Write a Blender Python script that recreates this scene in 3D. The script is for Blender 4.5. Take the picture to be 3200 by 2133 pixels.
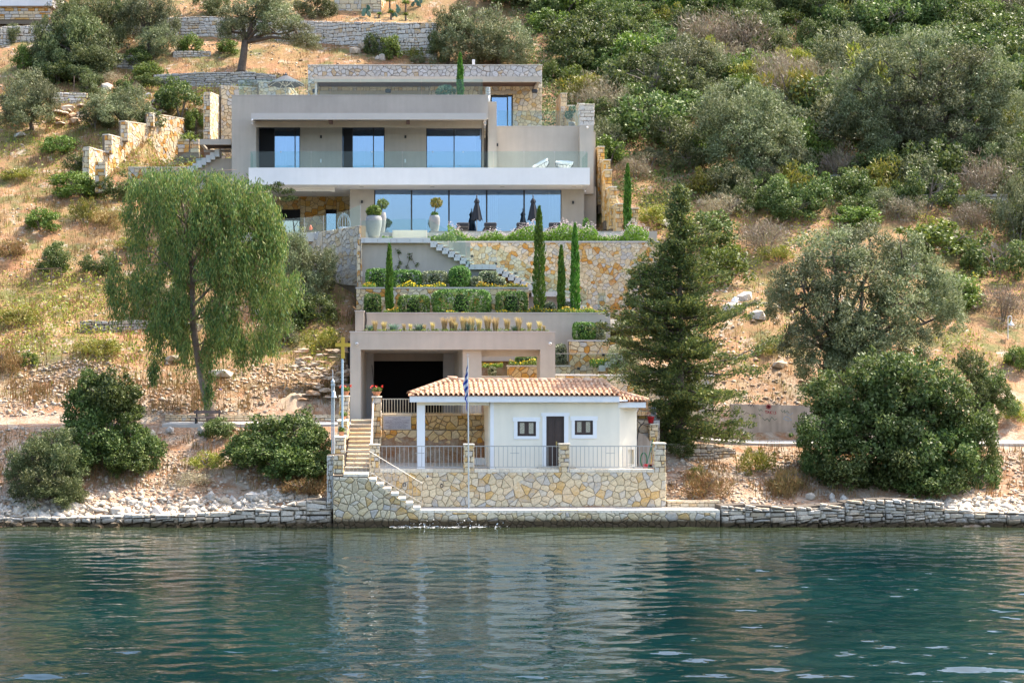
import bpy, bmesh, math, random
import numpy as np
from mathutils import Vector
for o in list(bpy.data.objects): bpy.data.objects.remove(o)
scene = bpy.context.scene
COL = scene.collection
R = math.radians
# ---------------------------------------------------------------- camera, sky, sun, exposure
F, CX, CY, HC = 4800.0, 1280.0, 1130.0, 6.44      # focal length in photo pixels, principal point, eye height
cam_d = bpy.data.cameras.new('camera'); cam = bpy.data.objects.new('camera', cam_d); COL.objects.link(cam)
cam.location = (0, 0, HC); cam.rotation_euler = (R(90), 0, 0)
cam_d.sensor_width = 36; cam_d.lens = F/3200*36
cam_d.shift_x = (1600-CX)/3200; cam_d.shift_y = (CY-1066.5)/3200
cam_d.clip_start = 0.5; cam_d.clip_end = 6000
scene.camera = cam
SUN_AZ, SUN_EL = 62.0, 54.0                        # azimuth measured from +Y (away from the camera) towards +X
world = bpy.data.worlds.new('World'); scene.world = world; world.use_nodes = True
wn = world.node_tree.nodes; wl = world.node_tree.links
sky = wn.new('ShaderNodeTexSky'); sky.sky_type = 'NISHITA'; sky.sun_disc = False
sky.sun_elevation = R(SUN_EL); sky.sun_rotation = R(SUN_AZ); sky.altitude = 0; sky.air_density = 1.0; sky.dust_density = 3.2; sky.ozone_density = 0.7
bg = wn['Background']; bg.inputs['Strength'].default_value = 0.15
wl.new(sky.outputs[0], bg.inputs[0])
sun_d = bpy.data.lights.new('sun', 'SUN'); sun = bpy.data.objects.new('sun', sun_d); COL.objects.link(sun)
sun_d.energy = 3.1; sun_d.angle = R(0.5); sun_d.color = (1.0, 0.90, 0.76)
sdir = Vector((math.sin(R(SUN_AZ))*math.cos(R(SUN_EL)), math.cos(R(SUN_AZ))*math.cos(R(SUN_EL)), math.sin(R(SUN_EL))))
sun.rotation_euler = sdir.to_track_quat('Z', 'Y').to_euler(); sun.location = (40, 40, 90)
scene.view_settings.view_transform = 'Standard'; scene.view_settings.look = 'None'
scene.view_settings.exposure = 1.86; scene.view_settings.gamma = 1.0
scene.view_settings.use_curve_mapping = False
scene.render.engine = 'CYCLES'
scene.cycles.max_bounces = 8; scene.cycles.transparent_max_bounces = 16
scene.cycles.sample_clamp_indirect = 4.0; scene.cycles.use_denoising = True
scene.cycles.denoiser = 'OPENIMAGEDENOISE'; scene.cycles.denoising_input_passes = 'RGB_ALBEDO_NORMAL'; scene.cycles.denoising_prefilter = 'ACCURATE'; scene.cycles.denoising_quality = 'HIGH'
# ---------------------------------------------------------------- helpers
def P(px, py, Y):            # the point that stands at distance Y and shows at photo pixel (px, py)
    return Vector(((px-CX)*Y/F, Y, HC-(py-CY)*Y/F))
def X(px, Y): return (px-CX)*Y/F
def Z(py, Y): return HC-(py-CY)*Y/F

def mesh_of(name, verts, faces):
    m = bpy.data.meshes.new(name); m.from_pydata(verts, [], faces); m.update(); return m
def fast_mesh(name, V, k):
    """V: (n*k,3) array, every k vertices one face."""
    n = len(V)//k
    m = bpy.data.meshes.new(name)
    m.vertices.add(n*k); m.vertices.foreach_set('co', np.ascontiguousarray(V, dtype=np.float32).ravel())
    m.loops.add(n*k); m.loops.foreach_set('vertex_index', np.arange(n*k, dtype=np.int32))
    m.polygons.add(n); m.polygons.foreach_set('loop_start', np.arange(0, n*k, k, dtype=np.int32))
    m.polygons.foreach_set('loop_total', np.full(n, k, dtype=np.int32))
    m.update(calc_edges=True); return m
def base_of(p):
    b = Vector((0, 0, 0)); q = p
    while q is not None: b += q.location; q = q.parent
    return b
def tag(o, label=None, cat=None, group=None, kind=None):
    if label: o['label'] = label
    if cat: o['category'] = cat
    if group: o['group'] = group
    if kind: o['kind'] = kind
    return o
def thing(name, label, cat, loc=(0, 0, 0), group=None):
    o = bpy.data.objects.new(name, None); COL.objects.link(o); o.location = loc; o.empty_display_size = 0.2
    return tag(o, label, cat, group)
def link(name, mesh, mat, parent=None, loc=None):
    o = bpy.data.objects.new(name, mesh); COL.objects.link(o)
    if mat is not None and len(mesh.materials) == 0: mesh.materials.append(mat)
    if parent is not None: o.parent = parent
    if loc is not None: o.location = loc
    return o
class MB:
    """collects shapes in world coordinates, then links them as one mesh object"""
    def __init__(s): s.v = []; s.f = []
    def add(s, verts, faces):
        n = len(s.v); s.v += [tuple(v) for v in verts]; s.f += [tuple(i+n for i in f) for f in faces]; return s
    def box(s, x0, x1, y0, y1, z0, z1):
        if x0 > x1: x0, x1 = x1, x0
        if y0 > y1: y0, y1 = y1, y0
        if z0 > z1: z0, z1 = z1, z0
        return s.add([(x0,y0,z0),(x1,y0,z0),(x1,y1,z0),(x0,y1,z0),(x0,y0,z1),(x1,y0,z1),(x1,y1,z1),(x0,y1,z1)],
                     [(0,3,2,1),(4,5,6,7),(0,1,5,4),(1,2,6,5),(2,3,7,6),(3,0,4,7)])
    def pbox(s, px0, px1, py0, py1, Y0, Y1):        # box whose front face at Y0 covers that part of the photo
        return s.box(X(px0,Y0), X(px1,Y0), Y0, Y1, Z(py1,Y0), Z(py0,Y0))
    def prism(s, poly, off):
        """poly: list of 3-D points (planar), extruded by off"""
        n = len(poly); off = Vector(off); a = [Vector(p) for p in poly]; b = [p+off for p in a]
        return s.add(a+b, [tuple(range(n)), tuple(range(2*n-1, n-1, -1))] + [(i, i+n, (i+1) % n+n, (i+1) % n) for i in range(n)])
    def tube(s, pts, rad, n=6, cap=True):
        pts = [Vector(p) for p in pts]
        if not hasattr(rad, '__len__'): rad = [rad]*len(pts)
        vs = []; fs = []
        for i, p in enumerate(pts):
            d = (pts[min(i+1, len(pts)-1)]-pts[max(i-1, 0)])
            d = d.normalized() if d.length > 1e-9 else Vector((0, 0, 1))
            u = d.cross(Vector((0.13, 0.97, 0.2))); u = u.normalized() if u.length > 1e-6 else Vector((1, 0, 0)); w = d.cross(u)
            for k in range(n):
                a = 2*math.pi*k/n; vs.append(p+(u*math.cos(a)+w*math.sin(a))*rad[i])
        for i in range(len(pts)-1):
            for k in range(n): fs.append((i*n+k, i*n+(k+1) % n, (i+1)*n+(k+1) % n, (i+1)*n+k))
        if cap: fs += [tuple(range(n-1, -1, -1)), tuple((len(pts)-1)*n+k for k in range(n))]
        return s.add(vs, fs)
    def lathe(s, c, prof, n=14):
        c = Vector(c); vs = []; fs = []
        for r, z in prof:
            for k in range(n): vs.append(c+Vector((r*math.cos(2*math.pi*k/n), r*math.sin(2*math.pi*k/n), z)))
        for i in range(len(prof)-1):
            for k in range(n): fs.append((i*n+k, i*n+(k+1) % n, (i+1)*n+(k+1) % n, (i+1)*n+k))
        fs += [tuple(range(n-1, -1, -1)), tuple((len(prof)-1)*n+k for k in range(n))]
        return s.add(vs, fs)
    def build(s, name, mat, parent=None, smooth=False, bevel=0.0, kind=None, at=None):
        b = base_of(parent) if parent is not None else (Vector(at) if at is not None else Vector((0, 0, 0)))
        m = mesh_of(name, [(v[0]-b.x, v[1]-b.y, v[2]-b.z) for v in s.v], s.f)
        o = link(name, m, mat, parent)
        if parent is None and at is not None: o.location = at
        if smooth: m.shade_smooth()
        if bevel > 0:
            bm = bmesh.new(); bm.from_mesh(m)
            bmesh.ops.bevel(bm, geom=bm.edges[:], offset=bevel, segments=1, affect='EDGES', clamp_overlap=True)
            bm.to_mesh(m); bm.free()
        if kind: o['kind'] = kind
        return o
def copy_part(src, parent, loc=None, rot=None, scale=None):
    c = src.copy(); COL.objects.link(c); c.parent = parent
    if loc is not None: c.location = loc
    if rot is not None: c.rotation_euler = rot
    if scale is not None: c.scale = scale
    return c
def copy_tree(src, loc, label=None, rotz=None, scale=None):
    r = src.copy(); COL.objects.link(r); r.location = loc
    if label: r['label'] = label
    if rotz is not None: r.rotation_euler = (0, 0, rotz)
    if scale is not None: r.scale = scale
    for ch in list(src.children):
        c = ch.copy(); COL.objects.link(c); c.parent = r
        for g in list(ch.children):
            d = g.copy(); COL.objects.link(d); d.parent = c
    return r

# ---------------------------------------------------------------- materials
def new_mat(name):
    m = bpy.data.materials.new(name); m.use_nodes = True
    return m, m.node_tree.nodes, m.node_tree.links, m.node_tree.nodes['Principled BSDF']
def rgba(c): return (c[0], c[1], c[2], 1)
def plain(name, col, rough=0.6, metal=0.0, var=0.10, nscale=1.2, bump=0.0, bscale=30.0, streak=0.0):
    m, n, l, b = new_mat(name)
    b.inputs['Roughness'].default_value = rough; b.inputs['Metallic'].default_value = metal
    tc = n.new('ShaderNodeTexCoord')
    t = n.new('ShaderNodeTexNoise'); t.inputs['Scale'].default_value = nscale; t.inputs['Detail'].default_value = 6; t.inputs['Roughness'].default_value = 0.65
    l.new(tc.outputs['Object'], t.inputs['Vector'])
    rp = n.new('ShaderNodeValToRGB'); e = rp.color_ramp.elements
    e[0].position = 0.3; e[1].position = 0.72
    e[0].color = rgba([c*(1-var) for c in col]); e[1].color = rgba([min(1, c*(1+var*0.7)) for c in col])
    l.new(t.outputs['Fac'], rp.inputs[0]); out = rp.outputs[0]
    if streak > 0:
        mp = n.new('ShaderNodeMapping'); mp.inputs['Scale'].default_value = (2.5, 2.5, 0.22); l.new(tc.outputs['Object'], mp.inputs['Vector'])
        t2 = n.new('ShaderNodeTexNoise'); t2.inputs['Scale'].default_value = 1.6; t2.inputs['Detail'].default_value = 5; l.new(mp.outputs[0], t2.inputs['Vector'])
        r2 = n.new('ShaderNodeValToRGB'); r2.color_ramp.elements[0].position = 0.38; r2.color_ramp.elements[1].position = 0.62
        r2.color_ramp.elements[0].color = rgba([1-streak]*3); r2.color_ramp.elements[1].color = (1, 1, 1, 1); l.new(t2.outputs['Fac'], r2.inputs[0])
        mx = n.new('ShaderNodeMix'); mx.data_type = 'RGBA'; mx.blend_type = 'MULTIPLY'; mx.inputs[0].default_value = 1
        l.new(out, mx.inputs[6]); l.new(r2.outputs[0], mx.inputs[7]); out = mx.outputs[2]
    l.new(out, b.inputs['Base Color'])
    if bump > 0:
        t3 = n.new('ShaderNodeTexNoise'); t3.inputs['Scale'].default_value = bscale; t3.inputs['Detail'].default_value = 4; l.new(tc.outputs['Object'], t3.inputs['Vector'])
        bp = n.new('ShaderNodeBump'); bp.inputs['Strength'].default_value = bump; bp.inputs['Distance'].default_value = 0.02
        l.new(t3.outputs['Fac'], bp.inputs['Height']); l.new(bp.outputs[0], b.inputs['Normal'])
    return m
def rand_node(n, l):
    """one random number per object and loose piece"""
    oi = n.new('ShaderNodeObjectInfo'); g = n.new('ShaderNodeNewGeometry')
    a = n.new('ShaderNodeMath'); a.operation = 'ADD'; l.new(oi.outputs['Random'], a.inputs[0]); l.new(g.outputs['Random Per Island'], a.inputs[1])
    fr = n.new('ShaderNodeMath'); fr.operation = 'FRACT'; l.new(a.outputs[0], fr.inputs[0]); return fr.outputs[0]
def stone_mat(name, stops, rough=0.85, vein=0.35, scale=3.5, bump=0.5, wet=None):
    """stops: (position, colour): the palette from which every stone takes its colour"""
    m, n, l, b = new_mat(name); b.inputs['Roughness'].default_value = rough
    r = rand_node(n, l)
    rp = n.new('ShaderNodeValToRGB'); rp.color_ramp.interpolation = 'LINEAR'; e = rp.color_ramp.elements
    while len(e) < len(stops): e.new(0.5)
    for i, (p, c) in enumerate(stops): e[i].position = p; e[i].color = rgba(c)
    tc = n.new('ShaderNodeTexCoord')
    t = n.new('ShaderNodeTexNoise'); t.inputs['Scale'].default_value = scale; t.inputs['Detail'].default_value = 7; t.inputs['Roughness'].default_value = 0.7
    t.inputs['Distortion'].default_value = 0.8
    l.new(tc.outputs['Object'], t.inputs['Vector'])
    # veins move each stone a little along the palette and darken or lighten it
    ms = n.new('ShaderNodeMath'); ms.operation = 'MULTIPLY_ADD'; ms.inputs[1].default_value = vein; l.new(t.outputs['Fac'], ms.inputs[0]); l.new(r, ms.inputs[2])
    ms2 = n.new('ShaderNodeMath'); ms2.operation = 'SUBTRACT'; ms2.inputs[1].default_value = vein*0.5; l.new(ms.outputs[0], ms2.inputs[0])
    l.new(ms2.outputs[0], rp.inputs[0])
    t2 = n.new('ShaderNodeTexNoise'); t2.inputs['Scale'].default_value = scale*4; t2.inputs['Detail'].default_value = 5; l.new(tc.outputs['Object'], t2.inputs['Vector'])
    r2 = n.new('ShaderNodeValToRGB'); r2.color_ramp.elements[0].position = 0.3; r2.color_ramp.elements[1].position = 0.7
    r2.color_ramp.elements[0].color = (0.74, 0.72, 0.70, 1); r2.color_ramp.elements[1].color = (1.08, 1.06, 1.03, 1); l.new(t2.outputs['Fac'], r2.inputs[0])
    mx = n.new('ShaderNodeMix'); mx.data_type = 'RGBA'; mx.blend_type = 'MULTIPLY'; mx.inputs[0].default_value = 1
    l.new(rp.outputs[0], mx.inputs[6]); l.new(r2.outputs[0], mx.inputs[7]); out = mx.outputs[2]
    if wet is not None:      # the tide line: stones that the sea keeps wet are dark with weed
        g = n.new('ShaderNodeNewGeometry'); sp = n.new('ShaderNodeSeparateXYZ'); l.new(g.outputs['Position'], sp.inputs[0])
        ad = n.new('ShaderNodeMath'); ad.operation = 'MULTIPLY_ADD'; ad.inputs[1].default_value = 0.22; l.new(t.outputs['Fac'], ad.inputs[0]); l.new(sp.outputs['Z'], ad.inputs[2])
        mr = n.new('ShaderNodeMapRange'); mr.inputs['From Min'].default_value = wet-0.02; mr.inputs['From Max'].default_value = wet+0.16; l.new(ad.outputs[0], mr.inputs['Value'])
        m2 = n.new('ShaderNodeMix'); m2.data_type = 'RGBA'; l.new(mr.outputs[0], m2.inputs[0]); m2.inputs[6].default_value = (0.07, 0.045, 0.018, 1); l.new(out, m2.inputs[7]); out = m2.outputs[2]
    l.new(out, b.inputs['Base Color'])
    bp = n.new('ShaderNodeBump'); bp.inputs['Strength'].default_value = bump; bp.inputs['Distance'].default_value = 0.03
    l.new(t2.outputs['Fac'], bp.inputs['Height']); l.new(bp.outputs[0], b.inputs['Normal'])
    return m
def leaf_mat(name, cols, trans=0.3, rough=0.55):
    m, n, l, b = new_mat(name)
    r = rand_node(n, l)
    rp = n.new('ShaderNodeValToRGB'); e = rp.color_ramp.elements
    while len(e) < len(cols): e.new(0.5)
    for i, c in enumerate(cols): e[i].position = i/(len(cols)-1); e[i].color = rgba(c)
    l.new(r, rp.inputs[0])
    oi = n.new('ShaderNodeObjectInfo'); hs = n.new('ShaderNodeHueSaturation')
    mr = n.new('ShaderNodeMapRange'); mr.inputs['To Min'].default_value = 0.72; mr.inputs['To Max'].default_value = 1.28; l.new(oi.outputs['Random'], mr.inputs['Value'])
    l.new(mr.outputs[0], hs.inputs['Value'])
    m2 = n.new('ShaderNodeMath'); m2.operation = 'MULTIPLY_ADD'; m2.inputs[1].default_value = 0.035; m2.inputs[2].default_value = 0.4825; l.new(oi.outputs['Random'], m2.inputs[0]); l.new(m2.outputs[0], hs.inputs['Hue'])
    l.new(rp.outputs[0], hs.inputs['Color'])
    b.inputs['Roughness'].default_value = rough; b.inputs['Specular IOR Level'].default_value = 0.35
    l.new(hs.outputs[0], b.inputs['Base Color'])
    tr = n.new('ShaderNodeBsdfTranslucent'); l.new(hs.outputs[0], tr.inputs['Color'])
    mx = n.new('ShaderNodeMixShader'); mx.inputs[0].default_value = trans
    l.new(b.outputs[0], mx.inputs[1]); l.new(tr.outputs[0], mx.inputs[2])
    l.new(mx.outputs[0], n['Material Output'].inputs['Surface'])
    return m
def glass_mat(name, refl, tint, gcol=(1, 1, 1), rough=0.0):
    """glass: part tinted mirror, part tinted see-through"""
    m, n, l, b = new_mat(name); n.remove(b)
    fr = n.new('ShaderNodeLayerWeight'); fr.inputs['Blend'].default_value = 0.25
    ma = n.new('ShaderNodeMath'); ma.operation = 'MULTIPLY_ADD'; ma.inputs[1].default_value = min(0.5, refl*6); ma.inputs[2].default_value = refl; ma.use_clamp = True; l.new(fr.outputs['Fresnel'], ma.inputs[0])
    g = n.new('ShaderNodeBsdfGlossy'); g.inputs['Roughness'].default_value = rough; g.inputs['Color'].default_value = rgba(gcol)
    t = n.new('ShaderNodeBsdfTransparent'); t.inputs['Color'].default_value = rgba(tint)
    mx = n.new('ShaderNodeMixShader'); l.new(ma.outputs[0], mx.inputs[0]); l.new(t.outputs[0], mx.inputs[1]); l.new(g.outputs[0], mx.inputs[2])
    l.new(mx.outputs[0], n['Material Output'].inputs['Surface']); return m
M = {}
HONEY = [(0.0, (0.59, 0.45, 0.26)), (0.16, (0.70, 0.56, 0.35)), (0.32, (0.72, 0.62, 0.45)), (0.46, (0.63, 0.38, 0.12)), (0.58, (0.56, 0.24, 0.03)), (0.70, (0.70, 0.56, 0.37)), (0.84, (0.52, 0.49, 0.45)), (1.0, (0.74, 0.63, 0.44))]
M['honey'] = stone_mat('honey_stone', HONEY)
M['honey_wet'] = stone_mat('quay_stone', [(0.0, (0.54, 0.45, 0.29)), (0.25, (0.67, 0.59, 0.42)), (0.45, (0.64, 0.53, 0.32)), (0.6, (0.56, 0.37, 0.14)), (0.72, (0.48, 0.46, 0.42)), (0.86, (0.67, 0.60, 0.46)), (1.0, (0.58, 0.50, 0.34))], wet=0.34)
M['cream'] = stone_mat('terrace_stone', [(0.0, (0.61, 0.50, 0.32)), (0.25, (0.72, 0.61, 0.41)), (0.5, (0.70, 0.56, 0.37)), (0.62, (0.63, 0.41, 0.15)), (0.75, (0.50, 0.48, 0.44)), (1.0, (0.72, 0.62, 0.45))])
M['ochre'] = stone_mat('ochre_stone', [(0.0, (0.63, 0.43, 0.18)), (0.3, (0.69, 0.52, 0.28)), (0.5, (0.66, 0.41, 0.11)), (0.65, (0.56, 0.25, 0.03)), (0.85, (0.68, 0.55, 0.34)), (1.0, (0.59, 0.47, 0.31))])
M['white_stone'] = stone_mat('white_stone', [(0.0, (0.57, 0.54, 0.48)), (0.3, (0.68, 0.65, 0.60)), (0.6, (0.62, 0.56, 0.46)), (0.80, (0.71, 0.66, 0.58)), (0.92, (0.60, 0.43, 0.23)), (1.0, (0.51, 0.49, 0.47))])
M['grey_stone'] = stone_mat('grey_stone', [(0.0, (0.38, 0.37, 0.34)), (0.4, (0.50, 0.47, 0.43)), (0.7, (0.46, 0.41, 0.32)), (1.0, (0.57, 0.54, 0.50))])
M['shade_stone'] = stone_mat('shaded_stone', [(0.0, (0.53, 0.46, 0.36)), (0.3, (0.62, 0.55, 0.45)), (0.55, (0.57, 0.43, 0.25)), (0.75, (0.47, 0.46, 0.45)), (1.0, (0.65, 0.56, 0.44))])  # greyer palette: shade put into the stone colour
M['shore_stone'] = stone_mat('shore_stone', [(0.0, (0.40, 0.35, 0.28)), (0.3, (0.58, 0.53, 0.45)), (0.5, (0.48, 0.38, 0.26)), (0.7, (0.62, 0.58, 0.51)), (0.85, (0.36, 0.33, 0.29)), (1.0, (0.60, 0.53, 0.42))], vein=0.5, wet=0.26)
M['rubble'] = stone_mat('rubble_stone', [(0.0, (0.38, 0.28, 0.19)), (0.3, (0.52, 0.44, 0.35)), (0.55, (0.44, 0.27, 0.15)), (0.8, (0.56, 0.50, 0.42)), (1.0, (0.34, 0.27, 0.20))], wet=0.20)
M['coping'] = stone_mat('coping_stone', [(0.0, (0.69, 0.63, 0.51)), (0.5, (0.76, 0.70, 0.57)), (1.0, (0.65, 0.56, 0.42))], vein=0.2)
M['step_stone'] = stone_mat('step_stone', [(0.0, (0.70, 0.56, 0.37)), (0.5, (0.77, 0.64, 0.45)), (0.8, (0.69, 0.48, 0.26)), (1.0, (0.76, 0.68, 0.52))], vein=0.3)
M['mortar'] = plain('mortar', (0.19, 0.145, 0.10), 0.95, bump=0.4)
M['mortar_dark'] = plain('dark_joint', (0.10, 0.08, 0.06), 0.95)
M['mortar_light'] = plain('pale_joint', (0.42, 0.37, 0.30), 0.95)
M['taupe'] = plain('taupe_render', (0.455, 0.40, 0.33), 0.9, var=0.10, nscale=0.6, bump=0.25, bscale=60, streak=0.05)
M['awning'] = plain('awning_grey', (0.49, 0.455, 0.41), 0.8, var=0.05)
M['taupe_cap'] = plain('taupe_coping', (0.50, 0.46, 0.42), 0.8, var=0.08)
M['white'] = plain('white_paint', (0.76, 0.74, 0.71), 0.75, var=0.04, streak=0.025)
M['cream_paint'] = plain('cream_paint', (0.90, 0.82, 0.66), 0.85, var=0.05, nscale=0.9, streak=0.04, bump=0.1, bscale=60)
M['pale_paint'] = plain('white_trim', (0.88, 0.87, 0.85), 0.75, var=0.03, streak=0.03)
M['soffit'] = plain('soffit_white', (0.82, 0.77, 0.70), 0.9, var=0.02)
M['dark_frame'] = plain('dark_aluminium', (0.025, 0.027, 0.03), 0.4)
M['brown_wood'] = plain('brown_wood', (0.06, 0.035, 0.026), 0.5, var=0.25, nscale=8)
M['soffit_wood'] = plain('wood_soffit', (0.10, 0.055, 0.04), 0.6, var=0.2, nscale=4)
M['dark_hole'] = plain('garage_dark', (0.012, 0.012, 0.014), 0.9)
M['grey_wall'] = plain('grey_wall', (0.30, 0.29, 0.28), 0.9, streak=0.05)
M['steel'] = plain('grey_steel', (0.42, 0.40, 0.37), 0.45, 0.4, var=0.12)
M['cream_steel'] = plain('cream_steel', (0.62, 0.56, 0.42), 0.6, var=0.1)
M['galv'] = plain('galvanised_steel', (0.48, 0.52, 0.52), 0.5, 0.3, var=0.12)
M['blue_steel'] = plain('pale_blue_paint', (0.42, 0.55, 0.60), 0.5, var=0.06)
M['gold'] = plain('gold_paint', (0.58, 0.37, 0.03), 0.55, var=0.08)
M['terracotta'] = plain('terracotta', (0.50, 0.22, 0.11), 0.8, var=0.15, nscale=5)
M['concrete'] = plain('concrete', (0.50, 0.46, 0.40), 0.9, var=0.15, nscale=0.9, bump=0.3, streak=0.1)
M['raw_concrete'] = plain('old_concrete', (0.48, 0.38, 0.29), 0.95, var=0.22, nscale=1.0, bump=0.5, streak=0.25)
M['pale_floor'] = plain('pale_floor', (0.60, 0.55, 0.46), 0.8, var=0.06)
M['bark'] = plain('bark', (0.13, 0.095, 0.07), 0.95, var=0.35, nscale=6, bump=0.6, bscale=12)
M['euc_bark'] = plain('peeling_bark', (0.26, 0.19, 0.15), 0.9, var=0.4, nscale=3, bump=0.4, bscale=8)
M['twig'] = plain('grey_twig', (0.22, 0.18, 0.15), 0.95, var=0.3, nscale=4)
M['black_fabric'] = plain('black_fabric', (0.022, 0.024, 0.030), 0.85, var=0.25, nscale=5)
M['grey_fabric'] = plain('grey_fabric', (0.06, 0.065, 0.075), 0.85, var=0.1)
M['cushion'] = plain('white_cushion', (0.66, 0.67, 0.70), 0.9, var=0.08, nscale=6)
M['pot_grey'] = plain('grey_pot', (0.27, 0.27, 0.26), 0.9, var=0.14, nscale=9, bump=0.5, bscale=40)
M['curtain'] = plain('white_curtain', (0.74, 0.77, 0.78), 0.95, var=0.03)
M['room'] = plain('room_wall', (0.55, 0.57, 0.60), 0.9, var=0.04)
M['red'] = plain('red_plastic', (0.40, 0.01, 0.02), 0.45, var=0.1)
M['blue'] = plain('blue_plastic', (0.03, 0.07, 0.35), 0.4, var=0.1)
M['flag_blue'] = plain('flag_blue', (0.015, 0.06, 0.36), 0.8, var=0.1, nscale=4)
M['flag_white'] = plain('flag_white', (0.72, 0.74, 0.78), 0.8, var=0.06, nscale=4)
M['orange'] = plain('orange_plastic', (0.75, 0.12, 0.03), 0.4)
M['green_plastic'] = plain('green_plastic', (0.01, 0.14, 0.05), 0.5)
M['yellow_plastic'] = plain('yellow_plastic', (0.65, 0.40, 0.03), 0.5)
M['brass'] = plain('brass', (0.60, 0.44, 0.16), 0.35, 0.8, var=0.1)
M['black'] = plain('black_metal', (0.02, 0.02, 0.022), 0.5)
M['wood_old'] = plain('weathered_wood', (0.17, 0.12, 0.10), 0.9, var=0.35, nscale=6)
M['soil'] = plain('garden_soil', (0.20, 0.13, 0.08), 0.95, var=0.3, nscale=3)
M['rusty'] = plain('rusty_iron', (0.16, 0.10, 0.07), 0.8, var=0.3, nscale=9)
M['plaque'] = plain('grey_marble', (0.46, 0.46, 0.50), 0.4, var=0.06, nscale=3)
M['ink'] = plain('dark_letters', (0.035, 0.03, 0.06), 0.7)
M['foam'] = plain('white_foam', (0.85, 0.88, 0.88), 0.7, var=0.05)
M['win_glass'] = glass_mat('sky_tinted_glass', 0.36, (0.58, 0.66, 0.72), (0.46, 0.64, 0.90))  # mirror colour tinted blue, standing in for a bluer reflected sky
M['rail_glass'] = glass_mat('rail_glass', 0.015, (0.86, 0.93, 0.92))
M['small_glass'] = glass_mat('window_glass', 0.30, (0.55, 0.58, 0.60))
# leaves
M['l_olive'] = leaf_mat('olive_leaves', [(0.06, 0.075, 0.026), (0.12, 0.14, 0.055), (0.20, 0.22, 0.10), (0.31, 0.32, 0.18)])
M['l_olive_dark'] = leaf_mat('dark_olive_leaves', [(0.04, 0.058, 0.016), (0.085, 0.11, 0.033), (0.15, 0.175, 0.062), (0.23, 0.245, 0.11)])
M['l_bright'] = leaf_mat('bright_green_leaves', [(0.055, 0.095, 0.015), (0.095, 0.155, 0.022), (0.155, 0.22, 0.035), (0.21, 0.27, 0.055)])
M['l_green'] = leaf_mat('green_leaves', [(0.035, 0.062, 0.014), (0.075, 0.115, 0.024), (0.13, 0.175, 0.042), (0.21, 0.245, 0.085)], trans=0.3)
M['l_dark'] = leaf_mat('dark_green_leaves', [(0.025, 0.048, 0.011), (0.06, 0.10, 0.02), (0.115, 0.165, 0.033), (0.20, 0.24, 0.065)], trans=0.3)
M['l_dry'] = leaf_mat('dry_twigs', [(0.182, 0.122, 0.080), (0.286, 0.218, 0.141), (0.375, 0.306, 0.204), (0.209, 0.209, 0.097)], trans=0.15)
M['l_straw'] = leaf_mat('dry_grass', [(0.17, 0.085, 0.03), (0.27, 0.155, 0.055), (0.36, 0.235, 0.09), (0.15, 0.15, 0.04), (0.30, 0.15, 0.06)], trans=0.25)
M['l_weed'] = leaf_mat('weed_leaves', [(0.126, 0.157, 0.014), (0.225, 0.241, 0.034), (0.342, 0.278, 0.055)], trans=0.3)
M['l_euc'] = leaf_mat('eucalyptus_leaves', [(0.04, 0.095, 0.03), (0.08, 0.16, 0.038), (0.14, 0.225, 0.05), (0.23, 0.28, 0.065), (0.19, 0.17, 0.055)], trans=0.35)
M['l_conifer'] = leaf_mat('conifer_needles', [(0.045, 0.070, 0.020), (0.085, 0.125, 0.033), (0.15, 0.19, 0.045), (0.25, 0.25, 0.06)], trans=0.3)
M['l_cypress'] = leaf_mat('cypress_leaves', [(0.041, 0.114, 0.015), (0.077, 0.180, 0.017), (0.139, 0.263, 0.036)], trans=0.2)
M['l_hedge'] = leaf_mat('hedge_leaves', [(0.024, 0.076, 0.014), (0.058, 0.151, 0.023), (0.129, 0.263, 0.036), (0.246, 0.370, 0.102)], trans=0.2)
M['l_silver'] = leaf_mat('variegated_leaves', [(0.060, 0.095, 0.031), (0.183, 0.211, 0.098), (0.389, 0.403, 0.276)], trans=0.2)
M['l_lavender'] = leaf_mat('fresh_grass', [(0.076, 0.183, 0.014), (0.129, 0.252, 0.022), (0.210, 0.333, 0.042)], trans=0.35)
M['l_feather'] = leaf_mat('feather_grass', [(0.46, 0.36, 0.15), (0.58, 0.48, 0.23), (0.40, 0.34, 0.12)], trans=0.35)
M['f_yellow'] = leaf_mat('yellow_petals', [(0.62, 0.36, 0.01), (0.78, 0.54, 0.02)], trans=0.2)
M['f_white'] = leaf_mat('white_petals', [(0.72, 0.66, 0.64), (0.75, 0.55, 0.55), (0.78, 0.76, 0.72)], trans=0.3)
M['f_red'] = leaf_mat('red_petals', [(0.60, 0.01, 0.02), (0.70, 0.04, 0.05)], trans=0.2)
M['l_blue'] = leaf_mat('blue_green_leaves', [(0.056, 0.126, 0.070), (0.115, 0.200, 0.129), (0.188, 0.273, 0.188)], trans=0.2)
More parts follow.
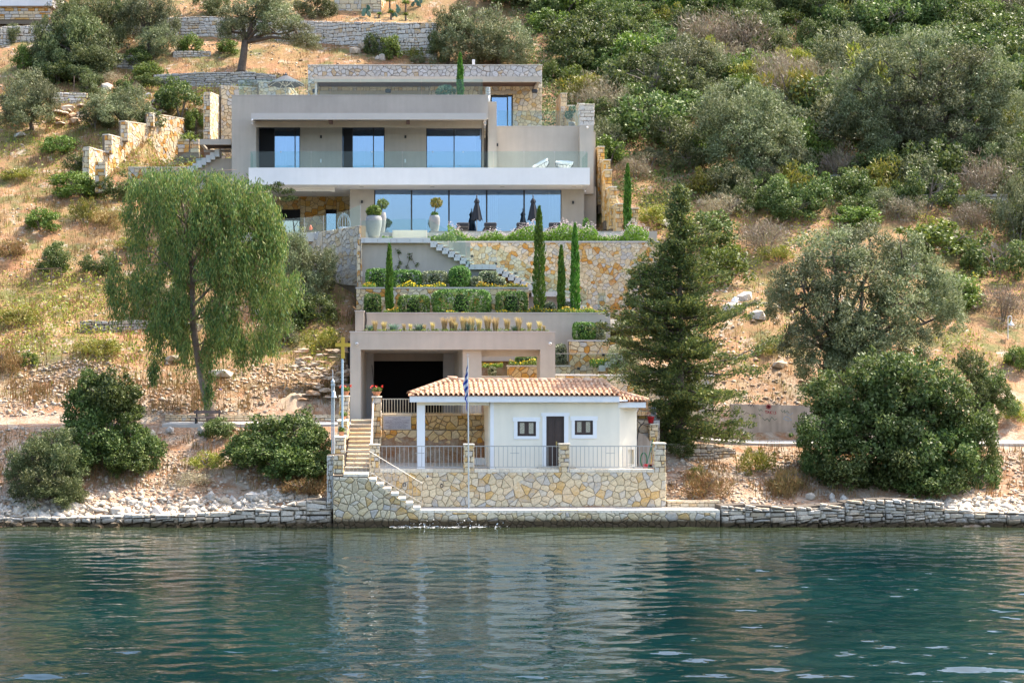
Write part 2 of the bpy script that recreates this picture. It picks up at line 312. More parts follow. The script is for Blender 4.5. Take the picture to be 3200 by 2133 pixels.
# ---------------------------------------------------------------- noise and terrain
def _hash(ix, iy, s):
    h = (ix.astype(np.int64)*374761393 + iy.astype(np.int64)*668265263 + s*974711) & 0x7fffffff
    h = ((h ^ (h >> 13))*1274126177) & 0x7fffffff
    return ((h ^ (h >> 16)) & 0xffff)/65535.0
def vnoise(x, y, s=0):
    x = np.asarray(x, float); y = np.asarray(y, float)
    ix = np.floor(x); iy = np.floor(y); fx = x-ix; fy = y-iy
    fx = fx*fx*(3-2*fx); fy = fy*fy*(3-2*fy)
    a = _hash(ix, iy, s); b = _hash(ix+1, iy, s); c = _hash(ix, iy+1, s); d = _hash(ix+1, iy+1, s)
    return (a*(1-fx)+b*fx)*(1-fy)+(c*(1-fx)+d*fx)*fy-0.5
PROF_Y = [50, 58.5, 60.2, 61.2, 67.0, 67.6, 69.7, 70.0, 72, 86, 100, 130, 175, 260, 420]
def sstep(t): t = np.clip(t, 0, 1); return t*t*(3-2*t)
def road_z(x): return 3.68-0.85*sstep((np.asarray(x, float)-6.0)/10.0)
def T(x, Y):
    x = np.asarray(x, float); Y = np.asarray(Y, float)
    rz = road_z(x)
    p = np.interp(Y, PROF_Y, [-5, -1.6, 0.05, 0.55, 3.64, 3.66, 3.66, 3.95, 5.0, 11.2, 19.3, 37.0, 64, 105, 150])
    # the road level falls to the right: pull the profile down there near the road and the bank below it
    w = np.interp(Y, [60.5, 67, 70.5, 80], [0, 1, 1, 0]); p = p-(3.68-rz)*w
    nz = 0.9*vnoise(x/9, Y/7, 1)*np.interp(Y, [71, 80], [0, 1]) + 0.42*vnoise(x/2.6, Y/2.2, 2)*np.interp(Y, [60, 62, 66, 67, 70, 72], [0.3, 0.9, 0.7, 0.08, 0.1, 1.0]) \
        + 0.17*vnoise(x/0.8, Y/0.7, 3)*np.interp(Y, [60, 61, 66.6, 67.2, 70, 71], [0.5, 1, 1, 0.15, 0.2, 1])
    # old terrace steps on the slope
    k = np.interp(Y, [71, 75], [0, 1]); p = p+k*0.35*vnoise(x/14, p/1.5, 5)
    z = p+nz
    # ground cut away for the villa, its garden and the chapel
    def cut(z, x0, x1, y0, y1, top, soft=0.6):
        inside = np.minimum(np.minimum(x-x0, x1-x), np.minimum(Y-y0, y1-Y)); t = sstep(inside/soft+0.5)
        return z*(1-t)+np.minimum(z, top)*t
    z = cut(z, -3.35, 16.5, 58.0, 61.1, -2.5, 0.2)
    z = cut(z, -3.35, 10.2, 61.1, 66.2, 1.9, 0.2)
    z = cut(z, -2.9, 11.0, 66.2, 76.45, 3.55, 0.15)
    z = cut(z, -2.75, 12.2, 76.4, 77.8, 7.4, 0.15); z = cut(z, -2.7, 3.0, 74.0, 80.6, 3.5, 0.2)
    z = cut(z, -2.75, 13.0, 77.8, 83.2, 8.6, 0.3)
    z = cut(z, -2.9, 13.2, 83.0, 86.0, 12.2, 0.4)
    z = cut(z, -10.6, 11.3, 86.3, 99.2, 12.9, 0.6)
    z = cut(z, -17.2, -10.4, 93.0, 108.0, 19.2, 1.2)
    z = cut(z, -8.8, 8.7, 98.6, 106.5, 21.6, 0.6)
    return z
def ground(x, Y): return float(T(np.array([x]), np.array([Y]))[0])
_HY = np.arange(60.3, 230, 0.12)
def hit(px, py):             # where the line of sight through that pixel meets the slope
    xs = (px-CX)*_HY/F; zs = HC-(py-CY)*_HY/F
    d = np.nonzero(zs <= T(xs, _HY))[0]
    Y = _HY[d[0]] if len(d) else 140.0
    x = (px-CX)*Y/F
    return Vector((x, Y, ground(x, Y)))

def grid_object(name, xs, ys, zf, mat):
    XX, YY = np.meshgrid(xs, ys); ZZ = zf(XX, YY); nx, ny = len(xs), len(ys)
    V = np.stack([XX, YY, ZZ], -1).reshape(-1, 3).astype(np.float32)
    i = np.arange(nx*ny).reshape(ny, nx)
    q = np.stack([i[:-1, :-1], i[:-1, 1:], i[1:, 1:], i[1:, :-1]], -1).reshape(-1, 4).astype(np.int32)
    m = bpy.data.meshes.new(name); m.vertices.add(len(V)); m.vertices.foreach_set('co', V.ravel())
    m.loops.add(q.size); m.loops.foreach_set('vertex_index', q.ravel())
    m.polygons.add(len(q)); m.polygons.foreach_set('loop_start', np.arange(0, q.size, 4, dtype=np.int32)); m.polygons.foreach_set('loop_total', np.full(len(q), 4, dtype=np.int32))
    m.update(calc_edges=True); m.shade_smooth()
    return link(name, m, mat)
def ground_material():
    m, n, l, b = new_mat('hillside_ground'); b.inputs['Roughness'].default_value = 0.95
    tc = n.new('ShaderNodeTexCoord')
    def noise(sc, det=8, rough=0.7, off=0):
        mp = n.new('ShaderNodeMapping'); mp.inputs['Location'].default_value = (off, off*0.7, off*1.3); l.new(tc.outputs['Object'], mp.inputs['Vector'])
        t = n.new('ShaderNodeTexNoise'); t.inputs['Scale'].default_value = sc; t.inputs['Detail'].default_value = det; t.inputs['Roughness'].default_value = rough; l.new(mp.outputs[0], t.inputs['Vector']); return t.outputs['Fac']
    def ramp(f, p0, p1, c0=(0, 0, 0), c1=(1, 1, 1)):
        r = n.new('ShaderNodeValToRGB'); r.color_ramp.elements[0].position = p0; r.color_ramp.elements[1].position = p1
        r.color_ramp.elements[0].color = rgba(c0); r.color_ramp.elements[1].color = rgba(c1); l.new(f, r.inputs[0]); return r.outputs[0]
    def mix(f, a, c):
        x = n.new('ShaderNodeMix'); x.data_type = 'RGBA'; l.new(f, x.inputs[0]); l.new(a, x.inputs[6]); l.new(c, x.inputs[7]); return x.outputs[2]
    straw = ramp(noise(1.6, off=3), 0.3, 0.7, (0.21, 0.115, 0.045), (0.33, 0.21, 0.085))
    soil = ramp(noise(2.3, off=9), 0.3, 0.7, (0.25, 0.105, 0.045), (0.38, 0.20, 0.10))
    weed = ramp(noise(3.1, off=5), 0.3, 0.7, (0.085, 0.09, 0.02), (0.18, 0.16, 0.045))
    pale = ramp(noise(6, off=11), 0.3, 0.7, (0.36, 0.27, 0.19), (0.56, 0.48, 0.38))
    c = mix(ramp(noise(0.30, off=1), 0.44, 0.60), straw, soil)
    c = mix(ramp(noise(0.42, off=17), 0.48, 0.60), c, weed)
    c = mix(ramp(noise(0.9, 10, 0.8, off=23), 0.55, 0.64), c, pale)
    # near the sea and beside the road the ground is bare rubble
    g = n.new('ShaderNodeNewGeometry'); sp = n.new('ShaderNodeSeparateXYZ'); l.new(g.outputs['Position'], sp.inputs[0])
    nn = noise(0.5, off=31); ad = n.new('ShaderNodeMath'); ad.operation = 'MULTIPLY_ADD'; ad.inputs[1].default_value = 5.0; l.new(nn, ad.inputs[0]); l.new(sp.outputs['Z'], ad.inputs[2])
    mr = n.new('ShaderNodeMapRange'); mr.inputs['From Min'].default_value = 6.6; mr.inputs['From Max'].default_value = 9.5; mr.inputs['To Min'].default_value = 0.8; mr.inputs['To Max'].default_value = 0; l.new(ad.outputs[0], mr.inputs['Value'])
    rub = mix(ramp(noise(1.1, 9, 0.75, off=41), 0.42, 0.60), soil, pale)
    c = mix(mr.outputs[0], c, rub)
    l.new(c, b.inputs['Base Color'])
    bp = n.new('ShaderNodeBump'); bp.inputs['Strength'].default_value = 0.9; bp.inputs['Distance'].default_value = 0.12
    l.new(noise(4.5, 10, 0.75), bp.inputs['Height']); l.new(bp.outputs[0], b.inputs['Normal'])
    return m
M['ground'] = ground_material()
xs = np.concatenate([np.arange(-420, -48, 12), np.arange(-48, 62, 0.33), np.arange(62, 430, 12)])
ys = np.concatenate([np.arange(57, 88, 0.3), np.arange(88, 140, 0.45), np.arange(140, 260, 4), np.arange(260, 420, 16)])
hill = grid_object('hillside', xs, ys, T, M['ground']); tag(hill, 'dry rocky hillside rising from the sea behind the villa', 'hillside', kind='structure')

# ---------------------------------------------------------------- sea
def sea_height(x, y):
    z = np.zeros_like(x); rs = np.random.RandomState(7)
    for k in range(46):
        wl_ = 0.55*(1.05**k) if k < 30 else 0.6+rs.rand()*0.8
        a = rs.normal(0, 0.55)+math.pi/2; kx, ky = math.cos(a)*2*math.pi/wl_, math.sin(a)*2*math.pi/wl_
        z += (0.0026 if wl_ < 1.5 else 0.0013)*wl_*np.sin(kx*x+ky*y+rs.rand()*6.28+1.6*vnoise(x/(wl_*3.5), y/(wl_*3.5), 60+k))
    calm = 0.5+0.9*(vnoise(x/11, y/4, 90)+0.5)
    return z*calm*np.interp(y, [16, 60], [1.25, 0.75])
def sea_material():
    m, n, l, b = new_mat('sea_water')
    tc = n.new('ShaderNodeTexCoord')
    b.inputs['Roughness'].default_value = 0.02; b.inputs['IOR'].default_value = 1.33
    t0 = n.new('ShaderNodeTexNoise'); t0.inputs['Scale'].default_value = 0.10; t0.inputs['Detail'].default_value = 3; l.new(tc.outputs['Object'], t0.inputs['Vector'])
    r0 = n.new('ShaderNodeValToRGB'); r0.color_ramp.elements[0].position = 0.35; r0.color_ramp.elements[1].position = 0.7
    r0.color_ramp.elements[0].color = (0.0005, 0.010, 0.013, 1); r0.color_ramp.elements[1].color = (0.0008, 0.021, 0.024, 1); l.new(t0.outputs['Fac'], r0.inputs[0])
    # shallow water over pale stones along the shore
    g = n.new('ShaderNodeNewGeometry'); sp = n.new('ShaderNodeSeparateXYZ'); l.new(g.outputs['Position'], sp.inputs[0])
    t1 = n.new('ShaderNodeTexNoise'); t1.inputs['Scale'].default_value = 0.7; t1.inputs['Detail'].default_value = 4; l.new(tc.outputs['Object'], t1.inputs['Vector'])
    ad = n.new('ShaderNodeMath'); ad.operation = 'MULTIPLY_ADD'; ad.inputs[1].default_value = 3.0; l.new(t1.outputs['Fac'], ad.inputs[0]); l.new(sp.outputs['Y'], ad.inputs[2])
    mr = n.new('ShaderNodeMapRange'); mr.inputs['From Min'].default_value = 52.0; mr.inputs['From Max'].default_value = 62.3; mr.inputs['To Min'].default_value = 0; mr.inputs['To Max'].default_value = 0.85; mr.interpolation_type = 'SMOOTHSTEP'; l.new(ad.outputs[0], mr.inputs['Value'])
    mx = n.new('ShaderNodeMix'); mx.data_type = 'RGBA'; l.new(mr.outputs[0], mx.inputs[0]); l.new(r0.outputs[0], mx.inputs[6]); mx.inputs[7].default_value = (0.03, 0.036, 0.016, 1)
    l.new(mx.outputs[2], b.inputs['Base Color'])
    mp = n.new('ShaderNodeMapping'); mp.inputs['Scale'].default_value = (1.0, 1.7, 1.0); l.new(tc.outputs['Object'], mp.inputs['Vector'])
    t2 = n.new('ShaderNodeTexNoise'); t2.inputs['Scale'].default_value = 2.4; t2.inputs['Detail'].default_value = 1.5; t2.inputs['Roughness'].default_value = 0.55; l.new(mp.outputs[0], t2.inputs['Vector'])
    bp = n.new('ShaderNodeBump'); bp.inputs['Strength'].default_value = 0.35; bp.inputs['Distance'].default_value = 0.04; l.new(t2.outputs['Fac'], bp.inputs['Height']); l.new(bp.outputs[0], b.inputs['Normal'])
    return m
M['sea'] = sea_material()
def sea_z(x, y):
    e = np.clip(np.minimum(np.minimum(x+36, 46-x), y-13)/4.0, 0, 1); return sea_height(x, y)*e
xs = np.concatenate([[-2500, -400, -90], np.arange(-36, 46.01, 0.17), [95, 400, 2500]]); ys = np.concatenate([[-4000, -600, -60, 0], np.arange(13, 62.6, 0.13)])
sea = grid_object('sea', xs, ys, sea_z, M['sea']); tag(sea, 'rippled teal sea in front of the quay', 'sea', kind='structure')

# ---------------------------------------------------------------- stone masonry
rng = random.Random(11)
def clip(poly, a, b, c):     # keep a*u+b*v <= c
    out = []; n = len(poly)
    for i in range(n):
        p, q = poly[i], poly[(i+1) % n]; dp = a*p[0]+b*p[1]-c; dq = a*q[0]+b*q[1]-c
        if dp <= 0: out.append(p)
        if (dp < 0 < dq) or (dq < 0 < dp):
            t = dp/(dp-dq); out.append((p[0]+(q[0]-p[0])*t, p[1]+(q[1]-p[1])*t))
    return out
def area(p): return 0.5*abs(sum(p[i][0]*p[(i+1) % len(p)][1]-p[(i+1) % len(p)][0]*p[i][1] for i in range(len(p))))
def tidy(p, eps):
    out = []
    for q in p:
        if not out or math.hypot(q[0]-out[-1][0], q[1]-out[-1][1]) > eps: out.append(q)
    if len(out) > 2 and math.hypot(out[0][0]-out[-1][0], out[0][1]-out[-1][1]) <= eps: out.pop()
    return out
def half_planes(region):
    s = sum(region[i][0]*region[(i+1) % len(region)][1]-region[(i+1) % len(region)][0]*region[i][1] for i in range(len(region)))
    if s < 0: region = region[::-1]
    hp = []
    for i in range(len(region)):
        p, q = region[i], region[(i+1) % len(region)]; dx, dy = q[0]-p[0], q[1]-p[1]; L = math.hypot(dx, dy)
        if L < 1e-6: continue
        a, b = dy/L, -dx/L; hp.append((a, b, a*p[0]+b*p[1]))
    return hp
def random_stones(region, cell, gap, asp=1.25, jit=0.47, drop=0.24):
    cell *= 0.88
    """irregular polygonal masonry that fills a convex region"""
    us = [p[0] for p in region]; vs = [p[1] for p in region]; cu, cv = cell*asp, cell
    u0, v0 = min(us), min(vs); nu, nv = int((max(us)-u0)/cu)+3, int((max(vs)-v0)/cv)+3
    S = {}
    for i in range(-1, nu):
        for j in range(-1, nv):
            if rng.random() < drop: continue
            S[(i, j)] = (u0+(i+0.5+0.5*(j % 2)+rng.uniform(-jit, jit))*cu, v0+(j+0.5+rng.uniform(-jit, jit))*cv)
    hp = half_planes(region); out = []
    for (i, j), s in S.items():
        r = 2.4*cell*asp; poly = [(s[0]-r, s[1]-r), (s[0]+r, s[1]-r), (s[0]+r, s[1]+r), (s[0]-r, s[1]+r)]
        for a, b, c in hp:
            poly = clip(poly, a, b, c-gap*0.5)
            if len(poly) < 3: break
        if len(poly) < 3: continue
        for di in range(-2, 3):
            for dj in range(-2, 3):
                t = S.get((i+di, j+dj))
                if t is None or (di == 0 and dj == 0): continue
                dx, dy = t[0]-s[0], t[1]-s[1]; L = math.hypot(dx, dy)
                if L < 1e-4: continue
                a, b = dx/L, dy/L
                poly = clip(poly, a, b, a*(s[0]+t[0])/2+b*(s[1]+t[1])/2-gap*0.5)
                if len(poly) < 3: break
            if len(poly) < 3: break
        if len(poly) < 3: continue
        poly = tidy(poly, 0.03*cell+0.004)
        if len(poly) >= 3 and area(poly) > 0.03*cell*cell: out.append(poly)
    return out
def coursed_stones(region, ch, lw, gap, wob=0.12, warp=0.0):
    """rows of roughly squared stones inside a convex region; ch course height, lw stone length"""
    us = [p[0] for p in region]; vs = [p[1] for p in region]; u0, u1, v0, v1 = min(us), max(us), min(vs), max(vs)
    hp = half_planes(region); out = []; v = v0
    while v < v1-0.02:
        h = ch*rng.uniform(0.62, 1.35); u = u0-rng.random()*lw; 
        if v+h > v1-0.3*ch: h = v1-v
        while u < u1:
            w = lw*rng.uniform(0.45, 1.6); split = 2 if (h > ch*1.05 and rng.random() < 0.22) else 1
            for k in range(split):
                a0, a1 = v+h*k/split, v+h*(k+1)/split
                wb = lambda s: rng.uniform(-1, 1)*wob*s
                p = [(u+wb(h), a0+abs(wb(h))*0.5), (u+w*0.5, a0+wb(h)*0.3), (u+w+wb(h), a0+abs(wb(h))*0.5), (u+w+wb(h)*0.5, (a0+a1)/2), (u+w+wb(h)*1.2, a1-abs(wb(h))), (u+w*0.45, a1+wb(h)*0.35), (u+wb(h), a1-abs(wb(h))), (u+wb(h)*0.5, (a0+a1)/2)]
                cx = sum(q[0] for q in p)/8; cy = sum(q[1] for q in p)/8
                hw, hh = w/2, (a1-a0)/2
                p = [(cx+(q[0]-cx)*max(0.2, 1-gap*0.5/hw), cy+(q[1]-cy)*max(0.2, 1-gap*0.5/hh)) for q in p]
                if warp > 0:
                    uu = np.array([q[0] for q in p]); vv = np.array([q[1] for q in p]); dv = warp*vnoise(uu/0.8+region[0][0], vv/0.45, 8)*2+rng.uniform(-.2, .2)*warp; p = [(q[0], q[1]+float(e)) for q, e in zip(p, dv)]
                for a, b, c in hp:
                    p = clip(p, a, b, c-gap*0.5+(warp if b > 0.3 else 0))
                    if len(p) < 3: break
                if len(p) >= 3:
                    p = tidy(p, 0.012)
                    if len(p) >= 3 and area(p) > 0.06*ch*lw: out.append(p)
            u += w
        v += h
    return out
def stone_solid(poly, O, U, V, N, d0, d1, bev):
    n = len(poly); cx = sum(p[0] for p in poly)/n; cy = sum(p[1] for p in poly)/n
    tx, ty = rng.uniform(-0.10, 0.10), rng.uniform(-0.10, 0.10); dd = d1*rng.uniform(0.55, 1.25)
    if sum(poly[i][0]*poly[(i+1) % n][1]-poly[(i+1) % n][0]*poly[i][1] for i in range(n)) < 0: poly = poly[::-1]
    rr = math.sqrt(area(poly)); k = 1-min(0.45, bev/rr*2.2)
    vs = []
    for p in poly: vs.append(O+U*p[0]+V*p[1]+N*d0)
    for p in poly: vs.append(O+U*p[0]+V*p[1]+N*(dd*0.55))
    for p in poly:
        u, v = cx+(p[0]-cx)*k, cy+(p[1]-cy)*k
        vs.append(O+U*u+V*v+N*(dd+(u-cx)*tx+(v-cy)*ty))
    fs = []
    for i in range(n):
        j = (i+1) % n; fs.append((i, j, n+j, n+i)); fs.append((n+i, n+j, 2*n+j, 2*n+i))
    fs.append(tuple(2*n+i for i in range(n)))
    if U.cross(V).dot(N) < 0: fs = [f[::-1] for f in fs]
    return vs, fs
class Masonry:
    """stones of one wall: the largest 300 become parts of their own, the rest one joined part"""
    def __init__(s, parent, mat, name='stone', most=300): s.p = parent; s.m = mat; s.n = name; s.list = []; s.most = most
    def face(s, polys, O, U, N, d=0.035, bev=0.02, V=None, d0=-0.03):
        U = Vector(U).normalized(); N = Vector(N).normalized(); V = Vector(V) if V is not None else Vector((0, 0, 1)); O = Vector(O)
        for p in polys: s.list.append((area(p), *stone_solid(p, O, U, V, N, d0, d, bev)))
    def done(s):
        s.list.sort(key=lambda t: -t[0]); b = base_of(s.p); rest = MB()
        for i, (a, vs, fs) in enumerate(s.list):
            if i < s.most:
                c = sum(vs, Vector())/len(vs)
                o = link(s.n, mesh_of(s.n, [v-c for v in vs], fs), s.m, s.p); o.location = c-b
            else: rest.add(vs, fs)
        if rest.v: rest.build('small_stones', s.m, s.p, kind='stuff')
def rect(w, h, u=0.0, v=0.0): return [(u, v), (u+w, v), (u+w, v+h), (u, v+h)]
def row_blocks(ms, O, U, N, length, h, lw, depth, gap=0.012, over=0.03):
    """a row of coping blocks along a wall top: O the left front bottom corner"""
    U = Vector(U).normalized(); N = Vector(N).normalized(); O = Vector(O); u = 0; V = Vector((0, 0, 1))
    while u < length-0.02:
        w = min(length-u, lw*rng.uniform(0.7, 1.35))
        if length-u-w < 0.15: w = length-u
        j = [rng.uniform(-0.012, 0.012) for _ in range(4)]; a, b2 = u+gap/2, u+w-gap/2
        f = over+j[0]; top = h+j[1]*0.6
        p = [O+U*a+N*f, O+U*b2+N*(f+j[2]*0.5), O+U*b2-N*depth, O+U*a-N*depth]
        q = [x+V*top for x in p]; q[0] -= N*0.012; q[1] -= N*0.012
        fs = [(0, 3, 2, 1), (4, 5, 6, 7), (0, 1, 5, 4), (1, 2, 6, 5), (2, 3, 7, 6), (3, 0, 4, 7)]
        if U.cross(V).dot(N) < 0: fs = [x[::-1] for x in fs]
        ms.list.append(((b2-a)*h, p+q, fs)); u += w
# ================================================================ quay, chapel terrace, chapel
FR = (0, -1, 0); RT = (1, 0, 0)
YQ, YT = 60.0, 61.25
zq = Z(1592, YQ); zt = Z(1466, YT)
# --- quay
xq0, xq1 = X(1306, YQ), X(2250, YQ)
quay = thing('quay', 'low stone quay with pale coping at the water line', 'quay', (5, YQ+0.6, 0))
MB().box(xq0-0.9, xq1, YQ+0.02, YT+0.12, -1.2, zq-0.11).build('core', M['mortar_dark'], quay)
ms = Masonry(quay, M['honey_wet'])
ms.face(random_stones(rect(xq1-xq0, zq-0.11+0.5), 0.22, 0.016, 1.3), (xq0, YQ, -0.5), RT, FR, 0.05, 0.035); ms.done()
ms = Masonry(quay, M['coping'], 'coping_stone'); row_blocks(ms, (xq0+0.02, YQ, zq-0.11), RT, FR, xq1-xq0-0.02, 0.10, 0.62, 0.35); ms.done()
MB().box(xq0, xq1, YQ+0.36, YT-0.01, zq-0.11, zq-0.012).build('paving', M['concrete'], quay)
# --- quay annex on the right: a low brick-like kerb on the walk
xk0, xk1 = X(2081, YT), X(2250, YT)
kerb = thing('stone_kerb', 'low kerb of squared pale blocks on the quay right of the terrace wall', 'kerb', ((xk0+xk1)/2, YT, zq))
MB().box(xk0+0.05, xk1, YT+0.03, YT+0.5, zq-0.02, Z(1566, YT)-0.02).build('core', M['mortar'], kerb)
ms = Masonry(kerb, M['step_stone'], 'block'); ms.face(coursed_stones(rect(xk1-xk0-0.05, Z(1566, YT)-zq), 0.11, 0.32, 0.02, 0.04), (xk0+0.05, YT, zq), RT, FR, 0.03, 0.01)
row_blocks(ms, (xk0+0.05, YT, Z(1566, YT)-0.02), RT, FR, xk1-xk0-0.05, 0.05, 0.4, 0.45); ms.done()
# --- terrace retaining wall
xt0, xt1 = X(1155, YT), X(2081, YT)
twall = thing('terrace_wall', 'cream random stone retaining wall below the chapel railing', 'wall', ((xt0+xt1)/2, YT, zq))
MB().box(xt0, xt1, YT+0.03, YT+0.75, zq-0.6, zt-0.11).build('core', M['mortar'], twall)
ms = Masonry(twall, M['cream']); ms.face(random_stones(rect(xt1-xt0, zt-0.11-zq), 0.24, 0.013, 1.3), (xt0, YT, zq), RT, FR, 0.045, 0.012)
ms.face(coursed_stones(rect(0.7, zt-0.11-zq), 0.22, 0.35, 0.02, 0.05), (xt1, YT+0.03, zq), (0, 1, 0), (1, 0, 0), 0.03, 0.02); ms.done()
ms = Masonry(twall, M['coping'], 'coping_stone')
for a, b in ((1187, 1449), (1482, 1747), (1781, 2045)): row_blocks(ms, (X(a, YT), YT, zt-0.11), RT, FR, X(b, YT)-X(a, YT), 0.11, 0.55, 0.5)
ms.done()
for px, py in ((1264, 1509), (1380, 1512)):
    c = P(px, py, YT-0.06); mb = MB(); mb.tube([c+Vector((0.055*math.cos(a), 0, 0.075*math.sin(a)-0.06)) for a in np.linspace(0, 6.283, 13)], 0.014, 5, False); mb.box(c.x-0.03, c.x+0.03, c.y, YT, c.z-0.02, c.z+0.03); mb.build('mooring_ring', M['black'], twall)
c = P(1336, 1488, YT-0.05); mb = MB(); mb.tube([c+Vector((0, 0.06, 0)), c], 0.055, 12); mb.build('wall_lamp', M['white'], twall)
mb = MB(); mb.tube([c, c-Vector((0, 0.006, 0))], 0.034, 10); mb.build('wall_lamp_lens', M['black'], twall)
# --- terrace floor
floor = MB().box(X(1155, YT)+0.05, X(2081, YT)-0.05, YT+0.5, 66.6, 1.75, zt-0.05).build('terrace_floor', M['concrete'])
tag(floor, 'concrete floor of the chapel terrace', 'floor', kind='structure')
# --- stone stair block down to the quay (left)
xb0 = X(1041, YQ); zb = Z(1480, YQ); stops = [(1073, 1480)]
block = thing('quay_stair', 'grey-jointed stone stair block going down right to the quay', 'stair', (X(1170, YQ), YQ+0.6, 0))
sx = [1152+i*(1313-1152)/7 for i in range(8)]; sz = [zb-(zb-zq)*i/7.5 for i in range(8)]
poly = [(xb0, YQ+0.03, -1.0), (X(1313, YQ), YQ+0.03, -1.0), (X(1313, YQ), YQ+0.03, zq-0.05)]
prof = []
for i in range(7, 0, -1): prof += [(X(sx[i], YQ), sz[i]), (X(sx[i-1], YQ), sz[i])]
prof += [(X(sx[0], YQ), zb), (xb0, zb)]
mb = MB(); lastx = X(sx[0], YQ); mb.box(xb0, lastx, YQ+0.03, YT+0.2, -1.0, zb-0.10)
for i in range(1, 8): mb.box(X(sx[i-1], YQ), X(sx[i], YQ), YQ+0.03, YT+0.02, -1.0, sz[i]-0.10)
mb.build('core', M['mortar_dark'], block)
W = X(1313, YQ)-xb0
ms = Masonry(block, M['honey_wet'])
reg = [(0, -0.5), (W-0.05, -0.5), (W-0.05, zq-0.1), (lastx-xb0, zb-0.12), (0, zb-0.12)]
ms.face(random_stones(reg, 0.225, 0.018, 1.25), (xb0, YQ, 0), RT, FR, 0.05, 0.035)
for i in range(1, 8):   # the triangles under each tread
    a, b = X(sx[i-1], YQ)-xb0, X(sx[i], YQ)-xb0; top = sz[i]-0.10
    la = zb-0.12+(zq-0.1-zb+0.12)*(a-(lastx-xb0))/(W-0.05-(lastx-xb0)); lb = zb-0.12+(zq-0.1-zb+0.12)*(b-(lastx-xb0))/(W-0.05-(lastx-xb0))
    if top > lb+0.03: ms.face([[(a+0.02, min(la, top-0.02)+0.01), (b-0.01, lb+0.01), (b-0.01, top-0.01), (a+0.02, top-0.01)]], (xb0, YQ, 0), RT, FR, 0.04, 0.015)
ms.done()
ms = Masonry(block, M['coping'], 'tread')
row_blocks(ms, (X(1073, YQ), YQ, zb-0.10), RT, FR, lastx-X(1073, YQ), 0.10, 0.5, 1.2)
for i in range(1, 8): row_blocks(ms, (X(sx[i-1], YQ)+0.005, YQ, sz[i]-0.10), RT, FR, X(sx[i], YQ)-X(sx[i-1], YQ)+0.02, 0.10, 2.0, 1.2)
ms.done()
# --- parapet piers at the left of the block
def stone_pier(name, label, px0, px1, py0, py1, Y, depth, mat='cream', cap=True, group=None, cell=0.2, cpl=0.06):
    x0, x1, z1, z0 = X(px0, Y), X(px1, Y), Z(py0, Y), Z(py1, Y)
    t = thing(name, label, 'pillar', ((x0+x1)/2, Y+depth/2, z0), group)
    MB().box(x0+0.02, x1-0.02, Y+0.03, Y+depth-0.02, z0-0.05, z1-cpl*0.9).build('core', M['mortar'], t)
    ms = Masonry(t, M[mat]); w, h = x1-x0, z1-z0-cpl
    ms.face(coursed_stones(rect(w, h), cell, w*0.55, 0.022, 0.10), (x0, Y+0.02, z0), RT, FR, 0.02, 0.014)
    ms.face(coursed_stones(rect(depth, h), cell, depth*0.6, 0.022, 0.08), (x1-0.01, Y, z0), (0, 1, 0), (1, 0, 0), 0.02, 0.014)
    ms.face(coursed_stones(rect(depth, h), cell, depth*0.6, 0.022, 0.08), (x0+0.01, Y, z0), (0, 1, 0), (-1, 0, 0), 0.02, 0.014); ms.done()
    if cap: MB().box(x0-0.03, x1+0.03, Y-0.03, Y+depth+0.03, z1-cpl, z1).build('cap', M['coping'], t, bevel=0.012)
    return t
stone_pier('parapet_pier', 'narrow pier of small pale stones at the far left of the stair block', 1022, 1041, 1417, 1590, YQ+0.25, 0.5, 'white_stone', False)
stone_pier('parapet_pier', 'square cream pier standing on the left end of the stair block', 1042, 1073, 1417, 1478, YQ+0.03, 0.5, 'cream', False)
stone_pier('parapet_pier', 'lowest step of the parapet left of the upper stairs', 1046, 1077, 1364, 1416, 61.6, 1.2, 'cream')
stone_pier('parapet_pier', 'middle step of the parapet with a small flowerpot', 1055, 1085, 1313, 1372, 63.2, 1.5, 'cream')
stone_pier('parapet_pier', 'tall top pillar of the parapet left of the upper stairs', 1060, 1090, 1236, 1330, 65.2, 0.5, 'honey')
YP = YT-0.02
PIL = [(1155, 1186, 1387, 'at the foot of the upper stairs'), (1450, 1481, 1386, 'behind the flagpole'), (1748, 1780, 1385, 'in front of the chapel door'), (2046, 2080, 1383, 'at the right end of the terrace')]
for a, b, t_, w in PIL: stone_pier('terrace_pillar', 'stone railing pillar '+w, a, b, t_, 1476, YP-0.02, 0.42, 'cream', group='railing pillars of the chapel terrace')
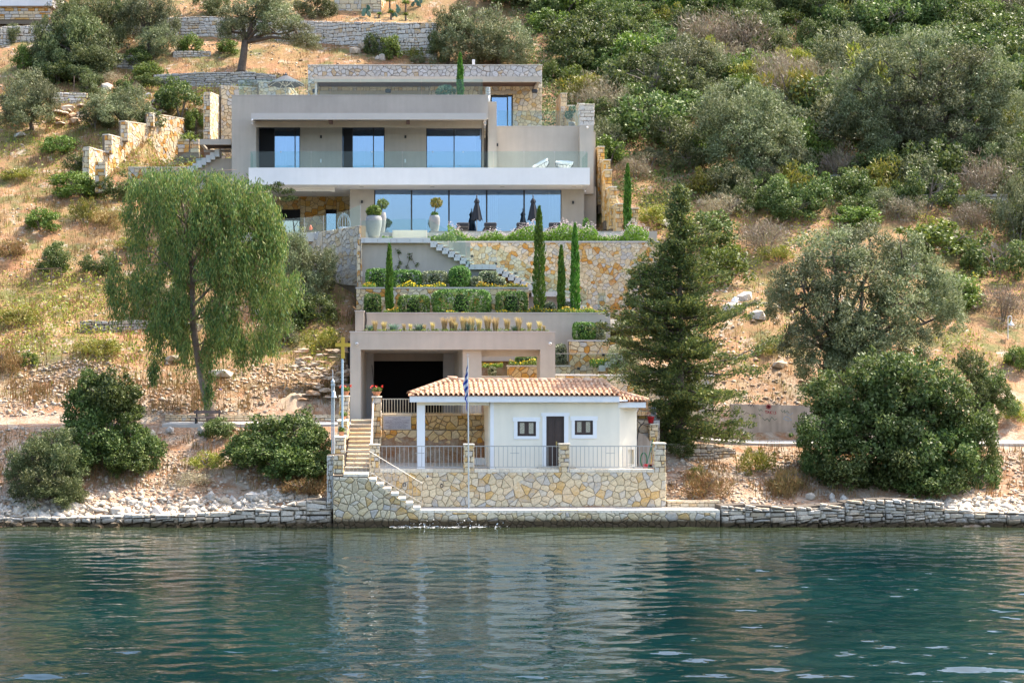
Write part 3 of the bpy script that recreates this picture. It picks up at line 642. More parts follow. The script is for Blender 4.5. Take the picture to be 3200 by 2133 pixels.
# --- railings: verticals, top and bottom rail
def railing(label, pxs, top_py, bot_py, Y, px0, px1, mat='steel', nm='railing', r=0.010, group=None):
    z1, z0 = Z(top_py, Y), Z(bot_py, Y); x0, x1 = X(px0, Y), X(px1, Y)
    t = thing(nm, label, 'railing', ((x0+x1)/2, Y, z0), group)
    MB().box(x0, x1, Y-0.018, Y+0.018, z1-0.035, z1).build('top_rail', M[mat], t)
    MB().box(x0, x1, Y-0.012, Y+0.012, z0, z0+0.022).build('bottom_rail', M[mat], t)
    n = pxs; src = None
    for i in range(n):
        x = x0+(x1-x0)*(i+0.5)/n
        if src is None: src = MB().box(x-r, x+r, Y-r, Y+r, z0+0.022, z1-0.035).build('bar', M[mat], t); xs0 = x
        else: copy_part(src, t, (x-xs0, 0, 0))
    return t
G = 'terrace railings between the stone pillars'
for a, b, n, w in ((1187, 1449, 19, 'in front of the open porch'), (1482, 1747, 19, 'in front of the left chapel window'), (1781, 2045, 20, 'in front of the right chapel window')):
    t = railing('grey metal bar railing '+w, n, 1392, 1459, YT+0.2, a, b, group=G)
    xm = X((a+b)/2-6, YT+0.2)
    MB().box(xm-0.18, xm+0.18, YT+0.185, YT+0.215, Z(1416, YT+.2), Z(1416, YT+.2)+0.02).build('rail_mark', M['steel'], t)
    for q in (0.25, 0.75): x = X(a+(b-a)*q, YT+0.2); MB().box(x-0.012, x+0.012, YT+0.188, YT+0.212, zt-0.02, Z(1459, YT+.2)).build('foot', M['steel'], t)
# --- raking handrail over the quay stair
Yh = YQ+0.12
t = thing('stair_railing', 'thin grey railing that runs level then slopes down beside the quay stair', 'railing', (X(1190, Yh), Yh, zb))
pts = [P(1062, 1409, Yh), P(1154, 1409, Yh), P(1320, 1509, Yh)]
MB().tube(pts, 0.011, 6).build('handrail', M['steel'], t)
low = [P(1076, 1473, Yh), P(1154, 1473, Yh), P(1318, 1571, Yh)]
MB().tube(low, 0.010, 5).build('bottom_rail', M['steel'], t)
for i in range(19):
    px = 1078+i*(1316-1078)/18
    up = 1409 if px < 1154 else 1409+(px-1154)*(100/166); dn = 1473 if px < 1154 else 1473+(px-1154)*(98/164)
    if i in (0, 6, 12, 18): dn += 18
    MB().tube([P(px, up, Yh), P(px, dn, Yh)], 0.008, 4).build('bar', M['steel'], t)
# --- chapel
YC = 62.4; zc = zt-0.05
chapel = thing('chapel', 'small cream chapel with white trim and an orange tiled roof', 'chapel', (X(1735, YC), YC+2.5, zc))
YB = YC+4.6
xw0, xw1, xw2 = X(1533, YC), X(1936, YC), X(1990, YC+0.9)
ztop = Z(1250, YC)
def openings_wall(x0, x1, z0, z1, y0, y1, holes):
    """wall boxes around rectangular openings"""
    mb = MB(); xs = sorted({x0, x1, *[h[0] for h in holes], *[h[1] for h in holes]})
    for a, b in zip(xs[:-1], xs[1:]):
        hs = sorted([h for h in holes if h[0] <= a+1e-6 and h[1] >= b-1e-6], key=lambda h: h[2]); z = z0
        for h in hs:
            if h[2] > z+1e-4: mb.box(a, b, y0, y1, z, h[2])
            z = h[3]
        if z < z1-1e-4: mb.box(a, b, y0, y1, z, z1)
    return mb
def prect(px0, px1, py0, py1, Y): return (X(px0, Y), X(px1, Y), Z(py1, Y), Z(py0, Y))
hw1 = prect(1617, 1675, 1313, 1362, YC); hw2 = prect(1796, 1853, 1310, 1358, YC); hd = prect(1707, 1763, 1298, 1453, YC)
openings_wall(xw0, xw1, zc-0.3, ztop, YC, YC+0.25, [hw1, hw2, (hd[0], hd[1], zc-0.3, hd[3])]).build('front_wall', M['cream_paint'], chapel)
# canted end wall with a niche, side and back walls
mb = MB(); a = Vector((xw1, YC, 0)); b = Vector((xw2, YC+0.9, 0)); nrm = Vector((0.9, -(xw2-xw1), 0)).normalized()
zn0, zn1 = Z(1450, YC+.6), Z(1405, YC+.6); ztc = Z(1272, YC+0.5)
def quadwall(p, q, z0, z1): mb.prism([(p.x, p.y, z0), (q.x, q.y, z0), (q.x, q.y, z1), (p.x, p.y, z1)], (-0.0, 0.25, 0))
f1, f2 = a.lerp(b, 0.50), a.lerp(b, 0.82)
quadwall(a, f1, zc-0.3, ztc); quadwall(f2, b, zc-0.3, ztc); quadwall(f1, f2, zc-0.3, zn0); quadwall(f1, f2, zn1, ztc)
mb.box(xw2-0.25, xw2, YC+0.9, YB, zc-0.3, ztc); mb.build('canted_wall', M['cream_paint'], chapel)
MB().prism([f1+Vector((0, 0.2, zn0)), f2+Vector((0, 0.2, zn0)), f2+Vector((0, 0.2, zn1)), f1+Vector((0, 0.2, zn1))], (0, 0.05, 0)).build('niche', M['cream_paint'], chapel)
MB().box(xw0, xw2, YB-0.25, YB, zc-0.3, ztop-0.01).box(xw0-0.06, xw0-0.002, YC+0.26, YB, zc-0.3, ztop-0.02).build('rear_wall', M['cream_paint'], chapel)
MB().box(xw0-0.012, X(1543, YC), YC-0.02, YC+0.22, zc-0.05, ztop-0.004).build('corner_trim', M['pale_paint'], chapel)
MB().box(X(1303, YC), X(1328, YC), YC-0.02, YC+0.32, zc-0.05, ztop-0.004).build('porch_column', M['pale_paint'], chapel)
MB().box(X(1303, YC)+.01, X(1328, YC)-.01, YB-0.5, YB-0.15, zc-0.05, ztop-0.004).build('porch_column', M['pale_paint'], chapel)
# porch beam and ceiling, fascia
xf0, xf1 = X(1280, YC-0.35), X(1936, YC-0.35)
zf0, zf1 = Z(1256, YC-0.35), Z(1236, YC-0.35)
mb = MB(); mb.box(xf0, xf1, YC-0.35, YC-0.21, zf0, zf1); mb.box(xf0, xf0+0.14, YC-0.21, YB+0.3, zf0+0.002, zf1-0.002); mb.build('fascia', M['pale_paint'], chapel)
MB().box(xf0+0.14, xw0-0.06, YC-0.21, YB+0.3, zf0+0.05, zf0+0.12).build('porch_ceiling', M['cream_paint'], chapel)
MB().box(xf0+0.3, xw0-0.06, YC-0.04, YC+0.2, zf0-0.13, zf0+0.05).build('porch_beam', M['cream_paint'], chapel)
c = P(1410, 1263, YC+1.2); MB().lathe((c.x, c.y, zf0-0.06), [(0.12, 0.11), (0.14, 0.06), (0.09, 0.015), (0.02, 0.0)], 12).build('ceiling_lamp', M['white'], chapel, True)
MB().box(xw0+0.002, xw1+0.3, YC-0.21, YC-0.003, zf0+0.03, zf0+0.09).build('eaves_soffit', M['pale_paint'], chapel)
MB().box(xf0+0.02, xw1+0.2, YC+0.3, YB, zf1-0.06, zf1).build('roof_deck', M['mortar_light'], chapel)
# stone bench line and white base behind the porch
MB().pbox(1481, 1524, 1431, 1452, YC+2.4, YC+2.9).build('porch_bench', M['white'], chapel)
MB().pbox(1526, 1531.5, 1300, 1452, YC+0.6, YC+0.62).build('side_door', M['grey_wall'], chapel)
# windows
def chapel_window(hole, spx, spy, hpx):
    x0, x1, z0, z1 = hole; w = bpy.data.objects.new('window', None); COL.objects.link(w); w.parent = chapel; w.location = Vector(((x0+x1)/2, YC, z0))-chapel.location
    mb = MB(); sx0, sx1, sz1, sz0 = X(spx[0], YC), X(spx[1], YC), Z(spy[0], YC), Z(spy[1], YC)
    mb.box(sx0, x0, YC-0.03, YC+0.02, sz0, sz1); mb.box(x1, sx1, YC-0.03, YC+0.02, sz0, sz1); mb.box(x0, x1, YC-0.03, YC+0.02, sz0, z0); mb.box(x0, x1, YC-0.03, YC+0.02, z1, sz1-0.001)
    mb.box(X(hpx[0], YC), X(hpx[1], YC), YC-0.045, YC-0.031, sz1-0.17, sz1+0.002); mb.build('surround', M['pale_paint'], w)
    mb = MB(); t_ = 0.065; xm = (x0+x1)/2
    for a, b in ((x0, x0+t_), (x1-t_, x1), (xm-t_*0.8, xm+t_*0.8)): mb.box(a, b, YC+0.05, YC+0.12, z0, z1)
    for a, b in ((z0, z0+t_), (z1-t_, z1)): mb.box(x0+t_, x1-t_, YC+0.055, YC+0.115, a, b)
    mb.build('frame', M['brown_wood'], w)
    for a, b in ((x0+t_, xm-t_*0.8), (xm+t_*0.8, x1-t_)):
        mb = MB()
        for p, q in ((a, a+0.035), (b-0.035, b)): mb.box(p, q, YC+0.035, YC+0.095, z0+t_, z1-t_)
        for p, q in ((z0+t_, z0+t_+0.035), (z1-t_-0.035, z1-t_)): mb.box(a+0.035, b-0.035, YC+0.037, YC+0.093, p, q)
        mb.build('sash', M['brown_wood'], w)
        MB().box(a+0.035, b-0.035, YC+0.062, YC+0.068, z0+t_+0.035, z1-t_-0.035).build('pane', M['small_glass'], w)
    MB().box(x0, x1, YC+0.2, YC+0.21, z0, z1).build('curtain', M['curtain'], w)
chapel_window(hw1, (1606, 1685), (1303, 1371), (1602, 1688)); chapel_window(hw2, (1786, 1865), (1300, 1369), (1782, 1868))
# door
x0, x1, z0, z1 = hd; z0 = zc
door = bpy.data.objects.new('door', None); COL.objects.link(door); door.parent = chapel; door.location = Vector(((x0+x1)/2, YC, z0))-chapel.location
mb = MB(); s0, s1, sz1 = X(1695, YC), X(1776, YC), Z(1289, YC)
mb.box(s0, x0, YC-0.03, YC+0.02, z0, sz1); mb.box(x1, s1, YC-0.03, YC+0.02, z0, sz1); mb.box(x0, x1, YC-0.03, YC+0.02, z1, sz1-0.001)
mb.box(s0-0.05, s1+0.05, YC-0.045, YC-0.031, sz1-0.14, sz1+0.002); mb.build('surround', M['pale_paint'], door)
mb = MB(); mb.box(x0, x0+0.05, YC+0.03, YC+0.12, z0, z1); mb.box(x1-0.05, x1, YC+0.03, YC+0.12, z0, z1); mb.box(x0+0.05, x1-0.05, YC+0.032, YC+0.118, z1-0.05, z1); mb.build('frame', M['brown_wood'], door)
xm = x0+(x1-x0)*0.47
for a, b in ((x0+0.05, xm-0.004), (xm+0.004, x1-0.05)):
    mb = MB().box(a, b, YC+0.07, YC+0.11, z0+0.02, z1-0.05)
    for p, q in ((a+0.05, a+0.065), (b-0.065, b-0.05)): mb.box(p, q, YC+0.058, YC+0.07, z0+0.12, z1-0.12)
    for p, q in ((z0+0.12, z0+0.135), (z0+0.95, z0+0.965), (z1-0.135, z1-0.12)): mb.box(a+0.065, b-0.065, YC+0.058, YC+0.07, p, q)
    mb.build('leaf', M['brown_wood'], door)
c = P(1739, 1387, YC+0.05); MB().box(c.x-0.025, c.x+0.025, c.y-0.005, c.y+0.02, c.z-0.15, c.z+0.11).tube([c+Vector((0, -0.02, 0.03)), c+Vector((0.11, -0.02, 0.03))], 0.014, 6).build('handle', M['brass'], door)
ms = Masonry(chapel, M['coping'], 'threshold_stone')
row_blocks(ms, (X(1679, YC-0.5), YC-0.5, zc-0.02), RT, FR, X(1801, YC-.5)-X(1679, YC-.5), 0.13, 0.5, 0.4); ms.done()
# --- tiled roof
xr0, xr1 = X(1402, YC+2.0), X(1878, YC+2.0)
ye, yr = YC-0.45, YC+1.95; zeav = zf1+0.02; zrid = Z(1190, yr)
roof = bpy.data.objects.new('roof', None); COL.objects.link(roof); roof.parent = chapel; roof.location = Vector((X(1640, YC), yr, zeav))-chapel.location
xe0, xe1 = xf0-0.05, X(1940, ye)
slope = math.atan2(zrid-zeav, yr-ye); L = math.hypot(zrid-zeav, yr-ye)
mb = MB(); yb2 = 2*yr-ye
A, B_, C_, D_ = (xe0, ye+0.06, zeav-0.03), (xe1, ye+0.06, zeav-0.03), (xr1, yr, zrid-0.04), (xr0, yr, zrid-0.04)
mb.add([A, B_, C_, D_, (xe0, yb2, zeav-0.03), (xe1, yb2, zeav-0.03)], [(0, 1, 2, 3), (0, 3, 4), (1, 5, 2), (3, 2, 5, 4), (0, 4, 5, 1)]); mb.build('roof_bed', M['terracotta'], roof)
M['tile'] = stone_mat('roof_tile', [(0.0, (0.55, 0.31, 0.18)), (0.3, (0.66, 0.40, 0.24)), (0.55, (0.70, 0.47, 0.30)), (0.75, (0.60, 0.36, 0.21)), (1.0, (0.70, 0.50, 0.35))], vein=0.5, scale=5, bump=0.2)
NR = 5; rl = L/NR; tw = 0.203
def tile_mesh(w, ln, arch, th=0.014, n=6, taper=0.92):
    vs = []; fs = []
    for t, (s, dz) in enumerate(((1.0, 0.03), (taper, 0.0))):
        for lay in (0, 1):
            for i in range(n+1):
                u = i/n; ang = math.pi*(1-u)
                prof = arch*max(0.0, math.sin(ang))**0.8
                vs.append(((u-0.5)*w*s, t*ln*1.12, prof+dz-(th if lay else 0)))
    k = n+1
    for i in range(n):
        fs.append((i, i+1, 2*k+i+1, 2*k+i)); fs.append((k+i+1, k+i, 3*k+i, 3*k+i+1)); fs.append((i+1, i, k+i, k+i+1))
    fs.append((0, 2*k, 3*k, k)); fs.append((n, k+n, 3*k+n, 2*k+n))
    m = mesh_of('roof_tile', vs, fs); m.shade_smooth(); m.materials.append(M['tile']); return m
def pan_mesh(w, ln):
    m = mesh_of('pan_tile', [(-w/2, 0, 0.03), (0, 0, 0.005), (w/2, 0, 0.03), (w/2, ln*1.1, 0.0), (0, ln*1.1, -0.025), (-w/2, ln*1.1, 0.0), (-w/2, 0, 0.0), (0, 0, -0.02), (w/2, 0, 0)], [(0, 1, 4, 5), (1, 2, 3, 4), (0, 6, 7, 1), (1, 7, 8, 2)]); m.materials.append(M['tile']); return m
tm = tile_mesh(tw*0.72, rl, 0.062); pm = pan_mesh(tw*0.62, rl)
rb = base_of(roof)
ncol = int((xe1-xe0)/tw)
for r_ in range(NR):
    y = ye+(yr-ye)*r_/NR; z = zeav+(zrid-zeav)*r_/NR
    f = (r_+0.35)/NR; lo = xe0+(xr0-xe0)*f; hi = xe1+(xr1-xe1)*f
    for c_ in range(ncol+1):
        for mesh_, off in ((tm, 0.5), (pm, 0.0)):
            x = xe0+(c_+off)*tw
            if x < lo+0.03 or x > hi-0.03: continue
            o = link('roof_tile', mesh_, None, roof, Vector((x+rng.uniform(-.006, .006), y, z+0.012))-rb); o.rotation_euler = (slope+rng.uniform(-.012, .012), 0, rng.uniform(-.012, .012))
hm = tile_mesh(0.24, 0.36, 0.10)
def tile_row(p, q, n, nm):
    p, q = Vector(p), Vector(q); d = q-p; yaw = math.atan2(-d.x, d.y); pit = math.atan2(d.z, math.hypot(d.x, d.y))
    for i in range(n):
        o = link(nm, hm, None, roof, p.lerp(q, i/n)-rb); o.rotation_euler = (pit, 0, yaw); o.scale = (1, d.length/n/0.36, 1)
tile_row((xe0+0.03, ye+0.02, zeav+0.05), (xr0, yr, zrid+0.05), 9, 'hip_tile'); tile_row((xe1-0.03, ye+0.02, zeav+0.05), (xr1, yr, zrid+0.05), 9, 'hip_tile')
tile_row((xr0, yr, zrid+0.01), (xr1, yr, zrid+0.01), 17, 'ridge_tile')
tile_row((xr0-0.05, yr, zrid+0.09), (xr0+0.32, yr, zrid+0.09), 1, 'ridge_tile')
# annex roof at the right end, tilted towards the front right
ax0, ax1 = X(1930, YC), X(2022, YC+0.3); az0, az1 = Z(1256, YC), Z(1222, YC+1.2)
mb = MB(); mb.add([(ax0, YC-0.1, az0), (ax1, YC+0.05, az0+0.02), (ax1+0.1, YC+2.8, az0+0.06), (ax0-0.3, YC+2.8, az1+0.1), (ax0-0.15, YC+1.3, az1)], [(0, 1, 4), (1, 2, 3, 4)]); mb.build('annex_roof_bed', M['terracotta'], roof)
for r_ in range(3):
    for c_ in range(8):
        f = r_/3; x = ax0+0.08+(ax1-ax0)*(c_/7.6)*(1-f*0.42)-0.0*f; 
        o = link('roof_tile', tm, None, roof, Vector((x, YC-0.12+0.42*r_, az0+0.03+(az1-az0)*f*(1-0.75*c_/8)))-rb); o.rotation_euler = (0.28*(1-0.5*c_/8), 0.10, -0.12-0.05*r_)
tile_row((ax0-0.2, YC+1.4, az1+0.04), (ax1, YC+0.1, az0+0.07), 7, 'hip_tile')
MB().box(ax0+0.02, X(2018, YC), YC-0.02, YC+0.14, Z(1273, YC), az0-0.005).box(X(2018, YC)-0.14, X(2018, YC), YC+0.14, YC+2.6, Z(1273, YC)+.003, az0-0.008).build('annex_fascia', M['pale_paint'], chapel)
MB().box(ax0+0.02, X(2018, YC)-0.14, YC+0.14, YC+2.6, Z(1271, YC), Z(1268, YC)).build('annex_soffit', M['pale_paint'], chapel)
# --- stone walls behind the porch (the road's retaining wall with a ledge)
YW = 66.3; xw_0, xw_1 = X(1163, YW), X(1560, YW)
zl = Z(1343, YW); zwt = Z(1297, YW)
pw = thing('porch_wall', 'ochre stone wall with a ledge seen through the open chapel porch', 'wall', ((xw_0+xw_1)/2, YW, zc))
MB().box(xw_0, X(2090, YW), YW+0.03, YW+0.9, zc-0.4, zl-0.005).box(xw_0, X(2090, YW), YW+0.33, YW+0.9, zl-0.005, zwt-0.02).build('core', M['mortar'], pw)
ms = Masonry(pw, M['ochre'])
ms.face(random_stones(rect(xw_1-xw_0, zl-zc), 0.28, 0.024, 1.2), (xw_0, YW, zc), RT, FR, 0.05, 0.03)
ms.face(random_stones(rect(xw_1-xw_0, zwt-zl-0.02), 0.26, 0.024, 1.15), (xw_0, YW+0.3, zl), RT, FR, 0.05, 0.03)
ms.face(random_stones(rect(X(2100, YW)-X(1990, YW), zwt-zc-0.02), 0.30, 0.035, 1.15), (X(1990, YW), YW+0.3, zc), RT, FR, 0.05, 0.03); ms.done()
ms = Masonry(pw, M['step_stone'], 'coping_stone'); row_blocks(ms, (xw_0, YW+0.3, zwt-0.02), RT, FR, xw_1-xw_0, 0.07, 0.5, 0.4); ms.done()
railing('cream bar railing on the stone wall behind the porch', 42, 1245, 1290, YW+0.45, 1194, 1560, 'cream_steel', r=0.013)
railing('short bar railing on the wall right of the chapel roof', 9, 1246, 1285, YW+0.45, 2000, 2036, 'cream_steel', r=0.010)
# --- plaque with its lines of writing
Yp = YW+0.19
pl = thing('plaque', 'grey marble plaque with dark Greek lettering on the ochre wall', 'plaque', (X(1240, Yp), Yp, Z(1342, Yp)))
MB().pbox(1196.5, 1284.5, 1298.5, 1342, Yp, Yp+0.05).build('frame', M['coping'], pl)
MB().pbox(1198.5, 1282.5, 1300.5, 1340, Yp-0.006, Yp).build('slab', M['plaque'], pl)
LINES = [('ΙΕΡΟΣ ΝΑΟΣ Υ. Θ. ΕΛΕΟΥΣΗΣ-ΘΡΣ', 1304.0, 3.0, 53), ('- ΠΑΝΑΓΙΤΣΑ -', 1308.5, 3.6, 30), ('ΕΟΡΤΑΖΕΙ ΤΟ ΓΕΝΕΣΙΟΝ ΤΗΣ ΥΠΕΡΑΓΙΑΣ ΘΕΟΤΟΚΟΥ 8 ΣΕΠΤΕΜΒΡΙΟΥ', 1312.6, 2.2, 80),
         ('ΑΝΟΙΚΟΔΟΜΗΘΗ ΥΠΟ ΤΟΥ ΚΤΗΤΟΡΟΣ ΑΝΑΣΤΑΣΙΟΥ Π.', 1316.3, 2.2, 71), ('ΕΠΙΣΚΕΥΑΣΘΗ Δ.Δ. ΟΙΚΟΓΕΝΕΙΑΣ ΚΤΗΤΟΡΩΝ ΚΑΙ', 1318.8, 2.2, 71), ('ΟΙΚΟΝΟΜΟΥ ΜΙΧΑΗΛ ΔΩΡΗΤΟΥ ΚΑΙ ΚΑΤΑΣΚΕΥΗΣ', 1321.0, 2.2, 76),
         ('ΕΘΕΜΕΛΙΩΘΗ ΤΗΝ 15 ΑΥΓΟΥΣΤΟΥ 1975', 1324.0, 2.2, 45), ('ΤΟΥ ΣΥΝΕΡΓΟΥ ΗΜΩΝ ΠΡΟΣΦΙΛΟΥΣ ΣΥΝΟΔΟΥ', 1326.3, 2.2, 56), ('ΕΓΚΑΙΝΙΑΣΘΗ ΔΙΑ ΑΡΧΙΕΡΕΩΣ ΤΗΝ 8 ΣΕΠΤΕΜΒΡΙΟΥ 1978', 1329.3, 2.2, 68),
         ('ΤΟΥ ΜΗΤΡΟΠΟΛΙΤΟΥ ΛΕΥΚΑΔΟΣ ΚΑΙ ΙΘΑΚΗΣ', 1331.8, 2.2, 68), ('ΔΙΑΚΟΝΟΥΝΤΟΣ ΤΟΥ ΙΕΡΟΥ ΝΑΟΥ', 1335.0, 2.2, 56), ('ΠΡΕΣΒΥΤΕΡΟΥ ΕΥΛΟΓΗΜΕΝΟΥ ΜΝΗΜΗ', 1337.2, 2.2, 54)]
for s, py, hpx, wpx in LINES:
    cu = bpy.data.curves.new('line', 'FONT'); cu.body = s; cu.align_x = 'CENTER'; cu.align_y = 'CENTER'; cu.size = 1; cu.extrude = 0.0
    to = bpy.data.objects.new('line', cu); COL.objects.link(to); bpy.context.view_layer.update()
    me = bpy.data.meshes.new_from_object(to.evaluated_get(bpy.context.evaluated_depsgraph_get())); bpy.data.objects.remove(to)
    vx = [v.co.x for v in me.vertices]; vy = [v.co.y for v in me.vertices]; w_, h_ = max(vx)-min(vx), max(vy)-min(vy)
    o = link('lettering', me, M['ink'], pl); o.location = P(1240.5, py, Yp-0.010)-pl.location; o.rotation_euler = (R(90), 0, 0)
    o.scale = (wpx*Yp/F/w_, hpx*0.85*Yp/F/h_, 1)
# --- upper stairs to the road
st = thing('stone_stairs', 'flight of pale stone steps climbing from the terrace to the garage', 'stairs', (X(1118, 62), 62, zb))
NS = 12; ys0, ys1 = 61.55, 66.2; zs1 = Z(1310, 66.2)
for i in range(NS):
    y0, y1 = ys0+(ys1-ys0)*i/NS, ys0+(ys1-ys0)*(i+1)/NS; z0, z1 = zb+(zs1-zb)*i/NS, zb+(zs1-zb)*(i+1)/NS
    xa, xb_ = X(1079, ys0)+0.07*i/NS, X(1157, ys0)+0.05*i/NS
    step = MB().box(xa, xb_, y0+0.03, y1+0.3, z0-0.3, z1-0.055).build('step', M['mortar_light'], st)
    ms = Masonry(st, M['step_stone'], 'tread_stone'); row_blocks(ms, (xa, y0, z1-0.055), RT, FR, xb_-xa, 0.05, 0.5, 0.4, 0.008, 0.02); row_blocks(ms, (xa, y0+0.04, z0+0.0), RT, FR, xb_-xa, 0.10, 0.36, 0.05, 0.008, 0.0); ms.done()
MB().box(X(1157, ys0), X(1164, ys0), ys0, ys1, zb, zb+0.4).build('side_kerb', M['white'], st)
hr = thing('handrail', 'white sloping handrail on the right of the stone steps', 'handrail', (X(1162, 63), 63, zb))
MB().tube([P(1160, 1386, 61.7), P(1167, 1247, 66.0)], 0.032, 6).build('rail', M['white'], hr)
for f in (0.02, 0.5, 0.98): p = P(1160, 1386, 61.7).lerp(P(1167, 1247, 66.0), f); MB().tube([p, p-Vector((0, 0, 0.95))], 0.02, 5).build('post', M['white'], hr)
stone_pier('stair_pillar', 'tall stone pillar with red geranium pot right of the steps', 1163, 1191, 1238, 1393, 65.6, 0.5, 'honey', cell=0.26)
# --- small shed corner, tank and clutter right of the chapel
sh = thing('stone_outbuilding', 'low stone wall with a curved render hood right of the chapel', 'wall', (X(2020, 64), 64, zc))
mb = MB(); yy = 63.6
arc = [P(1990, 1396, yy), P(1990, 1352, yy)] + [P(1994+38*math.sin(a), 1392-42*math.cos(a)*0.95, yy) for a in np.linspace(0.15, 1.5, 7)] + [P(2034, 1460, yy), P(1990, 1460, yy)]
mb.prism(arc, (0, 0.5, 0)); mb.build('render_hood', M['raw_concrete'], sh)
MB().pbox(1990, 2062, 1310, 1460, 64.4, 65.2).build('core', M['mortar'], sh)
ms = Masonry(sh, M['shade_stone']); ms.face(random_stones(rect(X(2062, 64.4)-X(1990, 64.4), Z(1312, 64.4)-zc), 0.26, 0.03), (X(1990, 64.4), 64.38, zc), RT, FR, 0.04, 0.02); ms.done()
stone_pier('stone_pillar', 'pale stone pillar carrying a red bucket right of the chapel', 2031, 2056, 1323, 1460, 63.9, 0.4, 'cream')
bk = thing('bucket', 'red plastic bucket on a pillar right of the chapel', 'bucket', P(2034, 1322, 64.05)); b0 = bk.location
MB().lathe(b0, [(0.10, 0), (0.145, 0.26), (0.155, 0.26), (0.155, 0.285), (0.135, 0.285), (0.09, 0.02)], 12).build('pail', M['red'], bk, True)
MB().tube([b0+Vector((0.15*math.cos(a), 0.02, 0.27+0.07*math.sin(a))) for a in np.linspace(0, 3.14, 9)], 0.008, 4).build('handle', M['steel'], bk)
jg = thing('water_can', 'blue plastic water can on the road beside the conifer', 'can', P(2074, 1372, 67.0)); b0 = jg.location
MB().lathe(b0, [(0.13, 0), (0.14, 0.04), (0.14, 0.26), (0.09, 0.33), (0.04, 0.36), (0.04, 0.41)], 10).build('body', M['blue'], jg, True)
MB().tube([b0+Vector((0.05, 0, 0.35)), b0+Vector((0.12, 0, 0.40)), b0+Vector((0.15, 0, 0.27))], 0.016, 5).build('handle', M['blue'], jg)
MB().lathe(b0+Vector((0, 0, 0.41)), [(0.045, 0), (0.045, 0.03)], 8).build('cap', M['black'], jg)
for label, px0, py0, px1, py1, mat, brush in (('green handled broom leaning at the right end of the terrace', 2019, 1461, 2041, 1371, 'green_plastic', 'red'), ('yellow handled mop leaning at the right end of the terrace', 2033, 1462, 2044, 1366, 'yellow_plastic', 'green_plastic'), ('red handled rake leaning at the right end of the terrace', 2038, 1462, 2047, 1376, 'red', 'red')):
    a, b = P(px0, py0, YT+0.9), P(px1, py1, YT+1.0); t = thing(label.split(' ')[2], label, 'broom', a)
    MB().tube([a, b], 0.02, 5).build('handle', M[mat], t); MB().box(a.x-0.13, a.x+0.13, a.y-0.05, a.y+0.05, a.z-0.01, a.z+0.16).build('brush', M[brush], t, bevel=0.02)
hs = MB(); pts = []
for a in np.linspace(0, 12.5, 40): pts.append(P(2012+10*math.cos(a), 1436+22*math.sin(a), YT+1.3+0.01*a))
hs.tube(pts, 0.025, 5); o = hs.build('garden_hose', M['green_plastic'], at=P(2012, 1458, YT+1.3)); tag(o, 'coiled green garden hose at the right end of the terrace', 'hose')
hs = MB(); hs.tube([P(1992, 1450, 63.5), P(1990, 1380, 63.5), P(1997, 1335, 63.5), P(2010, 1322, 63.6), P(2032, 1325, 63.7)], 0.022, 5); o = hs.build('water_pipe', M['black'], at=P(1992, 1450, 63.5)); tag(o, 'black water pipe curving up beside the chapel end wall', 'pipe')
o = MB().pbox(2035, 2051, 1272, 1318, 64.9, 64.95).build('grey_board', M['grey_wall'], at=P(2043, 1318, 64.9)); tag(o, 'grey upright board behind the red bucket', 'board')
# ================================================================ poles, pots, bench
YX = 62.2
cr = thing('cross', 'golden cross on a pale blue pole left of the stone steps', 'cross', P(1070, 1342, YX))
MB().tube([P(1070, 1342, YX), P(1070, 1121, YX)], 0.045, 8).build('pole', M['blue_steel'], cr)
MB().pbox(1066, 1076.5, 1053, 1120, YX-0.04, YX+0.04).pbox(1047.5, 1066, 1071.5, 1083, YX-0.038, YX+0.038).pbox(1076.5, 1094.5, 1071.5, 1083, YX-0.038, YX+0.038).build('cross_arms', M['gold'], cr)
YB_ = 60.6
bl = thing('bell_post', 'grey double post with a small bell left of the golden cross', 'bell post', P(1040, 1417, YB_))
for a in (1037.5, 1043.5): MB().tube([P(a, 1417, YB_), P(a, 1204, YB_)], 0.03, 6).build('post', M['galv'], bl)
MB().pbox(1034, 1047, 1198, 1205, YB_-0.06, YB_+0.06).build('head_plate', M['galv'], bl)
c = P(1040, 1198, YB_); MB().lathe(c, [(0.05, 0), (0.075, 0.05), (0.07, 0.10), (0.03, 0.16), (0.012, 0.2), (0.014, 0.42), (0.004, 0.55)], 10).build('finial', M['galv'], bl, True)
c = P(1043, 1242, YB_-0.14); MB().lathe(c, [(0.125, 0), (0.12, 0.02), (0.085, 0.08), (0.07, 0.2), (0.045, 0.26), (0.01, 0.28)], 14).tube([c+Vector((0, 0, 0.27)), c+Vector((0, 0.0, 0.36)), c+Vector((0, 0.14, 0.36))], 0.012, 5).build('bell', M['galv'], bl, True)
YF = YT-0.45
fp = thing('flagpole', 'thin white flagpole with a limp blue and white striped flag', 'flagpole', P(1464, 1588, YF))
MB().tube([P(1465, 1588, YF), P(1462, 1117, YF)], [0.032, 0.022], 8).build('pole', M['galv'], fp)
c = P(1462, 1117, YF); MB().box(c.x-0.008, c.x+0.008, c.y-.008, c.y+.008, c.z, c.z+0.19).box(c.x-0.06, c.x+0.06, c.y-.007, c.y+.007, c.z+0.10, c.z+0.12).build('cross', M['galv'], fp)
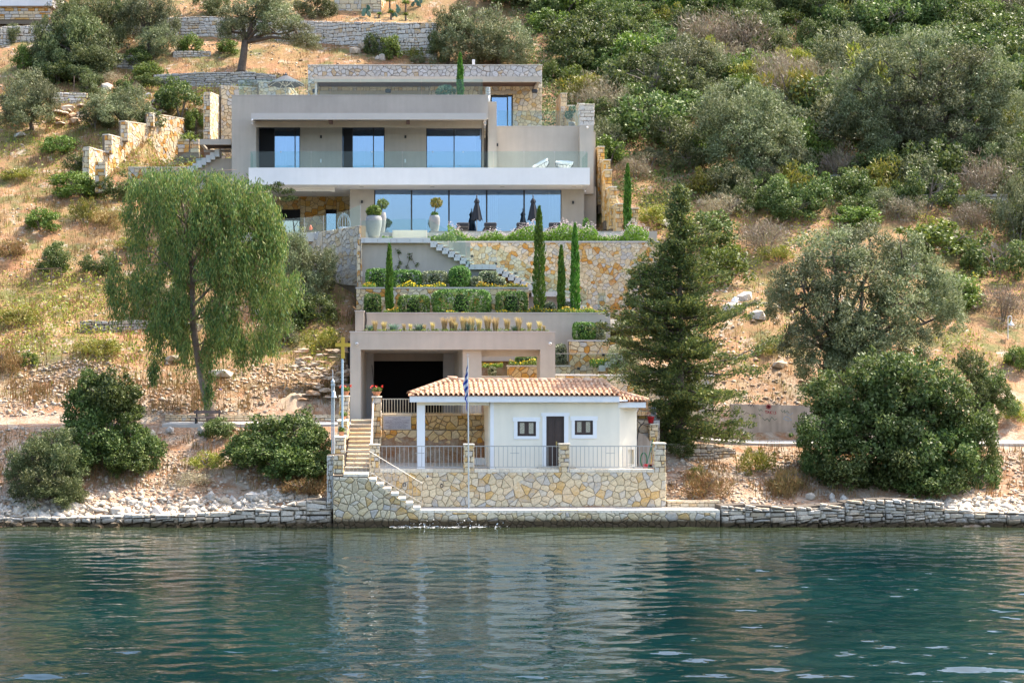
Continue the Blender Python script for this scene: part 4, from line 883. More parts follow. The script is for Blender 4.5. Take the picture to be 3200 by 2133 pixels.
# flag: a strip folded on itself, nine stripes
def flag():
    fl = bpy.data.objects.new('flag', None); COL.objects.link(fl); fl.parent = fp; fl.location = P(1460, 1138, YF)-fp.location
    n, k = 18, 9
    # left and right outline of the hanging cloth by height (photo pixels)
    ys_ = [1136, 1150, 1165, 1180, 1195, 1205, 1215, 1225, 1240, 1250, 1258]
    lf = [1459.5, 1457.5, 1455, 1452, 1448, 1446, 1449, 1453, 1452.5, 1451.5, 1455]; rt = [1461.5, 1461.6, 1462, 1462.4, 1463, 1463.4, 1461, 1461, 1461, 1461, 1458]
    for s in range(k):
        vs = []; fs = []
        for i in range(n+1):
            for j in range(3):
                f = (s+j/2)/k; t = i/n
                # stripes lean: they run down the cloth diagonally
                py = 1136+122*(f*0.86+0.14*t*0.9)*0.96
                l_, r_ = np.interp(py, ys_, lf), np.interp(py, ys_, rt)
                px = r_+(l_-r_)*t
                y = YF+0.05*math.sin(t*9+py*0.05)+0.03*math.sin(t*17)
                vs.append(P(px, py, YF)+Vector((0, y-YF, 0)))
        for i in range(n):
            for j in range(2): fs.append((i*3+j, i*3+j+1, (i+1)*3+j+1, (i+1)*3+j))
        MB().add(vs, fs).build('stripe', M['flag_blue'] if s % 2 == 0 else M['flag_white'], fl, True)
    c = [P(1455, 1246, YF-0.01), P(1459, 1258, YF-0.01), P(1458, 1276, YF-0.01), P(1459.3, 1284, YF-.01)]
    MB().tube(c, [0.03, 0.022, 0.014, 0.006], 5).build('frayed_corner', M['flag_blue'], fl)
flag()
rp_ = MB(); rp_.tube([P(1464+1.6*math.cos(a), 1394+a*0.35, YF+0.04+0.05*math.sin(a)) for a in np.linspace(0, 19, 40)], 0.012, 4); rp_.build('rope', M['white'], fp)

def leaf_cloud(n, size, sampler, k=4, up=0.3, seed=0, wid=0.45):
    """n diamond leaves: sampler(n, rs) gives points and outward directions"""
    rs = np.random.RandomState(seed); p, out = sampler(n, rs)
    d = rs.normal(size=(n, 3)); d[:, 2] += up; d += out*0.6; d /= np.linalg.norm(d, axis=1)[:, None]
    nrm = out*0.9+rs.normal(size=(n, 3))*0.55; w = np.cross(d, nrm); w /= np.linalg.norm(w, axis=1)[:, None]+1e-9
    L = (size*(0.6+0.8*rs.rand(n)))[:, None]
    a = p-d*L*0.5; b = p+w*L*wid*0.5; c = p+d*L*0.5; e = p-w*L*wid*0.5
    return np.stack([a, b, c, e], 1).reshape(-1, 3)
def ball(cx, cy, cz, rx, ry, rz, inner=0.6):
    def f(n, rs):
        v = rs.normal(size=(n, 3)); v /= np.linalg.norm(v, axis=1)[:, None]; r = inner+(1-inner)*rs.rand(n)**0.5
        return v*np.array([rx, ry, rz])*r[:, None]+np.array([cx, cy, cz]), v
    return f
def potted(label, px, py_base, Y, h, r, flowers=True, name='flower_pot', square=False):
    b = P(px, py_base, Y); t = thing(name, label, 'flowerpot', b, 'terracotta pots by the stone steps')
    if square: MB().add([b+Vector((sx_*r*(0.75+0.25*k), sy_*r*(0.75+0.25*k), h*k)) for k in (0, 1) for sx_, sy_ in ((-1, -1), (1, -1), (1, 1), (-1, 1))], [(3, 2, 1, 0), (0, 1, 5, 4), (1, 2, 6, 5), (2, 3, 7, 6), (3, 0, 4, 7), (4, 5, 6, 7)]).build('pot', M['terracotta'], t)
    else: MB().lathe(b, [(r*0.62, 0), (r*0.95, h*0.75), (r*1.05, h*0.78), (r*1.05, h), (r*0.9, h), (r*0.85, h*0.9)], 12).build('pot', M['terracotta'], t)
    V_ = leaf_cloud(220, 0.09, ball(0, 0, h+0.07, r*1.25, r*1.1, 0.12, 0.2), seed=int(px)); link('leaves', fast_mesh('leaves', V_, 4), M['l_bright'], t)
    if flowers: link('blossoms', fast_mesh('blossoms', leaf_cloud(26, 0.09, lambda n, rs: (np.stack([rs.choice([-1, 0.1, 1], n)*r*1.0+rs.normal(size=n)*0.04, rs.normal(size=n)*0.04, h+0.2+rs.normal(size=n)*0.04], 1), np.tile([0, -1, 0.3], (n, 1)).astype(float)), seed=3), 4), M['f_red'], t)
    return t
potted('terracotta bowl with red geraniums on the pillar right of the steps', 1177, 1235, 65.8, 0.17, 0.19)
potted('terracotta pot with pink blossoms on the tall pillar left of the steps', 1080, 1234, 65.4, 0.17, 0.17)
potted('small square terracotta pot on the middle parapet step', 1067, 1361, 62.2, 0.17, 0.11, False, square=True)
potted('small terracotta pot half hidden by the golden cross pole', 1073, 1311, 64.2, 0.15, 0.13, False)
# bench on the path under the eucalyptus
Yb = 67.4
bn = thing('bench', 'old wooden bench on the path under the eucalyptus', 'bench', P(650, 1330, Yb))
for py in (1284, 1289): MB().pbox(605, 690, py-2.3, py+2.3, Yb+0.25, Yb+0.29).build('back_slat', M['wood_old'], bn)
for k in range(4): y = Yb-0.2+0.13*k; MB().box(X(596, Yb), X(706, Yb), y, y+0.11, Z(1306, Yb), Z(1303, Yb)).build('seat_slat', M['wood_old'], bn)
for px in (612, 682):
    MB().box(X(px, Yb)-0.03, X(px, Yb)+0.03, Yb-0.16, Yb-0.1, Z(1329, Yb), Z(1306.2, Yb)).build('leg', M['black'], bn)
    MB().box(X(px, Yb)-0.03, X(px, Yb)+0.03, Yb+0.292, Yb+0.35, Z(1329, Yb), Z(1279, Yb)).build('leg', M['black'], bn)
    MB().box(X(px, Yb)-0.03, X(px, Yb)+0.03, Yb-0.1, Yb+0.292, Z(1310, Yb), Z(1306.3, Yb)).build('seat_support', M['black'], bn)
# ---------------------------------------------------------------- road and path
def ribbon(name, xs_, y0, y1, dz, mat):
    vs = []; fs = []
    for x in xs_:
        z = float(road_z(np.array([x]))[0]); vs += [(x, y0, z+dz), (x, y1, z+dz), (x, y0, z-0.8), (x, y1, z-0.8)]
    for i in range(len(xs_)-1):
        a = i*4; b = a+4; fs += [(a, b, b+1, a+1), (a, a+2, b+2, b)]
    return MB().add(vs, fs).build(name, mat)
road = ribbon('road', list(np.arange(-10.8, 42, 0.8)), 66.95, 70.05, 0.05, M['concrete']); tag(road, 'narrow concrete lane between the chapel and the garage', 'road', kind='structure')
def low_wall(label, px0, px1, top, bot, Y, ch, lw, mat, name='low_wall', core='mortar', d=0.03, depth=0.35, cop=None, cat='wall', style='c', cell=0.3, wob=0.08, bev=0.012, extra=0.25):
    x0, x1, z1, z0 = X(px0, Y), X(px1, Y), Z(top, Y), Z(bot, Y)
    t = thing(name, label, cat, ((x0+x1)/2, Y+depth/2, z0))
    MB().box(x0+0.01, x1-0.01, Y+0.03, Y+depth, z0-extra-0.3, z1-0.02).build('core', M[core], t)
    ms = Masonry(t, M[mat]); polys = coursed_stones(rect(x1-x0, z1-z0+extra), ch, lw, 0.022, wob) if style == 'c' else random_stones(rect(x1-x0, z1-z0+extra), cell, 0.028, 1.2)
    ms.face(polys, (x0, Y, z0-extra), RT, FR, d, bev)
    ms.face(coursed_stones(rect(depth, z1-z0+extra), max(ch, 0.12), depth*0.6, 0.02, 0.05), (x1-0.01, Y+0.02, z0-extra), (0, 1, 0), (1, 0, 0), 0.015, 0.012)
    ms.face(coursed_stones(rect(depth, z1-z0+extra), max(ch, 0.12), depth*0.6, 0.02, 0.05), (x0+0.01, Y+0.02, z0-extra), (0, 1, 0), (-1, 0, 0), 0.015, 0.012)
    ms.done()
    if cop: MB().box(x0-0.02, x1+0.02, Y-0.05, Y+depth+0.02, z1-0.021, z1+0.05).build('coping', M[cop], t)
    return t
low_wall('low kerb wall of squared pale blocks behind the bench', 516, 1075, 1294, 1318, 69.8, 0.10, 0.36, 'step_stone', name='kerb_wall')
# concrete wall with graffiti on the right
Yg = 70.3
gw = thing('concrete_wall', 'weathered concrete wall with faded graffiti right of the conifer', 'wall', P(2500, 1372, Yg))
MB().add([P(2285, 1262, Yg), P(2700, 1272, Yg), P(2700, 1410, Yg), P(2285, 1380, Yg)] + [p+Vector((0, 0.4, 0)) for p in (P(2285, 1262, Yg), P(2700, 1272, Yg), P(2700, 1410, Yg), P(2285, 1380, Yg))], [(3, 2, 1, 0), (4, 5, 6, 7), (0, 1, 5, 4), (1, 2, 6, 5), (2, 3, 7, 6), (3, 0, 4, 7)]).build('wall', M['raw_concrete'], gw)
GM = {c: plain('spray_'+c, v, 0.9, var=0.3, nscale=8) for c, v in (('red', (0.36, 0.05, 0.05)), ('black', (0.07, 0.06, 0.06)), ('green', (0.10, 0.15, 0.09)), ('blue', (0.24, 0.33, 0.40)), ('violet', (0.30, 0.20, 0.27)))}
def stroke(mb, pts, w=1.2):
    for (a, b), (c, d) in zip(pts[:-1], pts[1:]):
        L = math.hypot(c-a, d-b) or 1; nx, ny = -(d-b)/L*w/2, (c-a)/L*w/2
        mb.add([P(a+nx, b+ny, Yg-0.012), P(c+nx, d+ny, Yg-0.012), P(c-nx, d-ny, Yg-0.012), P(a-nx, b-ny, Yg-0.012)], [(0, 1, 2, 3)])
mb = MB()
for k in range(8): a = k*math.pi/4+0.2; stroke(mb, [(2402, 1270), (2402+9*math.cos(a), 1270+9*math.sin(a))], 3.2)
for ch_, off in (([(0, 0), (9, 0)], 0), ([(4, 0), (4, 9)], 0), ([(0, 9), (3, 0), (6, 9)], 8), ([(1, 5), (5, 5)], 8), ([(0, 0), (0, 10)], 17), ([(6, 0), (0, 5), (6, 10)], 17), ([(0, 1), (0, 10)], 26), ([(6, 2), (1, 3), (6, 8), (0, 11)], 30)): stroke(mb, [(2390+off+x, 1283+y) for x, y in ch_], 1.6)
mb.build('graffiti', GM['red'], gw)
mb = MB()
for k in range(6): a = k*math.pi/3; stroke(mb, [(2402, 1270), (2402+6*math.cos(a), 1270+6*math.sin(a))], 1.6)
stroke(mb, [(2338, 1268), (2342, 1260), (2346, 1270), (2352, 1261), (2356, 1271)], 1.5); stroke(mb, [(2325, 1296), (2332, 1288), (2340, 1291), (2345, 1299), (2350, 1291), (2358, 1296)], 1.3); mb.build('graffiti', GM['black'], gw)
mb = MB(); stroke(mb, [(2383, 1305), (2390, 1313), (2398, 1306), (2404, 1316), (2412, 1302), (2420, 1312), (2428, 1308)], 1.6); stroke(mb, [(2440, 1280), (2446, 1288), (2452, 1280), (2452, 1290), (2460, 1283), (2466, 1290)], 1.4); stroke(mb, [(2370, 1276), (2374, 1284), (2378, 1278), (2383, 1284)], 1.3); mb.build('graffiti', GM['green'], gw)
mb = MB(); stroke(mb, [(2448, 1308), (2455, 1300), (2466, 1304), (2474, 1312), (2462, 1314), (2448, 1308)], 1.6); stroke(mb, [(2456, 1288), (2468, 1296), (2478, 1290)], 1.4); stroke(mb, [(2475, 1340), (2490, 1340)], 1.4); mb.build('graffiti', GM['blue'], gw)
mb = MB(); stroke(mb, [(2362, 1300), (2370, 1292), (2376, 1300), (2384, 1294)], 1.3); mb.build('graffiti', GM['violet'], gw)
low_wall('grey block wall end at the right edge below the fig tree', 2940, 3078, 1312, 1405, 69.0, 0.2, 0.42, 'grey_stone', name='block_wall', wob=0.03)
# ---------------------------------------------------------------- garage
YG = 70.0; zr = 3.74
gar = thing('garage', 'taupe rendered garage block with a deep dark opening', 'garage', P(1415, 1306, YG)); gar.location.z = zr
zg0, zg1 = Z(1036, YG), Z(1092, YG)
gx = [X(p, YG) for p in (1094, 1127, 1447, 1506, 1704, 1735)]
MB().box(gx[0], gx[5], YG, YG+1.0, zg1, zg0-0.03).build('lintel', M['taupe'], gar)
MB().box(gx[0]-0.03, gx[3], YG-0.03, YG+6.2, zg0-0.03, zg0+0.02).box(gx[3], gx[5]+0.02, YG-0.03, YG+1.92, zg0-0.03, zg0+0.02).build('coping', M['taupe_cap'], gar)
MB().box(gx[0], gx[1], YG, YG+1.0, zr-0.4, zg1).box(gx[0], gx[0]+0.3, YG+1.0, YG+6.2, zr-0.4, zg0-0.031).build('left_pier', M['taupe'], gar)
# splayed reveal
Yk = YG+4.2; bx0, bx1, bz1 = X(1145, Yk), X(1420, Yk), Z(1104, Yk)
mb = MB()
for p, q in ((gx[1]-0.002, bx0), ):
    mb.add([(gx[1], YG+0.02, zr-0.4), (bx0, Yk, zr-0.4), (bx0, Yk, bz1+0.4), (gx[1], YG+0.02, zg1+0.2), (gx[1]-0.2, YG+0.02, zr-0.4), (bx0-0.3, Yk, zr-0.4), (bx0-0.3, Yk, bz1+0.4), (gx[1]-0.2, YG+0.02, zg1+0.2)], [(0, 1, 2, 3), (7, 6, 5, 4), (0, 3, 7, 4), (3, 2, 6, 7)])
mb.build('left_reveal', M['taupe'], gar)
MB().add([(gx[2], YG+0.4, zr-0.4), (bx1, Yk, zr-0.4), (bx1, Yk, bz1+0.4), (gx[2], YG+0.4, zg1+0.01), (gx[2]+0.3, YG+0.4, zr-0.4), (bx1+0.4, Yk, zr-0.4), (bx1+0.4, Yk, bz1+0.4), (gx[2]+0.3, YG+0.4, zg1+0.01)], [(3, 2, 1, 0), (4, 5, 6, 7), (0, 4, 7, 3), (3, 7, 6, 2)]).build('right_reveal', M['taupe'], gar)
MB().box(gx[2]-0.001, gx[3], YG+0.35, YG+0.75, zr-0.4, zg1-0.002).build('middle_pier', M['taupe'], gar)
MB().add([(gx[1], YG+1.0, zg1+0.001), (gx[2], YG+1.0, zg1+0.001), (bx1+.3, Yk, bz1), (bx0-.3, Yk, bz1), (gx[1], YG+1.0, zg1+0.3), (gx[2], YG+1.0, zg1+0.3), (bx1+.3, Yk, zg1+0.3), (bx0-.3, Yk, zg1+0.3)], [(3, 2, 1, 0), (4, 5, 6, 7), (0, 1, 5, 4), (2, 3, 7, 6)]).build('reveal_ceiling', M['taupe'], gar)
# inner room and jambs
MB().box(bx0-0.3, X(1168, Yk), Yk+0.01, Yk+0.25, zr-0.4, bz1+0.2).build('door_jamb', M['grey_wall'], gar)
MB().box(X(1385, Yk), bx1+0.4, Yk+0.01, Yk+0.25, zr-0.4, bz1+0.2).build('door_jamb', M['grey_wall'], gar)
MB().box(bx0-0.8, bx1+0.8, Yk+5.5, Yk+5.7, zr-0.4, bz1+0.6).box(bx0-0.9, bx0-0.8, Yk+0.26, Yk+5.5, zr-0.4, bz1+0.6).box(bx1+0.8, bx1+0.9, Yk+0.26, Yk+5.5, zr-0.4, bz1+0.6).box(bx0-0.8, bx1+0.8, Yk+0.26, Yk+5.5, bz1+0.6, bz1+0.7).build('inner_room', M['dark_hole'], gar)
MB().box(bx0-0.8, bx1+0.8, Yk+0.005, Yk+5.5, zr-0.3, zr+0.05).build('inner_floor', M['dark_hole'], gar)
MB().add([P(1161, 1140, Yk-0.1), P(1163, 1140, Yk-0.1), P(1171, 1212, Yk-0.1), P(1169, 1212, Yk-0.1)], [(0, 1, 2, 3)]).build('door_strut', M['black'], gar)
MB().box(gx[1]-0.002, gx[2], YG-1.2, Yk, zr-0.3, zr+0.055).build('threshold', M['concrete'], gar)
# right bay: deep pier and cross beam round an open view of the garden
MB().box(X(1678, YG+1.8), gx[5]-0.002, YG+0.002, YG+1.9, zr-0.4, zg1-0.001).build('right_pier', M['taupe'], gar)
MB().box(gx[2]+0.2, gx[5]-0.01, YG+1.0, YG+1.9, Z(1114, YG+1.9), zg0-0.04).build('cross_beam', M['taupe'], gar)
MB().box(gx[0]+0.3, gx[3], YG+1.0, YG+6.2, zg0-0.35, zg0-0.06).box(gx[3]-0.25, gx[3]-0.002, YG+0.76, YG+6.2, zr-0.4, zg0-0.36).build('roof_slab', M['taupe'], gar)
for px, py in ((1115, 1074), (1719, 1074)):
    c = P(px, py, YG-0.07); cm = bpy.data.objects.new('security_camera', None); COL.objects.link(cm); cm.parent = gar; cm.location = c-gar.location
    MB().lathe(c+Vector((0, 0, -0.06)), [(0.02, 0), (0.055, 0.02), (0.07, 0.06), (0.07, 0.12), (0.03, 0.13)], 10).build('housing', M['white'], cm, True)
    MB().lathe(c+Vector((0.01, -0.045, -0.035)), [(0.005, 0), (0.033, 0.02), (0.033, 0.05), (0.005, 0.07)], 8).build('lens', M['black'], cm, True)
# feather grasses on the garage roof
rs = np.random.RandomState(5)
def tuft_mesh(name, n, h, spread, lean, seed, w=0.02):
    r = np.random.RandomState(seed); a = r.rand(n)*6.283; L = h*(0.6+0.5*r.rand(n)); b = np.stack([np.cos(a)*spread*0.4*r.rand(n), np.sin(a)*spread*0.4*r.rand(n), np.zeros(n)], 1)
    o = np.stack([np.cos(a), np.sin(a), np.zeros(n)], 1)*(lean*r.rand(n)*L)[:, None]
    m1 = b+o*0.35+np.array([0, 0, 1])*(L*0.6)[:, None]; t_ = b+o+np.array([0, 0, 1])*L[:, None]
    side = np.stack([-np.sin(a+r.rand(n)), np.cos(a), np.zeros(n)], 1)*w
    V_ = np.stack([b-side, b+side, m1+side*0.8, m1-side*0.8, m1-side*0.8, m1+side*0.8, t_+side*0.25, t_-side*0.25], 1).reshape(-1, 3)
    return fast_mesh(name, V_, 4)
FEATH = [tuft_mesh('feather_blades', 140, 0.52, 0.18, 0.30, s, 0.012) for s in range(3)]; BLUEG = [tuft_mesh('blue_blades', 150, 0.42, 0.4, 0.9, 10+s, 0.012) for s in range(2)]
for m_ in FEATH: m_.materials.append(M['l_feather'])
for m_ in BLUEG: m_.materials.append(M['l_blue'])
Yf = 72.0; roof_z = zg0-0.06
roof_z = zg0
soil = MB().box(gx[0]+0.3, gx[3], YG+0.3, YG+5.9, roof_z+0.021, roof_z+0.04).box(gx[3], gx[5]-0.3, YG+0.3, YG+1.8, roof_z+0.021, roof_z+0.04).build('roof_soil', M['soil'], gar)
for i, (px, hp, kind) in enumerate([(1172, 20, 'f'), (1200, 18, 'f'), (1263, 12, 'f'), (1283, 12, 'f'), (1326, 10, 'f'), (1352, 16, 'f'), (1389, 28, 'f'), (1413, 30, 'f'), (1424, 18, 'f'), (1449, 30, 'f'), (1472, 30, 'f'), (1497, 26, 'f'), (1524, 32, 'f'), (1548, 28, 'f'), (1585, 26, 'f'), (1621, 28, 'f'), (1654, 16, 'f'), (1686, 18, 'f'), (1160, 12, 'b'), (1230, 16, 'b'), (1312, 16, 'b'), (1470, 18, 'b'), (1610, 10, 'b'), (1700, 8, 'f')]):
    Yq = YG+0.45+0.5*rs.rand(); b = Vector((X(px, Yq), Yq, roof_z+0.03)); hh = (hp+8)*Yq/F
    if kind == 'f': t = thing('feather_grass', 'blond feather grass tuft on the garage roof edge', 'grass tuft', b, 'feather grass tufts on the garage roof'); o = link('blades', FEATH[i % 3], None, t); o.scale = (hh/0.52*1.25, hh/0.52*1.25, hh/0.52*1.15)
    else: t = thing('blue_grass', 'grey-green grass clump on the garage roof edge', 'grass tuft', b, 'grey-green grass clumps on the garage roof'); o = link('blades', BLUEG[i % 2], None, t); o.scale = (hh/0.42*1.1, hh/0.42*1.1, hh/0.42)
V_ = []
for px in range(1140, 1716, 9):
    y = YG+0.3+0.4*rs.rand(); V_.append(leaf_cloud(14, 0.10, ball(X(px, y), y, roof_z+0.07, 0.16, 0.15, 0.09, 0.1), seed=px))
o = link('ground_cover', fast_mesh('ground_cover', np.concatenate(V_), 4), M['l_bright']); tag(o, 'low green ground cover along the garage roof edge', 'ground cover', kind='stuff')
# ================================================================ garden terraces behind the garage
def rendered_wall(label, px0, px1, top, bot, Y, depth, name='garden_wall', mat='taupe', cap='taupe_cap', ch=0.05, over=0.03):
    x0, x1, z1, z0 = X(px0, Y), X(px1, Y), Z(top, Y), Z(bot, Y); t = thing(name, label, 'wall', ((x0+x1)/2, Y+depth/2, z0))
    MB().box(x0, x1, Y, Y+depth, z0-0.6, z1-ch).build('wall', M[mat], t); MB().box(x0-over, x1+over, Y-over, Y+depth+over, z1-ch, z1).build('coping', M[cap], t); return t
Y2 = 76.3
rendered_wall('long taupe planter wall behind the garage roof', 1137, 1907, 976, 1090, Y2, 0.3)
rendered_wall('short taupe pillar at the left end of the planter wall', 1110, 1137, 970, 1060, Y2-0.5, 0.9, name='garden_pillar')
mb = MB().tube([P(1142, 972, Y2-0.06), P(1144, 1000, Y2-0.06), P(1141, 1035, Y2-0.06)], 0.035, 6); o = mb.build('drain_pipe', M['black'], at=P(1142, 1035, Y2)); tag(o, 'black drain pipe hanging at the left end of the planter wall', 'pipe')
zb2 = Z(976, Y2)-0.12
o = MB().box(X(1115, Y2), X(1905, Y2), Y2+0.29, 79.1, zb2-0.5, zb2).build('planter_bed', M['soil']); tag(o, 'soil of the lower garden planter', 'soil', kind='structure')
Y1 = 78.8
x0, x1 = X(1113, Y1), X(1652, Y1); z1 = Z(897, Y1)
pw1 = thing('planter_wall', 'stone faced planter wall behind the clipped hedges', 'wall', ((x0+x1)/2, Y1, zb2))
MB().box(x0, x1, Y1+0.03, Y1+0.45, zb2-0.4, z1-0.08).build('core', M['mortar'], pw1)
ms = Masonry(pw1, M['honey']); ms.face(random_stones(rect(x1-x0, z1-0.08-zb2+0.1), 0.25, 0.02, 1.2), (x0, Y1, zb2-0.1), RT, FR, 0.035, 0.016); ms.done()
MB().box(x0-0.03, x1+0.03, Y1-0.05, Y1+0.5, z1-0.08, z1).build('coping', M['taupe_cap'], pw1)
o = MB().box(x0, x1, Y1+0.44, 81.2, z1-0.6, z1-0.10).build('planter_bed', M['soil']); tag(o, 'soil of the upper garden planter', 'soil', kind='structure')
# big honey stone wall
YBW = 83.0; x0, x1 = X(1345, YBW), X(2058, YBW); zt_ = Z(753, YBW); zb_ = Z(1010, YBW)
bw = thing('garden_stone_wall', 'tall honey coloured random stone wall below the flower border', 'wall', ((x0+x1)/2, YBW, zb_))
MB().box(X(1128, YBW), x1, YBW+0.03, YBW+0.6, zb_-0.5, zt_-0.09).build('core', M['mortar'], bw)
ms = Masonry(bw, M['honey']); ms.face(random_stones(rect(x1-x0-0.25, zt_-0.09-zb_), 0.20, 0.012, 1.3), (x0, YBW, zb_), RT, FR, 0.04, 0.016)
ms.face(coursed_stones(rect(0.25, zt_-0.09-zb_), 0.32, 0.26, 0.02, 0.03), (x1-0.25, YBW, zb_), RT, FR, 0.035, 0.012); ms.done()
MB().box(x0, x1+0.03, YBW-0.06, YBW+0.65, zt_-0.09, zt_).build('coping', M['taupe_cap'], bw)
for px, py in ((1415, 769), (1475, 800), (1550, 824), (1611, 856), (1663, 889), (1814, 938), (1370, 760)):
    MB().pbox(px-3.5, px+3.5, py-3.5, py+3.5, YBW-0.10, YBW-0.03).build('step_light', M['black'], bw)
# taupe wall under the stair landing, stone strip at its left
YL = 81.3
lw_ = thing('landing_wall', 'plain taupe wall below the landing with climbing plants', 'wall', P(1280, 890, YL))
MB().pbox(1130, 1470, 757, 900, YL, YL+0.3).build('wall', M['taupe'], lw_)
stone_pier('stone_strip', 'narrow honey stone strip at the left edge of the landing wall', 1116, 1130, 744, 897, YL-0.3, 1.0, 'honey', False, cell=0.3)
# floating stair: flat stringer with saw-tooth outline, and treads to the stone wall
Ys = 81.0
fs_ = thing('floating_stair', 'pale saw-tooth stair running down right along the stone wall', 'stair', P(1480, 890, Ys))
M['stringer'] = plain('stair_concrete', (0.56, 0.57, 0.55), 0.8, var=0.06, streak=0.05)
tops = [(1128, 1345, 743)]
def flight(x0, y0, n, dx, dy, x_end):
    for i in range(n): tops.append((x0+i*dx, x0+(i+1)*dx, y0+(i+1)*dy))
flight(1345, 743, 6, 18.4, 10.4, 0); flight(1455.4, 805.4, 1, 9, 10.4, 0); tops.append((1464.4, 1551, 826)); flight(1551, 826, 6, 18.4, 10.4, 0); tops.append((1661.4, 1743, 911)); flight(1743, 911, 5, 18.4, 10.2, 0)
mb = MB(); mt = MB()
for a, b, y in tops:
    th = 15.5 if b-a > 40 else 19
    mb.box(X(a, Ys)-0.0, X(b, Ys)+(0.06 if b-a < 40 else 0.001), Ys, Ys+0.12, Z(y+th, Ys), Z(y, Ys))
    if b-a < 40: MB().box(X(a, Ys)+0.02, X(b, Ys)+0.3, Ys+0.121, YBW-0.05, Z(y+6, Ys), Z(y, Ys)-0.003).build('tread', M['pale_floor'], fs_)
    else: MB().box(X(a, Ys)+0.02, X(b, Ys), Ys+0.121, YBW-0.05, Z(y+8, Ys), Z(y, Ys)-0.003).build('landing', M['pale_floor'], fs_)
mb.build('stringer', M['stringer'], fs_)
studs = [(px, 748.5 + k*5) for px in (1138, 1180, 1221, 1240, 1281, 1322) for k in (0, 1)] + [(a+10, y+6) for a, b, y in tops[1:] if b-a < 40] + [(px, 831+k*5) for px in (1484, 1507, 1529) for k in (0, 1)] + [(1735, 916), (1735, 921)]
src = None
for px, py in studs:
    c = P(px, py, Ys-0.02)
    if src is None: src = MB().tube([c, c+Vector((0, 0.025, 0))], 0.028, 8).build('glass_stud', M['steel'], fs_); c0 = c
    else: copy_part(src, fs_, c-c0)
MB().box(X(1470, Ys), X(1560, Ys), Ys+0.3, YBW-0.1, Z(900, Ys), Z(842, Ys)).build('underside_wall', M['grey_wall'], fs_)
MB().box(X(1652, Ys), X(1750, Ys), Ys+0.3, YBW-0.1, Z(985, Ys), Z(927, Ys)).build('underside_wall', M['grey_wall'], fs_)
def glass_panel(mb, pts, Y, th=0.016):
    ps = [P(a, b, Y) for a, b in pts]; mb.prism(ps, (0, th, 0)); return mb
gl = thing('glass_balustrade', 'clear glass balustrade along the landing and the floating stair', 'balustrade', P(1240, 742, Ys))
for poly in ([(1130, 742), (1224, 742), (1224, 686), (1130, 690)], [(1226, 742), (1332, 742), (1332, 684), (1226, 684)], [(1334, 742), (1345, 743), (1400, 774), (1400, 718), (1334, 683)], [(1402, 775), (1455, 805), (1455, 748), (1402, 719)], [(1458, 826), (1551, 826), (1551, 770), (1458, 770)], [(1553, 828), (1660, 888), (1660, 832), (1553, 770)], [(1663, 911), (1743, 911), (1743, 855), (1663, 855)], [(1745, 912), (1833, 962), (1833, 905), (1745, 855)], [(1868, 975), (1893, 975), (1893, 915), (1868, 915)]):
    glass_panel(MB(), poly, Ys-0.03).build('panel', M['rail_glass'], gl)
# lower right garden: steps, walls, hedge boxes, ledge
stp = thing('garden_steps', 'pale garden steps at the foot of the honey stone wall', 'steps', P(1945, 1032, 77.5))
for i in range(4): MB().pbox(1903, 1984-i*0.5, 996+i*10, 1032, 78.6-i*0.4, 79.2).build('step', M['pale_floor'], stp)
YLW = 73.0
def honey_wall(label, px0, px1, top, bot, Y, depth=0.4, cop='taupe_cap', mat='honey', cell=0.32, name='stone_wall', top2=None):
    x0, x1, z1, z0 = X(px0, Y), X(px1, Y), Z(top, Y), Z(bot, Y); z2 = Z(top2, Y) if top2 else z1
    t = thing(name, label, 'wall', ((x0+x1)/2, Y+depth/2, z0))
    MB().prism([(x0, Y+0.03, z0-0.4), (x1, Y+0.03, z0-0.4), (x1, Y+0.03, z2-0.05), (x0, Y+0.03, z1-0.05)], (0, depth, 0)).build('core', M['mortar'], t)
    ms = Masonry(t, M[mat]); ms.face(random_stones([(0, 0), (x1-x0, 0), (x1-x0, z2-z0-0.05), (0, z1-z0-0.05)], cell*0.85, 0.02, 1.2), (x0, Y, z0), RT, FR, 0.04, 0.018); ms.done()
    if cop: MB().prism([(x0-0.02, Y-0.05, z1-0.05), (x1+0.02, Y-0.05, z2-0.05), (x1+0.02, Y-0.05, z2+0.02), (x0-0.02, Y-0.05, z1+0.02)], (0, depth+0.08, 0)).build('coping', M[cop], t)
    return t
honey_wall('honey stone wall with three dark step lights right of the garage', 1778, 1935, 1063, 1172, 74.0)
honey_wall('low honey stone wall seen beside the garage pier', 1690, 1782, 1142, 1172, 73.4)
honey_wall('orange stone planter seen through the open garage bay', 1585, 1690, 1142, 1200, 73.0, mat='ochre')
honey_wall('low orange stone kerb seen through the open garage bay', 1500, 1590, 1176, 1200, 72.4, mat='ochre')
honey_wall('wide honey stone wall with white ledge behind the chapel roof', 1735, 2230, 1170, 1335, 71.2, cop='white', top2=1172)
for px, py, Y in ((1886, 1108, 73.9), (1850, 1128, 73.9), (1808, 1151, 73.9)):
    o = MB().pbox(px-4, px+4, py-4, py+4, Y, Y+0.05).build('step_light', M['black'], at=P(px, py+4, Y)); tag(o, {1886: 'highest', 1850: 'middle', 1808: 'lowest'}[px]+' dark square step light on the stone wall right of the garage', 'wall light', 'step lights right of the garage')
t = thing('lower_stair', 'pale saw-tooth stair end beside the olive right of the garage', 'stair', P(1910, 1165, 73.6))
for i in range(4): MB().pbox(1872+i*18, 1892+i*18, 1141-i*12, 1160-i*12, 73.2, 73.9).build('step', M['stringer'], t)
